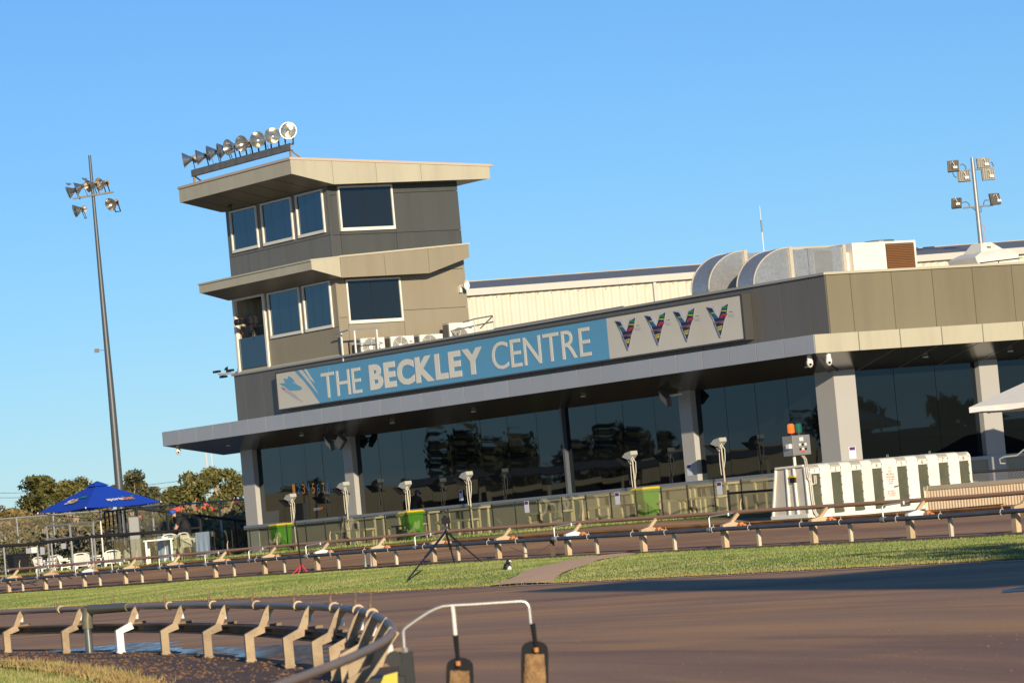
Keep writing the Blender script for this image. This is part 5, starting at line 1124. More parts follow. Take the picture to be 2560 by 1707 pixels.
# ------------------------------------------------------------------ floodlight stands against the glass wall
HEADM = pmat('pale_lamp_head', (.44, .43, .37), .45, var=.12, scale=8)
def lampstand(px_, label):
    p = onx(*px_, -.45); y, z = p.y, p.z
    t = Thing('lamp_stand', label, 'floodlight', (-.45, y - .1, .72), 'B', 'work lights along the glass wall')
    a = MB(); a.tube([(-.45, y - .10, .72), (-.45, y - .06, z - .08)], .022, 8); t.part('pole', a, BRK2, smooth=True)
    k_ = .9
    def hp(X, dy, dz): return (X, y + dy * k_, z + dz * k_)
    a = MB(); a.prism([hp(-.56, .30, .02), hp(-.56, .12, .13), hp(-.56, -.17, .17), hp(-.56, -.19, .06), hp(-.56, .0, -.07)], (.22, 0, 0)); t.part('head', a, HEADM)
    a = MB(); a.prism([hp(-.66, .46, .0), hp(-.66, .02, -.24), hp(-.66, .04, -.26), hp(-.66, .48, -.02)], (.42, 0, 0)); t.part('glare_shield', a, BLACK)
    a = MB(); a.bar(hp(-.45, .3, .02), hp(-.45, .02, -.22), .03, .03); a.bar(hp(-.45, -.02, -.02), hp(-.45, -.05, -.14), .08, .08); t.part('bracket', a, HEADM)
    a = MB(); a.tube([(-.46, y - .08, z), (-.46, y - .22, z - .15), (-.46, y - .2, z - .4), (-.46, y - .12, z - .62)], .010, 5); a.tube([(-.46, y + .03, z - .1), (-.46, y + .05, z - .5), (-.46, y + .03, z - .8)], .008, 5); t.part('cable', a, PLASTIC)
for px_, lab in ((q7(350, 320), 'pale work light on a stand below the painted numbers'), (q7(715, 240), 'pale work light on a stand beside the second column'), (q7(1140, 235), 'pale work light on a stand above the middle green bin'),
                 (q7(1560, 170), 'pale work light on a stand right of the window notice'), (q8(900, 390), 'pale work light on a stand above the rightmost green bin'), (q8(1510, 300), 'pale work light on a stand left of the starting boxes')): lampstand(px_, lab)

# ------------------------------------------------------------------ terrace furniture
GREENB = pmat('green_bin', (.085, .26, .03), .4, var=.15, scale=3); YELB = pmat('yellow_lid', (.72, .50, .02), .4, var=.08)
def wheelie(X, y, z, s, body, lid, label, text=True, cat='bin'):
    t = Thing('wheelie_bin', label, cat, (X, y, z), 'B', 'wheelie bins on the terrace'); h = .95 * s; w0, w1, d0, d1 = .42 * s, .52 * s, .42 * s, .55 * s
    a = MB(); a.add([(X - d0 / 2, y - w0 / 2, z), (X + d0 / 2, y - w0 / 2, z), (X + d0 / 2, y + w0 / 2, z), (X - d0 / 2, y + w0 / 2, z), (X - d1 / 2, y - w1 / 2, z + h * .92), (X + d1 / 2, y - w1 / 2, z + h * .92), (X + d1 / 2, y + w1 / 2, z + h * .92), (X - d1 / 2, y + w1 / 2, z + h * .92)], [(0, 3, 2, 1), (4, 5, 6, 7), (0, 1, 5, 4), (1, 2, 6, 5), (2, 3, 7, 6), (3, 0, 4, 7)])
    a.box(X - d1 / 2 - .03, X + d1 / 2 + .03, y - w1 / 2 - .03, y + w1 / 2 + .03, z + h * .86, z + h * .93); t.part('body', a, body)
    a = MB(); a.add([(X - d1 / 2 - .05, y - w1 / 2 - .05, z + h * .93), (X + d1 / 2 + .05, y - w1 / 2 - .05, z + h * .93), (X + d1 / 2 + .05, y + w1 / 2 + .05, z + h * .93), (X - d1 / 2 - .05, y + w1 / 2 + .05, z + h * .93), (X - d1 / 2, y - w1 / 2, z + h), (X + d1 / 2, y - w1 / 2, z + h), (X + d1 / 2, y + w1 / 2, z + h), (X - d1 / 2, y + w1 / 2, z + h)], [(0, 3, 2, 1), (4, 5, 6, 7), (0, 1, 5, 4), (1, 2, 6, 5), (2, 3, 7, 6), (3, 0, 4, 7)]); t.part('lid', a, lid)
    for sy in (-1, 1):
        a = MB(); a.lathe([(.1 * s, 0), (.1 * s, .05)], (X + d0 / 2, y + sy * w0 / 2 - .02, z + .1 * s), (0, 1, 0), 12); t.part('wheel', a, RUBBER)
    if text:
        a = MB(); a.box(X - d0 / 2 - .06, X - d0 / 2 - .055, y - .06, y + .04, z + h * .42, z + h * .50); a.box(X - d0 / 2 - .055, X - d0 / 2 - .05, y - .12, y + .08, z + h * .38, z + h * .40); t.part('marking', a, PLASTIC)
b1 = onx(*q7(285, 585), FX + .6); b2 = onx(*q7(1185, 500), FX + .6); b3 = onx(*q8(1010, 700), FX + .6)
wheelie(FX + .6, b1.y, .72, .88, GREENB, YELB, 'green bin with yellow lid behind the glass at the far end of the windows')
wheelie(FX + .6, b2.y, .72, .88, GREENB, YELB, 'green bin with yellow lid left of the camera tripod')
wheelie(FX + .6, b3.y, .72, .88, GREENB, YELB, 'green bin with yellow lid nearest the starting boxes')
BENCH = pmat('bench_timber', (.44, .38, .25), .6, var=.12, scale=4)
bench0 = None
def bench(X, y, tall, label):
    global bench0
    t = Thing('table' if tall else 'bench', label, 'table' if tall else 'bench', (X, y, .72), 'B', 'timber tables and benches behind the glass'); h = .72 if tall else .42
    a = MB(); a.box(X - .18, X + .18, y - .9, y + .9, .72 + h, .72 + h + .05); t.part('top', a, BENCH)
    for sx, sy in ((-1, -1), (1, -1), (-1, 1), (1, 1)):
        a = MB(); a.box(X + sx * .14 - .03, X + sx * .14 + .03, y + sy * .8 - .03, y + sy * .8 + .03, .715, .72 + h); t.part('leg', a, BENCH)
names = ['behind the far green bin', 'right of the far green bin', 'left of the middle green bin', 'right of the middle green bin', 'behind the camera tripod', 'right of the camera tripod', 'left of the rightmost green bin', 'behind the rightmost green bin', 'between the rightmost bin and the boxes']
ys_ = [18.6, 15.6, 12.9, 8.2, 5.4, 2.6, 1.2, -1.6, -3.8]
for nme, y in zip(names, ys_):
    bench(FX + 1.5, y, True, 'pale timber table behind the glass ' + nme); bench(FX + .9, y - .4, False, 'low pale timber bench behind the glass ' + nme)

# white plastic chairs and tables on the far terrace
def chair(label):
    t = Thing('plastic_chair', label, 'chair', (0, 0, 0), 'L', 'white plastic garden chairs'); t.local = True
    a = MB(); a.prism([(-.24, -.22, .42), (.24, -.22, .42), (.22, .22, .40), (-.22, .22, .40)], (0, 0, .03)); t.part('seat', a, PLASTIC)
    a = MB(); n = 8
    for i in range(5):
        x = -.18 + i * .09; a.bar((x, .22, .42), (x * 1.05, .34, .78), .078, .02, (0, 1, 0))
    for i in range(n): an0, an1 = PI * i / n, PI * (i + 1) / n; a.bar((-.25 * math.cos(an0), .34, .76 + .09 * math.sin(an0)), (-.25 * math.cos(an1), .34, .76 + .09 * math.sin(an1)), .03, .07, (0, 1, 0))
    a.bar((-.24, .22, .40), (-.26, .34, .78), .06, .03, (0, 1, 0)); a.bar((.24, .22, .40), (.26, .34, .78), .06, .03, (0, 1, 0)); t.part('backrest', a, PLASTIC)
    for sx in (-1, 1):
        a = MB(); a.bar((sx * .26, -.22, .62), (sx * .26, .30, .66), .06, .03); a.bar((sx * .26, -.22, .62), (sx * .25, -.22, .42), .05, .03); t.part('arm', a, PLASTIC)
        for y in (-.22, .24):
            a = MB(); a.bar((sx * .24, y, .42), (sx * .29, y * 1.2, 0), .06, .04, (0, 1, 0)); t.part('leg', a, PLASTIC)
    return t
chair0 = chair('white plastic chair')
spots = [((1000, 905), 118.5, -20, 'white plastic chair at the left end of the group by the dark bin'), ((900, 880), 119.3, 60, 'white plastic chair turned sideways beside the leftmost one'), ((1330, 870), 118.2, 100, 'white plastic chair facing left next to the fence post'), ((1520, 850), 119.5, 200, 'white plastic chair with its back to the dark hedge'),
         ((1690, 840), 118.2, 160, 'white plastic chair left of the umbrella pole'), ((1900, 830), 119.0, 80, 'white plastic chair just behind the umbrella pole'), ((2190, 800), 118.0, 190, 'white plastic chair right of the umbrella pole'), ((2330, 800), 118.6, 250, 'white plastic chair beside the one right of the umbrella pole')]
for i, ((x, y), d, an, lab) in enumerate(spots):
    p = at(x * .12755, 1290 + y * .12755, d + 14.5); e_ = chair0.e if i == 0 else copy_tree(chair0.e); e_.location = (p.x, p.y, .42); e_.rotation_euler = (0, 0, R(an)); e_['label'] = lab
for x, y, d, an, lab in ((985 / 2352 * 340 + 300, 1365, 117.6, 150, 'white plastic chair behind the left hanging sheet'), (1270 / 2352 * 340 + 300, 1365, 117.0, 60, 'white plastic chair between the two hanging sheets'), (2270, 0, 0, 0, None)):
    if lab:
        p = at(x, y, d); e_ = copy_tree(chair0.e); e_.location = (p.x, p.y, .72); e_.rotation_euler = (0, 0, R(an)); e_['label'] = lab
for x, lab in ((2270, 'white plastic chair behind the low mesh fence right of the boxes'), (2285, 'second white plastic chair behind the low mesh fence')):
    p = at(x, 1200, 91 + (x - 2270) * .05); e_ = copy_tree(chair0.e); e_.location = (p.x, p.y, .462); e_.rotation_euler = (0, 0, R(170)); e_['label'] = lab; e_.scale = (1.05, 1.05, 1.05)
def ptable(p, label, z=.42):
    t = Thing('plastic_table', label, 'table', (p.x, p.y, z), 'L', 'white plastic tables'); t.local = True
    a = MB(); a.box(-.45, .45, -.45, .45, .68, .72); t.part('top', a, PLASTIC)
    for sx in (-1, 1):
        for sy in (-1, 1): a = MB(); a.box(sx * .38 - .03, sx * .38 + .03, sy * .38 - .03, sy * .38 + .03, 0, .68); t.part('leg', a, PLASTIC)
ptable(at(1130 * .12755, 1400, 133.6), 'white plastic table among the chairs by the dark bin'); ptable(at(1600 * .12755, 1400, 134.2), 'white plastic table left of the umbrella pole'); ptable(at(2060 * .12755, 1395, 134.0), 'white plastic table right of the umbrella pole')
ptable(at(400, 1360, 117.2), 'white plastic table the man leans over', .72)
wl = loc(at(345 * .12755, 1380, 134.5)); wheelie(wl.x, wl.y, .42, 1.08, BLACK, BLACK, 'dark wheelie bin at the far left behind the post and rail fence', False)
# blue umbrella
u0 = at(243, 1206, 133.0); ux, uy = u0.x, u0.y
UB = pmat('umbrella_blue', (.008, .055, .42), .65, var=.10, scale=2)
t = Thing('market_umbrella', 'large blue market umbrella with sportsbet lettering over white chairs', 'umbrella', (ux, uy, .42))
hs = 1.52; zr, za, ang = at(246, 1268, 133).z, u0.z, R(-6)
cs = [Vector((ux + hs * 1.414 * math.cos(ang + k_ * PI / 2), uy + hs * 1.414 * math.sin(ang + k_ * PI / 2), zr)) for k_ in range(4)]
ap = Vector((ux, uy, za)); a = MB()
for k_ in range(4):
    A_, B_ = cs[k_], cs[(k_ + 1) % 4]; n = 6; grid = []
    for j in range(n + 1):
        row = []
        for i in range(n + 1): p = A_.lerp(B_, i / n).lerp(ap, j / n); p.z -= .05 * math.sin(PI * i / n) * (1 - j / n); row.append(p)
        grid.append(row)
    a.add([p for r_ in grid for p in r_], [(j * (n + 1) + i, j * (n + 1) + i + 1, (j + 1) * (n + 1) + i + 1, (j + 1) * (n + 1) + i) for j in range(n) for i in range(n)])
t.part('canopy', a, UB)
a = MB()
for k_ in range(4): A_, B_ = cs[k_].lerp(ap, .80) + Vector((0, 0, .05)), cs[(k_ + 1) % 4].lerp(ap, .80) + Vector((0, 0, .05)); a.add([A_, B_, ap + Vector((0, 0, .06))], [(0, 1, 2)])
t.part('vent_cap', a, UB)
a = MB(); a.tube([(ux, uy, .42), (ux, uy, za)], .028, 10); t.part('pole', a, PLASTIC, smooth=True)
a = MB(); a.lathe([(.35, 0), (.35, .06), (.08, .09)], (ux, uy, .42), n=16); t.part('base', a, DGREY)
a = MB()
for c_ in cs: a.tube([Vector((ux, uy, 2.35)), c_ + Vector((0, 0, -.03))], .012, 5)
t.part('rib', a, DGREY)
for c_ in cs: a = MB(); a.ball(c_, .03, 8); t.part('corner_cap', a, PLASTIC)
# the two camera-side faces carry lettering
order = sorted(range(4), key=lambda k_: (cs[k_] + cs[(k_ + 1) % 4]).y)[:2]; order = sorted(order, key=lambda k_: (cs[k_] + cs[(k_ + 1) % 4]).x)
for idx, k_ in enumerate(order):
    A_, B_ = cs[k_], cs[(k_ + 1) % 4]
    if A_.x > B_.x: A_, B_ = B_, A_
    ex = (B_ - A_).normalized(); mid_ = (A_ + B_) / 2; ey = (ap - mid_).normalized(); nz_ = ex.cross(ey)
    if nz_.z < 0: nz_ = -nz_
    off = nz_ * .03
    if idx == 0:
        o0 = mid_ + ey * .32 - ex * .30 + off; m_ = MB(); place_text(m_, 'S', o0, (ex + ey * .25).normalized(), ey, width=.32, height=.30, bold=.05); t.part('lettering', m_, PLASTIC)
        m_ = MB(); place_text(m_, 'b', o0 + ex * .30 + ey * .04, (ex + ey * .1).normalized(), (ey + ex * .35).normalized(), width=.30, height=.34, bold=.05); t.part('lettering', m_, YELB)
        m_ = MB(); m_.obox(o0 + ex * .75 + ey * .42, (.34, .12, .004), Matrix((ex, ey, nz_)).transposed()); t.part('logo_tab', m_, pmat('logo_green', (.02, .22, .12), .5))
    else:
        o0 = mid_ + ey * .26 - ex * .45 + off; m_ = MB(); w0 = place_text(m_, 'sports', o0, ex, ey, height=.24, bold=.04); t.part('lettering', m_, PLASTIC)
        m_ = MB(); w1 = place_text(m_, 'bet', o0 + ex * (w0 + .02) + ey * .045, ex, ey, height=.24, bold=.04); t.part('lettering', m_, pmat('logo_orange', (.62, .24, .06), .5))
        m_ = MB(); m_.obox(o0 + ex * (w0 + w1 + .04) + ey * .30, (.13, .07, .004), Matrix((ex, ey, nz_)).transposed()); t.part('logo_tab', m_, MATS['logo_green'])
# hanging sheets on the fence
SHEET = pmat('pale_blue_sheet', (.42, .52, .58), .6, var=.08, scale=4)
for (xa, ya_, xb_, yb_), lab in (((640, 770, 905, 1165), 'pale blue sheet hung on the glass left of the leaning man'), ((1300, 690, 1575, 1080), 'pale blue sheet hung on the glass right of the leaning man')):
    p0, p1 = onx(300 + xa * .14456, 1230 + ya_ * .14456, FX - .03), onx(300 + xb_ * .14456, 1230 + yb_ * .14456, FX - .03)
    m_ = MB(); n = 10; vs_ = []
    for j in range(n + 1):
        for i in range(n + 1): vs_.append(wor(FX - .03 + .012 * math.sin(i * 1.7) * j / n, p0.y + (p1.y - p0.y) * i / n, 1.53 - (1.53 - max(.74, p1.z)) * j / n))
    m_.add(vs_, [(j * (n + 1) + i, j * (n + 1) + i + 1, (j + 1) * (n + 1) + i + 1, (j + 1) * (n + 1) + i) for j in range(n) for i in range(n)]); single('hanging_sheet', m_, SHEET, lab, 'sheet')
# post and rail fence on the far left, chain link behind
t = Thing('pipe_fence', 'black top rail on grey posts left of the umbrella', 'fence', at(100, 1380, 119))
a = MB(); a.tube([at(-60, 1290 + 610 * .12755, 118.5), at(60, 1290 + 560 * .12755, 118.5), at(230, 1290 + 400 * .12755, 118.0), at(470, 1290 + 270 * .12755, 117.5)], .05, 8); t.part('rail', a, BLACK, smooth=True)
for x, y0_, y1_, d in ((70, 610, 1110, 118.5), (722, 540, 1040, 118.5), (1005, 530, 760, 121), (1395, 460, 780, 118.2), (1785, 380, 900, 118)):
    p = at(x * .12755, 1290 + y0_ * .12755, d); a = MB(); a.tube([(p.x, p.y, .68), (p.x, p.y, p.z)], .03, 8); t.part('post', a, GALV)
for (x0_, x1_, y0_, y1_), lab in (((515, 610, 620, 730), 'grey notice on the far left rail fence'), ((615, 720, 600, 720), 'white notice beside the grey one on the far left fence'), ((795, 870, 600, 755), 'narrow grey notice low on the far left fence'), ((1205, 1290, 520, 640), 'narrow grey notice high on the far left fence')):
    A_, B_ = at(x0_ * .12755, 1290 + y1_ * .12755, 118.4), at(x1_ * .12755, 1290 + y0_ * .12755, 118.4); m_ = MB(); m_.box(A_.x, B_.x, 118.38, 118.40, A_.z, B_.z)
    single('fence_notice', m_, pmat('notice_white', (.62, .60, .55), .6, var=.5, scale=40) if '615' in str(x0_) else pmat('notice_grey', (.26, .27, .31), .6, var=.4, scale=40), lab, 'notice', 'notices on the far left fence')
CL_ = meshmat('chain_link', (.22, .20, .16), .085, .09); CLB = meshmat('chain_link_black', (.06, .06, .065), .075, .2)
def linkmesh(t, pts_bot, pts_top, mat, name='mesh'):
    m_ = MB(); n = len(pts_bot); m_.add(list(pts_bot) + list(pts_top), [(i, i + 1, n + i + 1, n + i) for i in range(n - 1)])
    ob = t.part(name, m_, mat); uv = ob.data.uv_layers.new(name='UVMap'); L_ = [0]
    for i in range(n - 1): L_.append(L_[-1] + (Vector(pts_bot[i + 1]) - Vector(pts_bot[i])).length)
    for lp in ob.data.loops:
        vi = lp.vertex_index; i = vi % n; h = 0 if vi < n else (Vector(pts_top[i]) - Vector(pts_bot[i])).length; uv.data[lp.index].uv = (L_[i], h)
t = Thing('chain_link_fence', 'tall chain link fence with pipe top rail in front of the trees', 'fence', at(300, 1300, 145))
tp = [at(x, y, 145) for x, y in ((-120, 1307), (0, 1297), (320, 1271), (640, 1245), (760, 1236))]
a = MB(); a.tube(tp, .03, 8); t.part('top_rail', a, GALV)
for x in (-60, 41, 132, 380, 548): p = at(x, 1297 - x * .081, 145); a = MB(); a.tube([(p.x, 145, .6), (p.x, 145, p.z)], .035, 8); t.part('post', a, GALV)
linkmesh(t, [(p.x, p.y, .62) for p in tp], tp, CL_)
t = Thing('ramp_handrail', 'black sloping handrail with posts beyond the terrace end', 'railing', at(450, 1330, 128))
r0 = [at(300 + x * .14456, 1230 + y * .14456, 128) for x, y in ((110, 255), (280, 275), (810, 335), (1375, 405), (1985, 480), (2300, 520))]
a = MB(); a.tube(r0, .045, 8); t.part('rail', a, BLACK)
for p in r0[1:]: a = MB(); a.tube([(p.x, p.y, .6), (p.x, p.y, p.z + .03)], .05, 8); t.part('post', a, BLACK)
a = MB(); a.tube([at(300 + x * .14456, 1230 + y * .14456, 127.5) for x, y in ((0, 760), (600, 700), (900, 660), (1380, 610))], .035, 8); t.part('lower_rail', a, BLACK)
t = Thing('meter_box', 'grey metal cabinet beside the foot of the tall light pole', 'cabinet', at(337, 1345, 123)); A_, B_ = at(300 + 175 * .14456, 1230 + 800 * .14456, 123), at(300 + 315 * .14456, 1230 + 420 * .14456, 123)
a = MB(); a.box(A_.x, B_.x, 123, 123.3, .66, B_.z); t.part('cabinet', a, pmat('cabinet_grey', (.24, .235, .225), .5)); a = MB(); a.box(A_.x + .02, B_.x - .02, 122.985, 123, .9, B_.z - .05); t.part('door', a, pmat('cabinet_door', (.27, .265, .25), .5))
t = Thing('steel_frame', 'empty rectangular grey steel frame standing before the trees', 'frame', at(170, 1340, 132))
z0_ = [at(x * .12755, 1290 + y * .12755, 132) for x, y in ((905, 195), (1820, 110), (1840, 400), (935, 470))]
a = MB(); a.tube(z0_[:2], .035, 6); a.tube(z0_[2:], .05, 6); t.part('rail', a, DGREY)
for p, q_ in ((z0_[0], z0_[3]), (z0_[1], z0_[2]), (z0_[0].lerp(z0_[1], .5), z0_[3].lerp(z0_[2], .5))): a = MB(); a.tube([p, q_, (q_.x, q_.y, .6)], .04, 6); t.part('post', a, GALV)
# black stair enclosure behind the umbrella pole
t = Thing('stair_gate', 'black barred gate behind the umbrella pole', 'gate', at(285, 1330, 134)); A_, B_ = at(270, 1385, 134), at(312, 1275, 134)
for i in range(6): x = A_.x + (B_.x - A_.x) * i / 5; a = MB(); a.tube([(x, 134, .62), (x, 134, B_.z)], .03, 6); t.part('bar', a, BLACK)
a = MB(); a.tube([(A_.x, 134, B_.z), (B_.x + 1.2, 134, B_.z + .1)], .035, 6); a.tube([(A_.x, 134, 1.6), (B_.x + .4, 134, 1.62)], .03, 6); t.part('rail', a, DGREY)

# ------------------------------------------------------------------ man leaning on the fence
pm_ = loc(at(445, 1340, 113)); MX, MY = FX + .62, onx(455, 1340, FX + .62).y
pw = wor(MX, MY, .72)
def skin_body(name, verts, edges, radii, mat_fn, mats, parent):
    me = bpy.data.meshes.new(name); me.from_pydata(verts, edges, []); ob = bpy.data.objects.new(name, me); COL.objects.link(ob)
    md = ob.modifiers.new('skin', 'SKIN'); md.use_smooth_shade = True
    for i, r_ in enumerate(radii): me.skin_vertices[0].data[i].radius = (r_, r_) if not isinstance(r_, tuple) else r_
    me.skin_vertices[0].data[0].use_root = True
    sb_ = ob.modifiers.new('sub', 'SUBSURF'); sb_.levels = 2; sb_.render_levels = 2
    bpy.context.view_layer.update(); me2 = bpy.data.meshes.new_from_object(ob.evaluated_get(bpy.context.evaluated_depsgraph_get())); bpy.data.objects.remove(ob)
    me2.materials.clear()
    for m_ in mats: me2.materials.append(m_)
    for p_ in me2.polygons: p_.material_index = mat_fn(p_.center); p_.use_smooth = True
    o2 = bpy.data.objects.new(name, me2); COL.objects.link(o2); o2.parent = parent; return o2
MAN = Thing('person', 'man in black shirt and blue cap leaning forward with a hand on the fence', 'person', pw, 'L', rot=None)
MAN.local = True; MAN.e.rotation_euler = (0, 0, R(-6))
# local axes: x to the right in the picture, y away from the camera
V_ = [(.16, .05, .86), (.14, .05, 1.0), (.05, .03, 1.18), (-.05, .0, 1.30), (-.13, -.02, 1.36), (-.17, -.03, 1.40), (-.21, -.05, 1.46),      # pelvis .. head
      (-.02, -.17, 1.27), (-.10, -.24, 1.02), (-.22, -.26, .83), (-.25, -.26, .79), (.02, .18, 1.26), (.04, .26, 1.0), (-.1, .2, .84), (-.13, .18, .8),   # arms
      (.15, -.08, .80), (.10, -.10, .47), (.14, -.09, .08), (.06, -.14, .03), (.17, .14, .80), (.14, .15, .47), (.19, .16, .08), (.11, .12, .03)]
E_ = [(0, 1), (1, 2), (2, 3), (3, 4), (4, 5), (5, 6), (3, 7), (7, 8), (8, 9), (9, 10), (3, 11), (11, 12), (12, 13), (13, 14), (0, 15), (15, 16), (16, 17), (17, 18), (0, 19), (19, 20), (20, 21), (21, 22)]
R_ = [.17, .185, .19, .15, .065, .075, .085, .085, .055, .04, .045, .085, .055, .04, .045, .095, .068, .048, .04, .095, .068, .048, .04]
def mf(c):
    if c.z < .12: return 3
    if c.z < .48: return 0
    if c.z < .88 and c.x > -.06: return 2
    if c.z > 1.36 and c.x < -.12: return 0
    if c.x < -.07 and c.z < 1.12: return 0
    if abs(c.y) > .2 and c.z < 1.08: return 0
    return 1
SKINM = pmat('skin', (.50, .25, .17), .5, var=.08); SHIRT = pmat('black_shirt', (.012, .012, .013), .85); SHORT = pmat('dark_shorts', (.03, .035, .05), .8)
skin_body('body', V_, E_, R_, mf, [SKINM, SHIRT, SHORT, BLACK], MAN.e)
CAPB = pmat('blue_cap', (.02, .10, .45), .7)
a = MB(); a.ball((-.215, -.05, 1.505), .095, 12, (1.05, .95, .8)); a.prism([(-.30, -.12, 1.47), (-.30, .02, 1.47), (-.40, .0, 1.42), (-.40, -.10, 1.42)], (0, 0, .015)); MAN.part('cap', a, CAPB, smooth=True)
for k_ in range(5):
    a = MB(); yy_ = -.30 + k_ * .02; a.tube([(-.25, yy_, .79), (-.30 - .01 * (k_ % 3), yy_ - .004, .785), (-.325 - .01 * (k_ % 3), yy_ - .006, .755)], [.011, .010, .008], 6); MAN.part('finger', a, SKINM, smooth=True)

# ------------------------------------------------------------------ starting boxes
YB = -7.67; XB0 = -6.66; ZB = .49
SB_ = Thing('starting_boxes', 'white eight berth greyhound starting boxes with dark mesh gates', 'starting boxes', (-4.4, YB + .7, ZB), 'B')
BOXW = pmat('box_white', (.80, .76, .65), .4, var=.04, scale=1.5, dirt=(.5, .36, .2), dirtamt=.35, dscale=1.2)
GATE = pmat('gate_mesh', (.075, .078, .045), .7, var=.35, scale=4, dirt=(.13, .115, .06), dirtamt=.6, dscale=1.5)
zt = 1.66; rad = .14
def hood(x0, x1, out):    # front, rounded shoulder and top strap, profile in Y/z
    pts = [(YB - out, ZB + .03), (YB - out, zt - rad)]
    for i in range(1, 7): an = PI / 2 * i / 6; pts.append((YB - out + rad * (1 - math.cos(an)), zt - rad + rad * math.sin(an) + out))
    pts += [(YB + 1.0, zt + out + .02), (YB + 1.0, zt - .03), (YB + .1, zt - .06), (YB + .06, zt - .12), (YB + .05, ZB + .03)]
    m_ = MB(); m_.prism([(x0, y, z) for y, z in pts], (x1 - x0, 0, 0)); return m_
P8 = [-6.46, -5.88, -5.31, -4.74, -4.04, -3.45, -2.86, -2.27]
XEND = -2.06
a = MB(); a.prism([(XB0 + .02, YB + .08, ZB), (XB0 + .02, YB + 1.46, ZB), (XB0 + .02, YB + 1.16, zt - .02), (XB0 + .02, YB + .08, zt - .06)], (XEND - XB0 - .04, 0, 0)); SB_.part('body', a, GATE)
# solid straps between the gates
edges = [(XB0, P8[0] - .14)] + [(P8[i] + .14, P8[i + 1] - .14) for i in range(7)] + [(P8[7] + .14, XEND)]
for i, (x0, x1) in enumerate(edges):
    out = .0 if i in (0, 8) else .012
    SB_.part('strap' if i != 4 else 'door_strap', hood(x0, x1, out), BOXW, smooth=False)
for i, x in enumerate(P8):
    a = MB(); a.box(x - .138, x + .138, YB + .012, YB + .03, ZB + .07, zt - .20); g = SB_.part('gate', a, GATE)
    a = MB(); a.box(x - .13, x + .13, YB - .002, YB + .03, zt - .20, zt - .08); SB_.part('header', a, BOXW, g); a = MB(); a.box(x - .13, x + .13, YB - .012, YB + .02, ZB + .02, ZB + .065); SB_.part('threshold', a, BOXW, g)
    a = MB(); place_text(a, str(i + 1), (x, YB - .006, zt - .138), (1, 0, 0), (0, 0, 1), height=.085, bold=.0, center=True); SB_.part('number', a, BLACK, g)
    a = MB(); a.box(x - .13, x + .13, YB + .03, YB + .9, zt - .075, zt - .05); SB_.part('roof_panel', a, pmat('box_roof', (.46, .40, .27), .6, var=.25, scale=8), g)
    a = MB()
    for sx in (-.135, .135):
        for j in range(6): a.box(x + sx - .006, x + sx + .006, YB - .022, YB - .008, ZB + .1 + j * .19, ZB + .125 + j * .19)
    SB_.part('hinge_pin', a, DGREY, g, kind='stuff')
a = MB(); a.prism([(XB0, YB + .02, ZB), (XB0, YB + 1.48, ZB), (XB0, YB + 1.18, zt), (XB0, YB + .12, zt)], (.025, 0, 0)); sp_ = SB_.part('side_panel', a, pmat('box_side', (.66, .61, .50), .45, var=.06, dirt=(.45, .30, .15), dirtamt=.5, dscale=1.5))
a = MB()
for y0_, y1_ in ((YB + .03, YB + .05), (YB + .45, YB + .47), (YB + .78, YB + .74), (YB + 1.44, YB + 1.15)): a.bar((XB0 - .02, y0_, ZB), (XB0 - .02, y1_, zt - .04), .045, .04, (0, 1, 0))
a.bar((XB0 - .02, YB + .1, zt - .005), (XB0 - .02, YB + 1.15, zt - .005), .045, .045); a.bar((XB0 - .02, YB + .04, ZB + .06), (XB0 - .02, YB + 1.45, ZB + .06), .07, .1); SB_.part('side_frame', a, BOXW, sp_)
a = MB(); a.box(XB0 - .05, XB0 - .0, YB + .44, YB + .62, 1.30, 1.42); SB_.part('motor_cover', a, BLACK, sp_); a = MB(); a.box(XB0 - .055, XB0, YB + .43, YB + .63, 1.42, 1.46); SB_.part('motor_cap', a, YELB, sp_)
a = MB(); a.box(XB0 - .01, XEND + .02, YB - .04, YB + .05, ZB - .06, ZB + .03); SB_.part('base_rail', a, BOXW)
# notices on the centre panel
xc = (P8[3] + P8[4]) / 2; RED = pmat('notice_red', (.62, .05, .06), .5); yn = YB - .0145
a = MB(); a.box(xc - .17, xc + .17, YB - .0135, YB - .0122, 1.02, 1.46); SB_.part('notice', a, BOXW)
def ntext(body, z, h, mat, dx=0):
    m_ = MB(); place_text(m_, body, (xc + dx, yn - .002, z), (1, 0, 0), (0, 0, 1), height=h, bold=.01, center=True); SB_.part('notice_text', m_, mat)
ntext('NO', 1.37, .045, RED); ntext('MOBILE', 1.305, .045, RED); ntext('PHONES', 1.24, .045, RED); ntext('TO BE USED', 1.185, .03, BLACK); ntext('IN THIS', 1.14, .03, BLACK); ntext('AREA', 1.095, .03, BLACK)
ntext('NO VEST -', .92, .032, RED); ntext('NO TRACK', .875, .032, RED); ntext('ACCESS', .83, .032, RED)
a = MB(); a.lathe([(.03, 0), (.03, .004)], (xc, yn, 1.445), (0, -1, 0), 10); SB_.part('warning_sticker', a, pmat('sticker_yellow', (.7, .62, .02), .5))
a = MB(); a.bar((xc + .06, YB - .06, 1.02), (xc + .17, YB - .06, 1.03), .02, .02); SB_.part('door_handle', a, DGREY)
for x in (-5.9, -4.1, -2.9): a = MB(); a.tube([(x, YB + .4 + .03 * math.cos(i * PI / 4), zt + .06 + .03 * math.sin(i * PI / 4)) for i in range(8)], .008, 5, closed=True); SB_.part('lifting_eye', a, GALV)
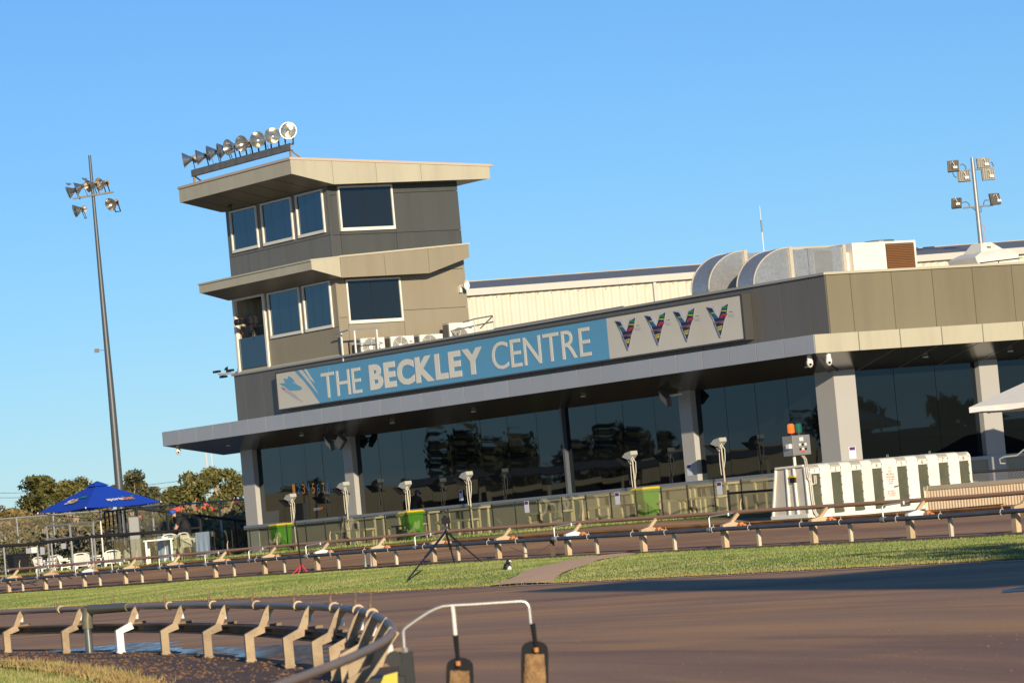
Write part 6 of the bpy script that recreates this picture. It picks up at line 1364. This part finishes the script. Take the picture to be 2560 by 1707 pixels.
# control cabinet on the boxes
CB = Thing('control_cabinet', 'stainless control cabinet with orange and green beacons over the boxes', 'control box', (-6.6, YB + .3, ZB), 'B')
STN = pmat('stainless', (.42, .39, .34), .35, metal=.6, var=.08, scale=6)
a = MB(); a.box(-6.80, -6.32, YB + .25, YB + .62, 1.90, 2.34); cab = CB.part('cabinet', a, STN)
a = MB(); a.box(-6.785, -6.335, YB + .238, YB + .25, 1.915, 2.325); CB.part('door', a, STN, cab)
for j, z in enumerate((2.13, 2.03)):
    for i in range(3): a = MB(); x = -6.61 + i * .075; a.box(x - .025, x + .025, YB + .23, YB + .238, z - .025, z + .025); a.lathe([(.012, 0), (.012, .02)], (x, YB + .23, z), (0, -1, 0), 8); CB.part('switch', a, BLACK if (i + j) % 2 else PLASTIC, cab)
a = MB(); a.box(-6.61, -6.51, YB + .234, YB + .238, 2.21, 2.29); CB.part('plate', a, PLASTIC, cab); a = MB(); a.box(-6.60, -6.50, YB + .234, YB + .238, 1.95, 1.99); CB.part('label_strip', a, RED, cab)
a = MB(); a.box(-6.87, -6.80, YB + .3, YB + .42, 2.06, 2.16); CB.part('socket', a, PLASTIC, cab)
a = MB(); a.tube([(-6.68, YB + .4, 1.66), (-6.68, YB + .4, 1.90)], .035, 10); CB.part('post', a, BOXW)
def beacon(x, mat, nm):
    a = MB(); a.lathe([(.085, 0), (.085, .06)], (x, YB + .4, 2.34), n=16); b_ = CB.part('beacon_base', a, BLACK)
    a = MB(); a.lathe([(.075, .06), (.08, .09), (.078, .24), (.05, .27)], (x, YB + .4, 2.34), n=16); CB.part('beacon_lens', a, mat, b_, smooth=True, label=nm)
beacon(-6.70, pmat('orange_beacon', (.75, .13, .02), .15, var=.3, scale=20, emit=(1, .22, .03, .35)), 'lit orange beacon'); beacon(-6.50, pmat('green_beacon', (.015, .12, .085), .12, var=.3, scale=20), 'unlit green beacon')
a = MB()
for d_ in (0, .045): a.tube([(-6.52 + d_, YB + .35, 1.90), (-6.55 + d_, YB + .2, 1.80), (-6.68 + d_, YB + .0, 1.62), (-6.70 + d_, YB - .05, 1.40), (-6.62 + d_, YB - .06, 1.22), (-6.52 + d_, YB - .05, 1.24), (-6.5 + d_, YB - .03, 1.42)], .017, 6); a.tube([(-6.66 + d_, YB - .06, 1.5), (-6.65 + d_, YB - .07, .9), (-6.62 + d_, YB - .07, .62), (-6.56 + d_, YB - .1, .5)], .017, 6)
CB.part('conduit', a, pmat('grey_conduit', (.55, .50, .40), .45))

# low corrugated wall, mesh fences and shade on the right
t = Thing('corrugated_barrier', 'low tan corrugated iron barrier with capping in front of the boxes', 'barrier', at(2400, 1260, 82))
A_, B_ = at(*q5(1655, 705), 82), at(*q5(2338, 655), 80.5); d_ = (B_ - A_); d_.z = 0; Lw = d_.length * 1.8; d_.normalize(); nn_ = Vector((d_.y, -d_.x, 0)); vs_, fs_ = [], []; n = int(Lw / .018)
for i in range(n + 1):
    p = A_ + d_ * (Lw * i / n) + nn_ * (.012 if i % 4 in (0, 1) else -.0); zt_ = A_.z - .06 - .03 * i / n; vs_ += [(p.x, p.y, .40), (p.x, p.y, zt_)]
for i in range(n): fs_.append((2 * i, 2 * i + 2, 2 * i + 3, 2 * i + 1))
a = MB(); a.add(vs_, fs_); t.part('corrugated_sheet', a, pmat('tan_corrugated', (.56, .42, .27), .6, var=.08, scale=3, dirt=(.42, .25, .12), dirtamt=.5, dscale=2))
a = MB(); a.bar(A_ + Vector((0, 0, -.035)) - d_ * .02, A_ + d_ * Lw + Vector((0, 0, -.065)), .07, .09); t.part('capping', a, pmat('barrier_cap', (.30, .25, .18), .6)); a = MB(); a.bar(A_ + Vector((0, 0, -.02)), Vector((A_.x, A_.y, .40)), .06, .06); t.part('end_post', a, BRK2)
t = Thing('mesh_fence', 'low black chain link fence between the glass and the boxes', 'fence', at(1880, 1280, 90))
A_, B_ = at(*q8(1570, 640), 91), at(*q8(1900, 615), 89.5)
a = MB(); a.tube([A_, B_], .028, 8); t.part('rail', a, BLACK); a = MB(); a.tube([(A_.x, A_.y, .45), A_ + Vector((0, 0, .08))], .03, 8); t.part('post', a, BLACK); linkmesh(t, [(A_.x, A_.y, .5), (B_.x, B_.y, .5)], [A_, B_], CLB)
t = Thing('mesh_fence', 'low black chain link fence right of the starting boxes', 'fence', at(2500, 1200, 87))
A_, B_ = at(*q5(1985, 605), 86.5), at(*q5(2450, 577), 86.5)
a = MB(); a.tube([A_, B_], .03, 8); t.part('rail', a, BLACK); a = MB(); a.tube([(B_.x, B_.y, .45), B_], .03, 8); t.part('post', a, BLACK); linkmesh(t, [(A_.x, A_.y, .46), (B_.x, B_.y, .46)], [A_, B_], CLB)
t = Thing('handrail', 'short galvanised post and curled handrail before the right wall', 'handrail', at(2490, 1200, 92))
a = MB(); p = at(*q5(2120, 500), 92); a.tube([(p.x, 92, .46), p], .03, 8); t.part('post', a, GALV)
a = MB(); a.tube([at(*q5(x, y), 92.5) for x, y in ((2440, 400), (2338, 450), (2290, 490), (2200, 500), (2170, 515), (2175, 545), (2210, 545))], .022, 8); t.part('rail', a, GALV, smooth=True)
t = Thing('shade_umbrella', 'corner of a white fabric shade umbrella at the right edge', 'umbrella', (12.6, 93, .46))
CAN = pmat('white_canvas', (.62, .59, .54), .8, var=.06, scale=3)
c_ = [Vector((10.70, 92.6, 2.73)), Vector((14.3, 91.6, 2.73)), Vector((15.3, 95.0, 2.73)), Vector((11.7, 96.0, 2.73))]; ap_ = Vector((13.0, 93.8, 3.5)); a = MB()
for i in range(4): a.add([c_[i], c_[(i + 1) % 4], ap_], [(0, 1, 2)])
t.part('canopy', a, CAN); a = MB()
for i in range(4):
    A_, B_ = c_[i], c_[(i + 1) % 4]; n = 12; vs_ = []
    for j in range(n + 1): p = A_.lerp(B_, j / n); vs_ += [p, p + Vector((.01 * math.sin(j * 2.1), -.02 * math.sin(j * 1.3), -.13 + .012 * math.sin(j * 1.7)))]
    a.add(vs_, [(2 * j, 2 * j + 2, 2 * j + 3, 2 * j + 1) for j in range(n)])
t.part('valance', a, CAN); a = MB(); a.tube([(13.0, 93.8, .46), ap_], .03, 10); t.part('pole', a, PLASTIC)

# ------------------------------------------------------------------ things on the grass strip
tp_ = gnd(*q7(1155, 872), .06); TD = 78.0
def tq(x, y, d=TD): return at(*q7(x, y), d)
TR = Thing('camera_tripod', 'black stills camera on a tall spread tripod on the grass', 'tripod', (tq(1420, 760).x, TD, .1))
apx = tq(1415, 545)
for (x, y), d in (((1155, 872), TD - 7), ((1475, 760), TD + .35), ((1660, 752), TD + .25)):
    f_ = at(*q7(x, y), d); m1 = apx.lerp(f_, .55); a = MB(); a.tube([apx, m1], .024, 8); a.tube([m1, f_], .016, 8); a.tube([m1 + Vector((0, 0, .02)), m1 + Vector((0, 0, -.02))], .030, 8); TR.part('leg', a, BLACK)
a = MB(); a.tube([tq(1418, 560), tq(1412, 490)], .02, 8); a.obox(tq(1412, 520), (.12, .08, .06)); a.bar(tq(1400, 525), tq(1385, 530), .03, .03); TR.part('head', a, BLACK)
c_ = tq(1415, 470); a = MB(); a.obox(c_, (.17, .09, .13)); a.obox(c_ + Vector((-.01, 0, .08)), (.07, .07, .05)); TR.part('camera_body', a, RUBBER)
a = MB(); a.lathe([(.042, 0), (.046, .09), (.04, .1)], c_ + Vector((0, .04, 0)), (.1, 1, 0), 12); TR.part('lens', a, BLACK)
a = MB(); a.obox(tq(1399, 425), (.045, .05, .12)); a.tube([tq(1400, 420), tq(1397, 395)], .004, 5); TR.part('flash_trigger', a, BLACK)
SD = 95.5
def sq(x, y, d=SD): return at(*q7(x, y), d)
t = Thing('light_stand', 'slim black light stand with red feet at the rail', 'stand', (sq(430, 825).x, SD, .2))
a = MB(); a.tube([sq(428, 825), sq(408, 680), sq(392, 560)], .02, 6); a.tube([sq(392, 560), sq(375, 460)], .014, 6); a.tube([sq(392, 570), sq(393, 545)], .018, 6); a.tube([sq(378, 512), sq(376, 465)], .02, 6); t.part('column', a, BLACK)
for x, y in ((400, 840), (467, 828), (330, 868)): a = MB(); a.tube([sq(424, 775), sq(x, y)], .016, 6); t.part('leg', a, pmat('red_leg', (.6, .04, .09), .4))
bd = gnd(*q7(1842, 840), .045); t = Thing('magpie_lark', 'small black and white bird standing on the grass', 'bird', bd)
bw, bb = pmat('white_feather', (.75, .74, .70), .7), pmat('black_feather', (.012, .012, .014), .6)
a = MB(); a.mi = 0; a.ball(bd + Vector((0, 0, .13)), .075, 12, (1.0, 1.0, 1.25)); a.ball(bd + Vector((.03, 0, .235)), .045, 10); a.mi = 0; a.bar(bd + Vector((-.03, 0, .10)), bd + Vector((-.11, 0, .0)), .05, .015); t.part('body', a, [bb], smooth=True)
a = MB(); a.ball(bd + Vector((.03, -.035, .10)), .055, 10, (1, .8, 1.2)); a.ball(bd + Vector((.055, -.02, .245)), .022, 8); t.part('breast', a, bw, smooth=True)
a = MB(); a.lathe([(.008, 0), (.001, .03)], bd + Vector((.07, 0, .232)), (1, 0, -.1), 6); t.part('beak', a, bw)
for s_ in (-.02, .02): a = MB(); a.tube([bd + Vector((s_, 0, 0)), bd + Vector((s_, 0, .07))], .004, 5); t.part('leg', a, bb)

# ------------------------------------------------------------------ trees
LEAF = [leafmat('gum_leaves_olive', (.060, .066, .016), (.12, .115, .027), (.20, .165, .042)), leafmat('gum_leaves_dark', (.045, .050, .020), (.09, .09, .034), (.16, .14, .06)), leafmat('gum_leaves_brown', (.11, .085, .025), (.19, .14, .04), (.30, .21, .07))]
BARK = pmat('gum_bark', (.36, .26, .17), .8, var=.3, scale=3)
def tree(name, label, base, h, w_, mat, n_leaf=2600, trunk=.14, lo=.25, clumps=11, group='gum trees beyond the fence', leaf=.16, seed=1, open_=.55):
    rs = random.Random(seed); t = Thing(name, label, 'tree' if h > 2.2 else 'shrub', base, 'L', group); t.local = True
    a = MB(); tips = []; H0 = h * lo
    a.tube([(0, 0, -.1), (rs.uniform(-.1, .1), 0, H0 * .6), (rs.uniform(-.25, .25), rs.uniform(-.2, .2), H0), (rs.uniform(-.3, .3), 0, h * .7)], [trunk, trunk * .85, trunk * .7, trunk * .25], 8)
    for i in range(clumps):
        an = rs.uniform(0, 2 * PI); rr = w_ / 2 * rs.uniform(.25, .85); z = h * rs.uniform(lo + .1, .92); f_ = 1 - max(0, (z / h - .6)) * 1.0
        p = Vector((rr * f_ * math.cos(an), rr * f_ * math.sin(an) * .8, z)); tips.append((p, w_ * rs.uniform(.14, .26)))
        s0 = Vector((0, 0, H0 * rs.uniform(.7, 1.2))); mid_ = s0.lerp(p, .5) + Vector((0, 0, .1 * h)); a.tube([s0, mid_, p], [trunk * .5, trunk * .3, trunk * .1], 6)
    t.part('trunk', a, BARK, smooth=True)
    n = n_leaf; rg = np.random.default_rng(seed); ci = rg.integers(0, len(tips), n); C_ = np.array([tuple(p) for p, r_ in tips])[ci]; Rr = np.array([r_ for p, r_ in tips])[ci]
    d = rg.normal(size=(n, 3)); d /= np.linalg.norm(d, axis=1)[:, None]; rad_ = Rr * rg.random(n) ** open_ ; P_ = C_ + d * rad_[:, None] * np.array([1.1, 1.0, .75])
    u = rg.normal(size=(n, 3)); u /= np.linalg.norm(u, axis=1)[:, None]; v = np.cross(u, rg.normal(size=(n, 3))); v /= np.linalg.norm(v, axis=1)[:, None]
    s = leaf * (.5 + rg.random(n))[:, None]; q_ = np.stack([P_ - u * s, P_ - v * s * .5, P_ + u * s, P_ + v * s * .5], 1).reshape(-1, 3)
    me = bpy.data.meshes.new('crown'); me.vertices.add(n * 4); me.loops.add(n * 4); me.polygons.add(n); me.vertices.foreach_set('co', q_.reshape(-1)); me.loops.foreach_set('vertex_index', np.arange(n * 4)); me.polygons.foreach_set('loop_start', np.arange(0, n * 4, 4)); me.update(calc_edges=True)
    t.part('crown', me, mat)
    me.materials.append(mat); return t
def tpos(px_, d): p = at(px_, 1380, d); return Vector((p.x, p.y, .6))
def th(px_, py_, d): return at(px_, py_, d).z - .6
for i, (px_, top, d, wpx, mi, lab) in enumerate((
    (30, 1285, 168, 130, 2, 'low brown leafed tree with forked pale trunk at the far left'), (118, 1196, 178, 130, 0, 'tall olive gum tree left of the blue umbrella'), (190, 1205, 182, 110, 0, 'olive gum tree with orange trunk just behind the umbrella'),
    (345, 1185, 196, 95, 1, 'dark wispy gum tree right of the tall light pole'), (410, 1218, 194, 90, 1, 'small dark gum tree between the light pole and the dense tree'), (485, 1190, 170, 135, 0, 'dense olive gum tree behind the leaning man'), (572, 1178, 182, 110, 0, 'olive gum tree standing behind the twin white masts'), (640, 1235, 176, 110, 1, 'dark gum tree half hidden by the clubhouse end column'), (250, 1262, 186, 110, 2, 'low brown gum tree under the umbrella edge'))):
    tree('gum_tree', lab, tpos(px_, d), th(px_, top, d) * 1.08, wpx / 9715 * d * 1.12, LEAF[mi], n_leaf=6500, clumps=19, seed=20 + i, leaf=.095, lo=.3, open_=.5)
for i, (px_, top, d, wpx, mi, lab) in enumerate(((60, 1330, 156, 150, 2, 'brown scrub at the far left beyond the chain link'), (165, 1325, 157, 150, 2, 'brown scrub behind the empty steel frame'), (280, 1312, 158, 150, 1, 'dark scrub behind the light pole foot'), (395, 1300, 157, 150, 2, 'brown scrub left of the leaning man'), (500, 1292, 158, 150, 1, 'dark scrub right of the leaning man'), (605, 1285, 156, 140, 2, 'brown scrub beside the clubhouse end'))):
    tree('scrub_bush', lab, tpos(px_, d), th(px_, top, d), wpx / 9715 * d, LEAF[mi], n_leaf=5000, clumps=18, seed=60 + i, leaf=.09, trunk=.05, lo=.12, group='scrub along the fence', open_=.5)
hb = at(150, 1400, 121)
tree('dark_hedge', 'dark low hedge behind the white chairs', Vector((hb.x - 1.0, 139, .3)), 1.1, 9.0, LEAF[1], n_leaf=5000, clumps=26, seed=90, leaf=.09, trunk=.03, lo=.1, group='hedge')
# red fronted building glimpsed through the trees, masts, wires
t = Thing('red_roofed_building', 'low building with bright red fascia glimpsed through the trees', 'building', at(420, 1340, 235))
A_, B_ = at(150, 1312, 235), at(660, 1246, 235)
a = MB(); a.box(A_.x, B_.x, 235.1, 245, .6, A_.z); t.part('wall', a, pmat('far_wall', (.30, .26, .2), .8)); a = MB(); a.box(A_.x - .3, B_.x + .3, 234.8, 245.3, A_.z, A_.z + .62); t.part('fascia', a, pmat('bright_red', (.68, .035, .02), .5)); 
for i in range(5): x = A_.x + 1 + i * 2.3; a = MB(); a.box(x, x + 1.3, 235.05, 235.11, 1.2, 2.4); t.part('window', a, DARK)
for px_, lab in ((524, 'left of two thin white masts beyond the trees'), (537, 'right of two thin white masts beyond the trees')):
    p0, p1 = at(px_ + 8, 1330, 260), at(px_, 1126, 260); a = MB(); a.tube([(p0.x, 260, .6), (p0.x, 260, p1.z)], .05, 6); single('thin_mast', a, pmat('mast_white', (.62, .58, .5), .5), lab, 'mast', 'twin white masts')
for i, (ya_, yb_) in enumerate(((1226, 1172), (1238, 1184))):
    a = MB(); p0, p1 = at(-300, ya_ + 26, 300), at(900, yb_ - 26, 300); a.tube([p0.lerp(p1, u) + Vector((0, 0, -1.6 * 4 * u * (1 - u) + 1.0)) for u in np.linspace(0, 1, 12)], .018, 4); single('power_line', a, DGREY, ('upper' if i == 0 else 'lower') + ' thin power line crossing the sky at the far left', 'wire', 'power lines')

# ------------------------------------------------------------------ surroundings outside the frame that the windows mirror
def lp(px_, py_, z=.6): return Vector((px_, py_, z))
rs = random.Random(5); c0_ = Vector((-64, 144, .6)); dr = Vector((.487, .875, 0))
k_i = 0; ORD = ['first', 'second', 'third', 'fourth', 'fifth', 'sixth', 'seventh', 'eighth', 'ninth', 'tenth', 'last']
for u, hh, ww in ((-46, 4.6, 6), (-36, 3.0, 5), (-27, 3.6, 6), (-14, 4.8, 8), (-7, 4.2, 6), (2, 4.7, 7), (12, 2.8, 5), (24, 3.4, 3), (30, 5.2, 3), (41, 3.0, 6), (52, 4.2, 7)):
    k_i += 1; p = c0_ + dr * u + Vector((-6 + rs.uniform(-3, 3), rs.uniform(-3, 3), 0))
    tree('gum_tree', 'gum tree in the row beyond the car park, %s from the near end' % ORD[k_i - 1], p, hh, ww, LEAF[1], n_leaf=2600, clumps=14, seed=100 + k_i, leaf=.22, lo=.15, group='gum trees beside the car park', open_=.5)
t = Thing('boundary_wall', 'long tan boundary wall beside the car park', 'wall', tuple(c0_)); rot = Matrix((dr, Vector((-dr.y, dr.x, 0)), Vector((0, 0, 1)))).transposed()
for i in range(14):
    a = MB(); a.obox(c0_ + dr * (-49 + i * 7.4) + Vector((8, -4, .75 + .12 * (i % 3))), (7.3, .15, 2.4 + .5 * (i % 3) + .3 * (i % 2)), rot); t.part('wall_panel', a, pmat('tan_wall', (.46, .37, .21), .8, var=.1))
t = Thing('grandstand_shelter', 'dark roofed spectator shelter beyond the left edge of the picture', 'shelter', (-40, 122, .6)); c1 = Vector((-44, 128, 0))
a = MB(); a.obox(c1 + Vector((0, 0, 2.95)), (15, 5, .28), rot); t.part('roof', a, pmat('shelter_roof', (.05, .06, .08), .5))
for i in range(6): a = MB(); a.obox(c1 + dr * (-7 + i * 2.8) + Vector((1.2, -.6, 1.6)), (.14, .14, 2.1), rot); t.part('post', a, BRK2)
a = MB(); a.obox(c1 + Vector((-2, 1, 1.4)), (15, .15, 1.6), rot); t.part('back_wall', a, DARK)
t = Thing('parked_van', 'white van parked beyond the left edge of the picture', 'van', (-36, 118, .6)); c2 = Vector((-37, 141, .6))
a = MB(); a.obox(c2 + Vector((0, 0, 1.0)), (4.6, 1.8, 1.5), rot); t.part('body', a, PLASTIC); a = MB(); a.obox(c2 + dr * 1.0 + Vector((0, 0, 1.35)), (1.6, 1.84, .55), rot); t.part('window', a, DARK)
for sx in (-1.4, 1.4): a = MB(); a.lathe([(.32, -.95), (.32, .95)], c2 + dr * sx + Vector((0, 0, .3)), (-dr.y, dr.x, 0), 14); t.part('wheel', a, RUBBER)
t = Thing('kennel_block', 'long dark kennel block beyond the right edge of the picture', 'building', (52, 78, .4)); c3_ = Vector((52, 78, 0)); d3 = Vector((.35, .94, 0)).normalized(); rot3 = Matrix((d3, Vector((-d3.y, d3.x, 0)), Vector((0, 0, 1)))).transposed()
a = MB(); a.obox(c3_ + Vector((0, 0, 1.5)), (46, 8, 2.4), rot3); t.part('wall', a, pmat('kennel_wall', (.06, .055, .045), .8)); a = MB(); a.obox(c3_ + Vector((0, 0, 2.85)), (47, 9.4, .3), rot3); t.part('roof', a, pmat('kennel_roof', (.10, .10, .105), .6))
for i, (u, hh) in enumerate(((-16, 3.6), (-3, 4.3), (2.5, 4.0), (12, 3.4))): tree('gum_tree', 'gum tree behind the kennel block, %s from the near end' % ORD[i], c3_ + d3 * u + Vector((9, 0, .4)), hh, 4.5, LEAF[1], n_leaf=1200, clumps=10, seed=140 + i, leaf=.3, group='gum trees behind the kennel block', open_=.5)
t = Thing('picket_balustrade', 'black picket balustrade beyond the right edge of the picture', 'railing', (27, 92, .46)); b0 = Vector((25, 84, .46)); b1 = Vector((30, 98, .46))
a = MB(); a.tube([b0 + Vector((0, 0, 1.05)), b1 + Vector((0, 0, 1.25))], .03, 6); a.tube([b0 + Vector((0, 0, .85)), b1 + Vector((0, 0, 1.02))], .02, 6); t.part('rail', a, GALV)
pk = MB()
pk.box(-.012, .012, -.012, .012, 0, .95); pkm = pk.mesh('picket', DGREY)
for i in range(70): inst('picket', pkm, t.e, b0.lerp(b1, i / 69) - t.o)
# stepped panel added out of view to throw the long shade over the sand
t = Thing('shade_caster', 'tall stepped panel on posts, added beyond the right edge to cast shade', 'shade_caster', (12.4, 8, 0))
a = MB(); a.box(10.28, 12.03, 7.8, 8.3, 7.4, 12.6); a.box(12.03, 15.03, 7.8, 8.3, 7.4, 10.5); t.part('panel', a, DARK)
for x in (10.8, 12.7, 14.6): a = MB(); a.box(x - .16, x + .16, 7.9, 8.2, -.1, 7.4); t.part('post', a, DGREY)
tree('gum_tree', 'broad gum tree added out of view on the right to shade the grass', Vector((11.5, 33, 0)), 6.5, 6.0, LEAF[0], n_leaf=2500, clumps=16, seed=170, leaf=.2, group='added shade trees')  # added out of view so its shadow falls on the right of the turf
tree('gum_tree', 'gum tree added out of view on the right to shade the near sand', Vector((8.2, 5.5, 0)), 4.8, 3.6, LEAF[0], n_leaf=2200, clumps=14, seed=171, leaf=.2, group='added shade trees')  # added out of view; its shadow darkens the near right corner of the sand
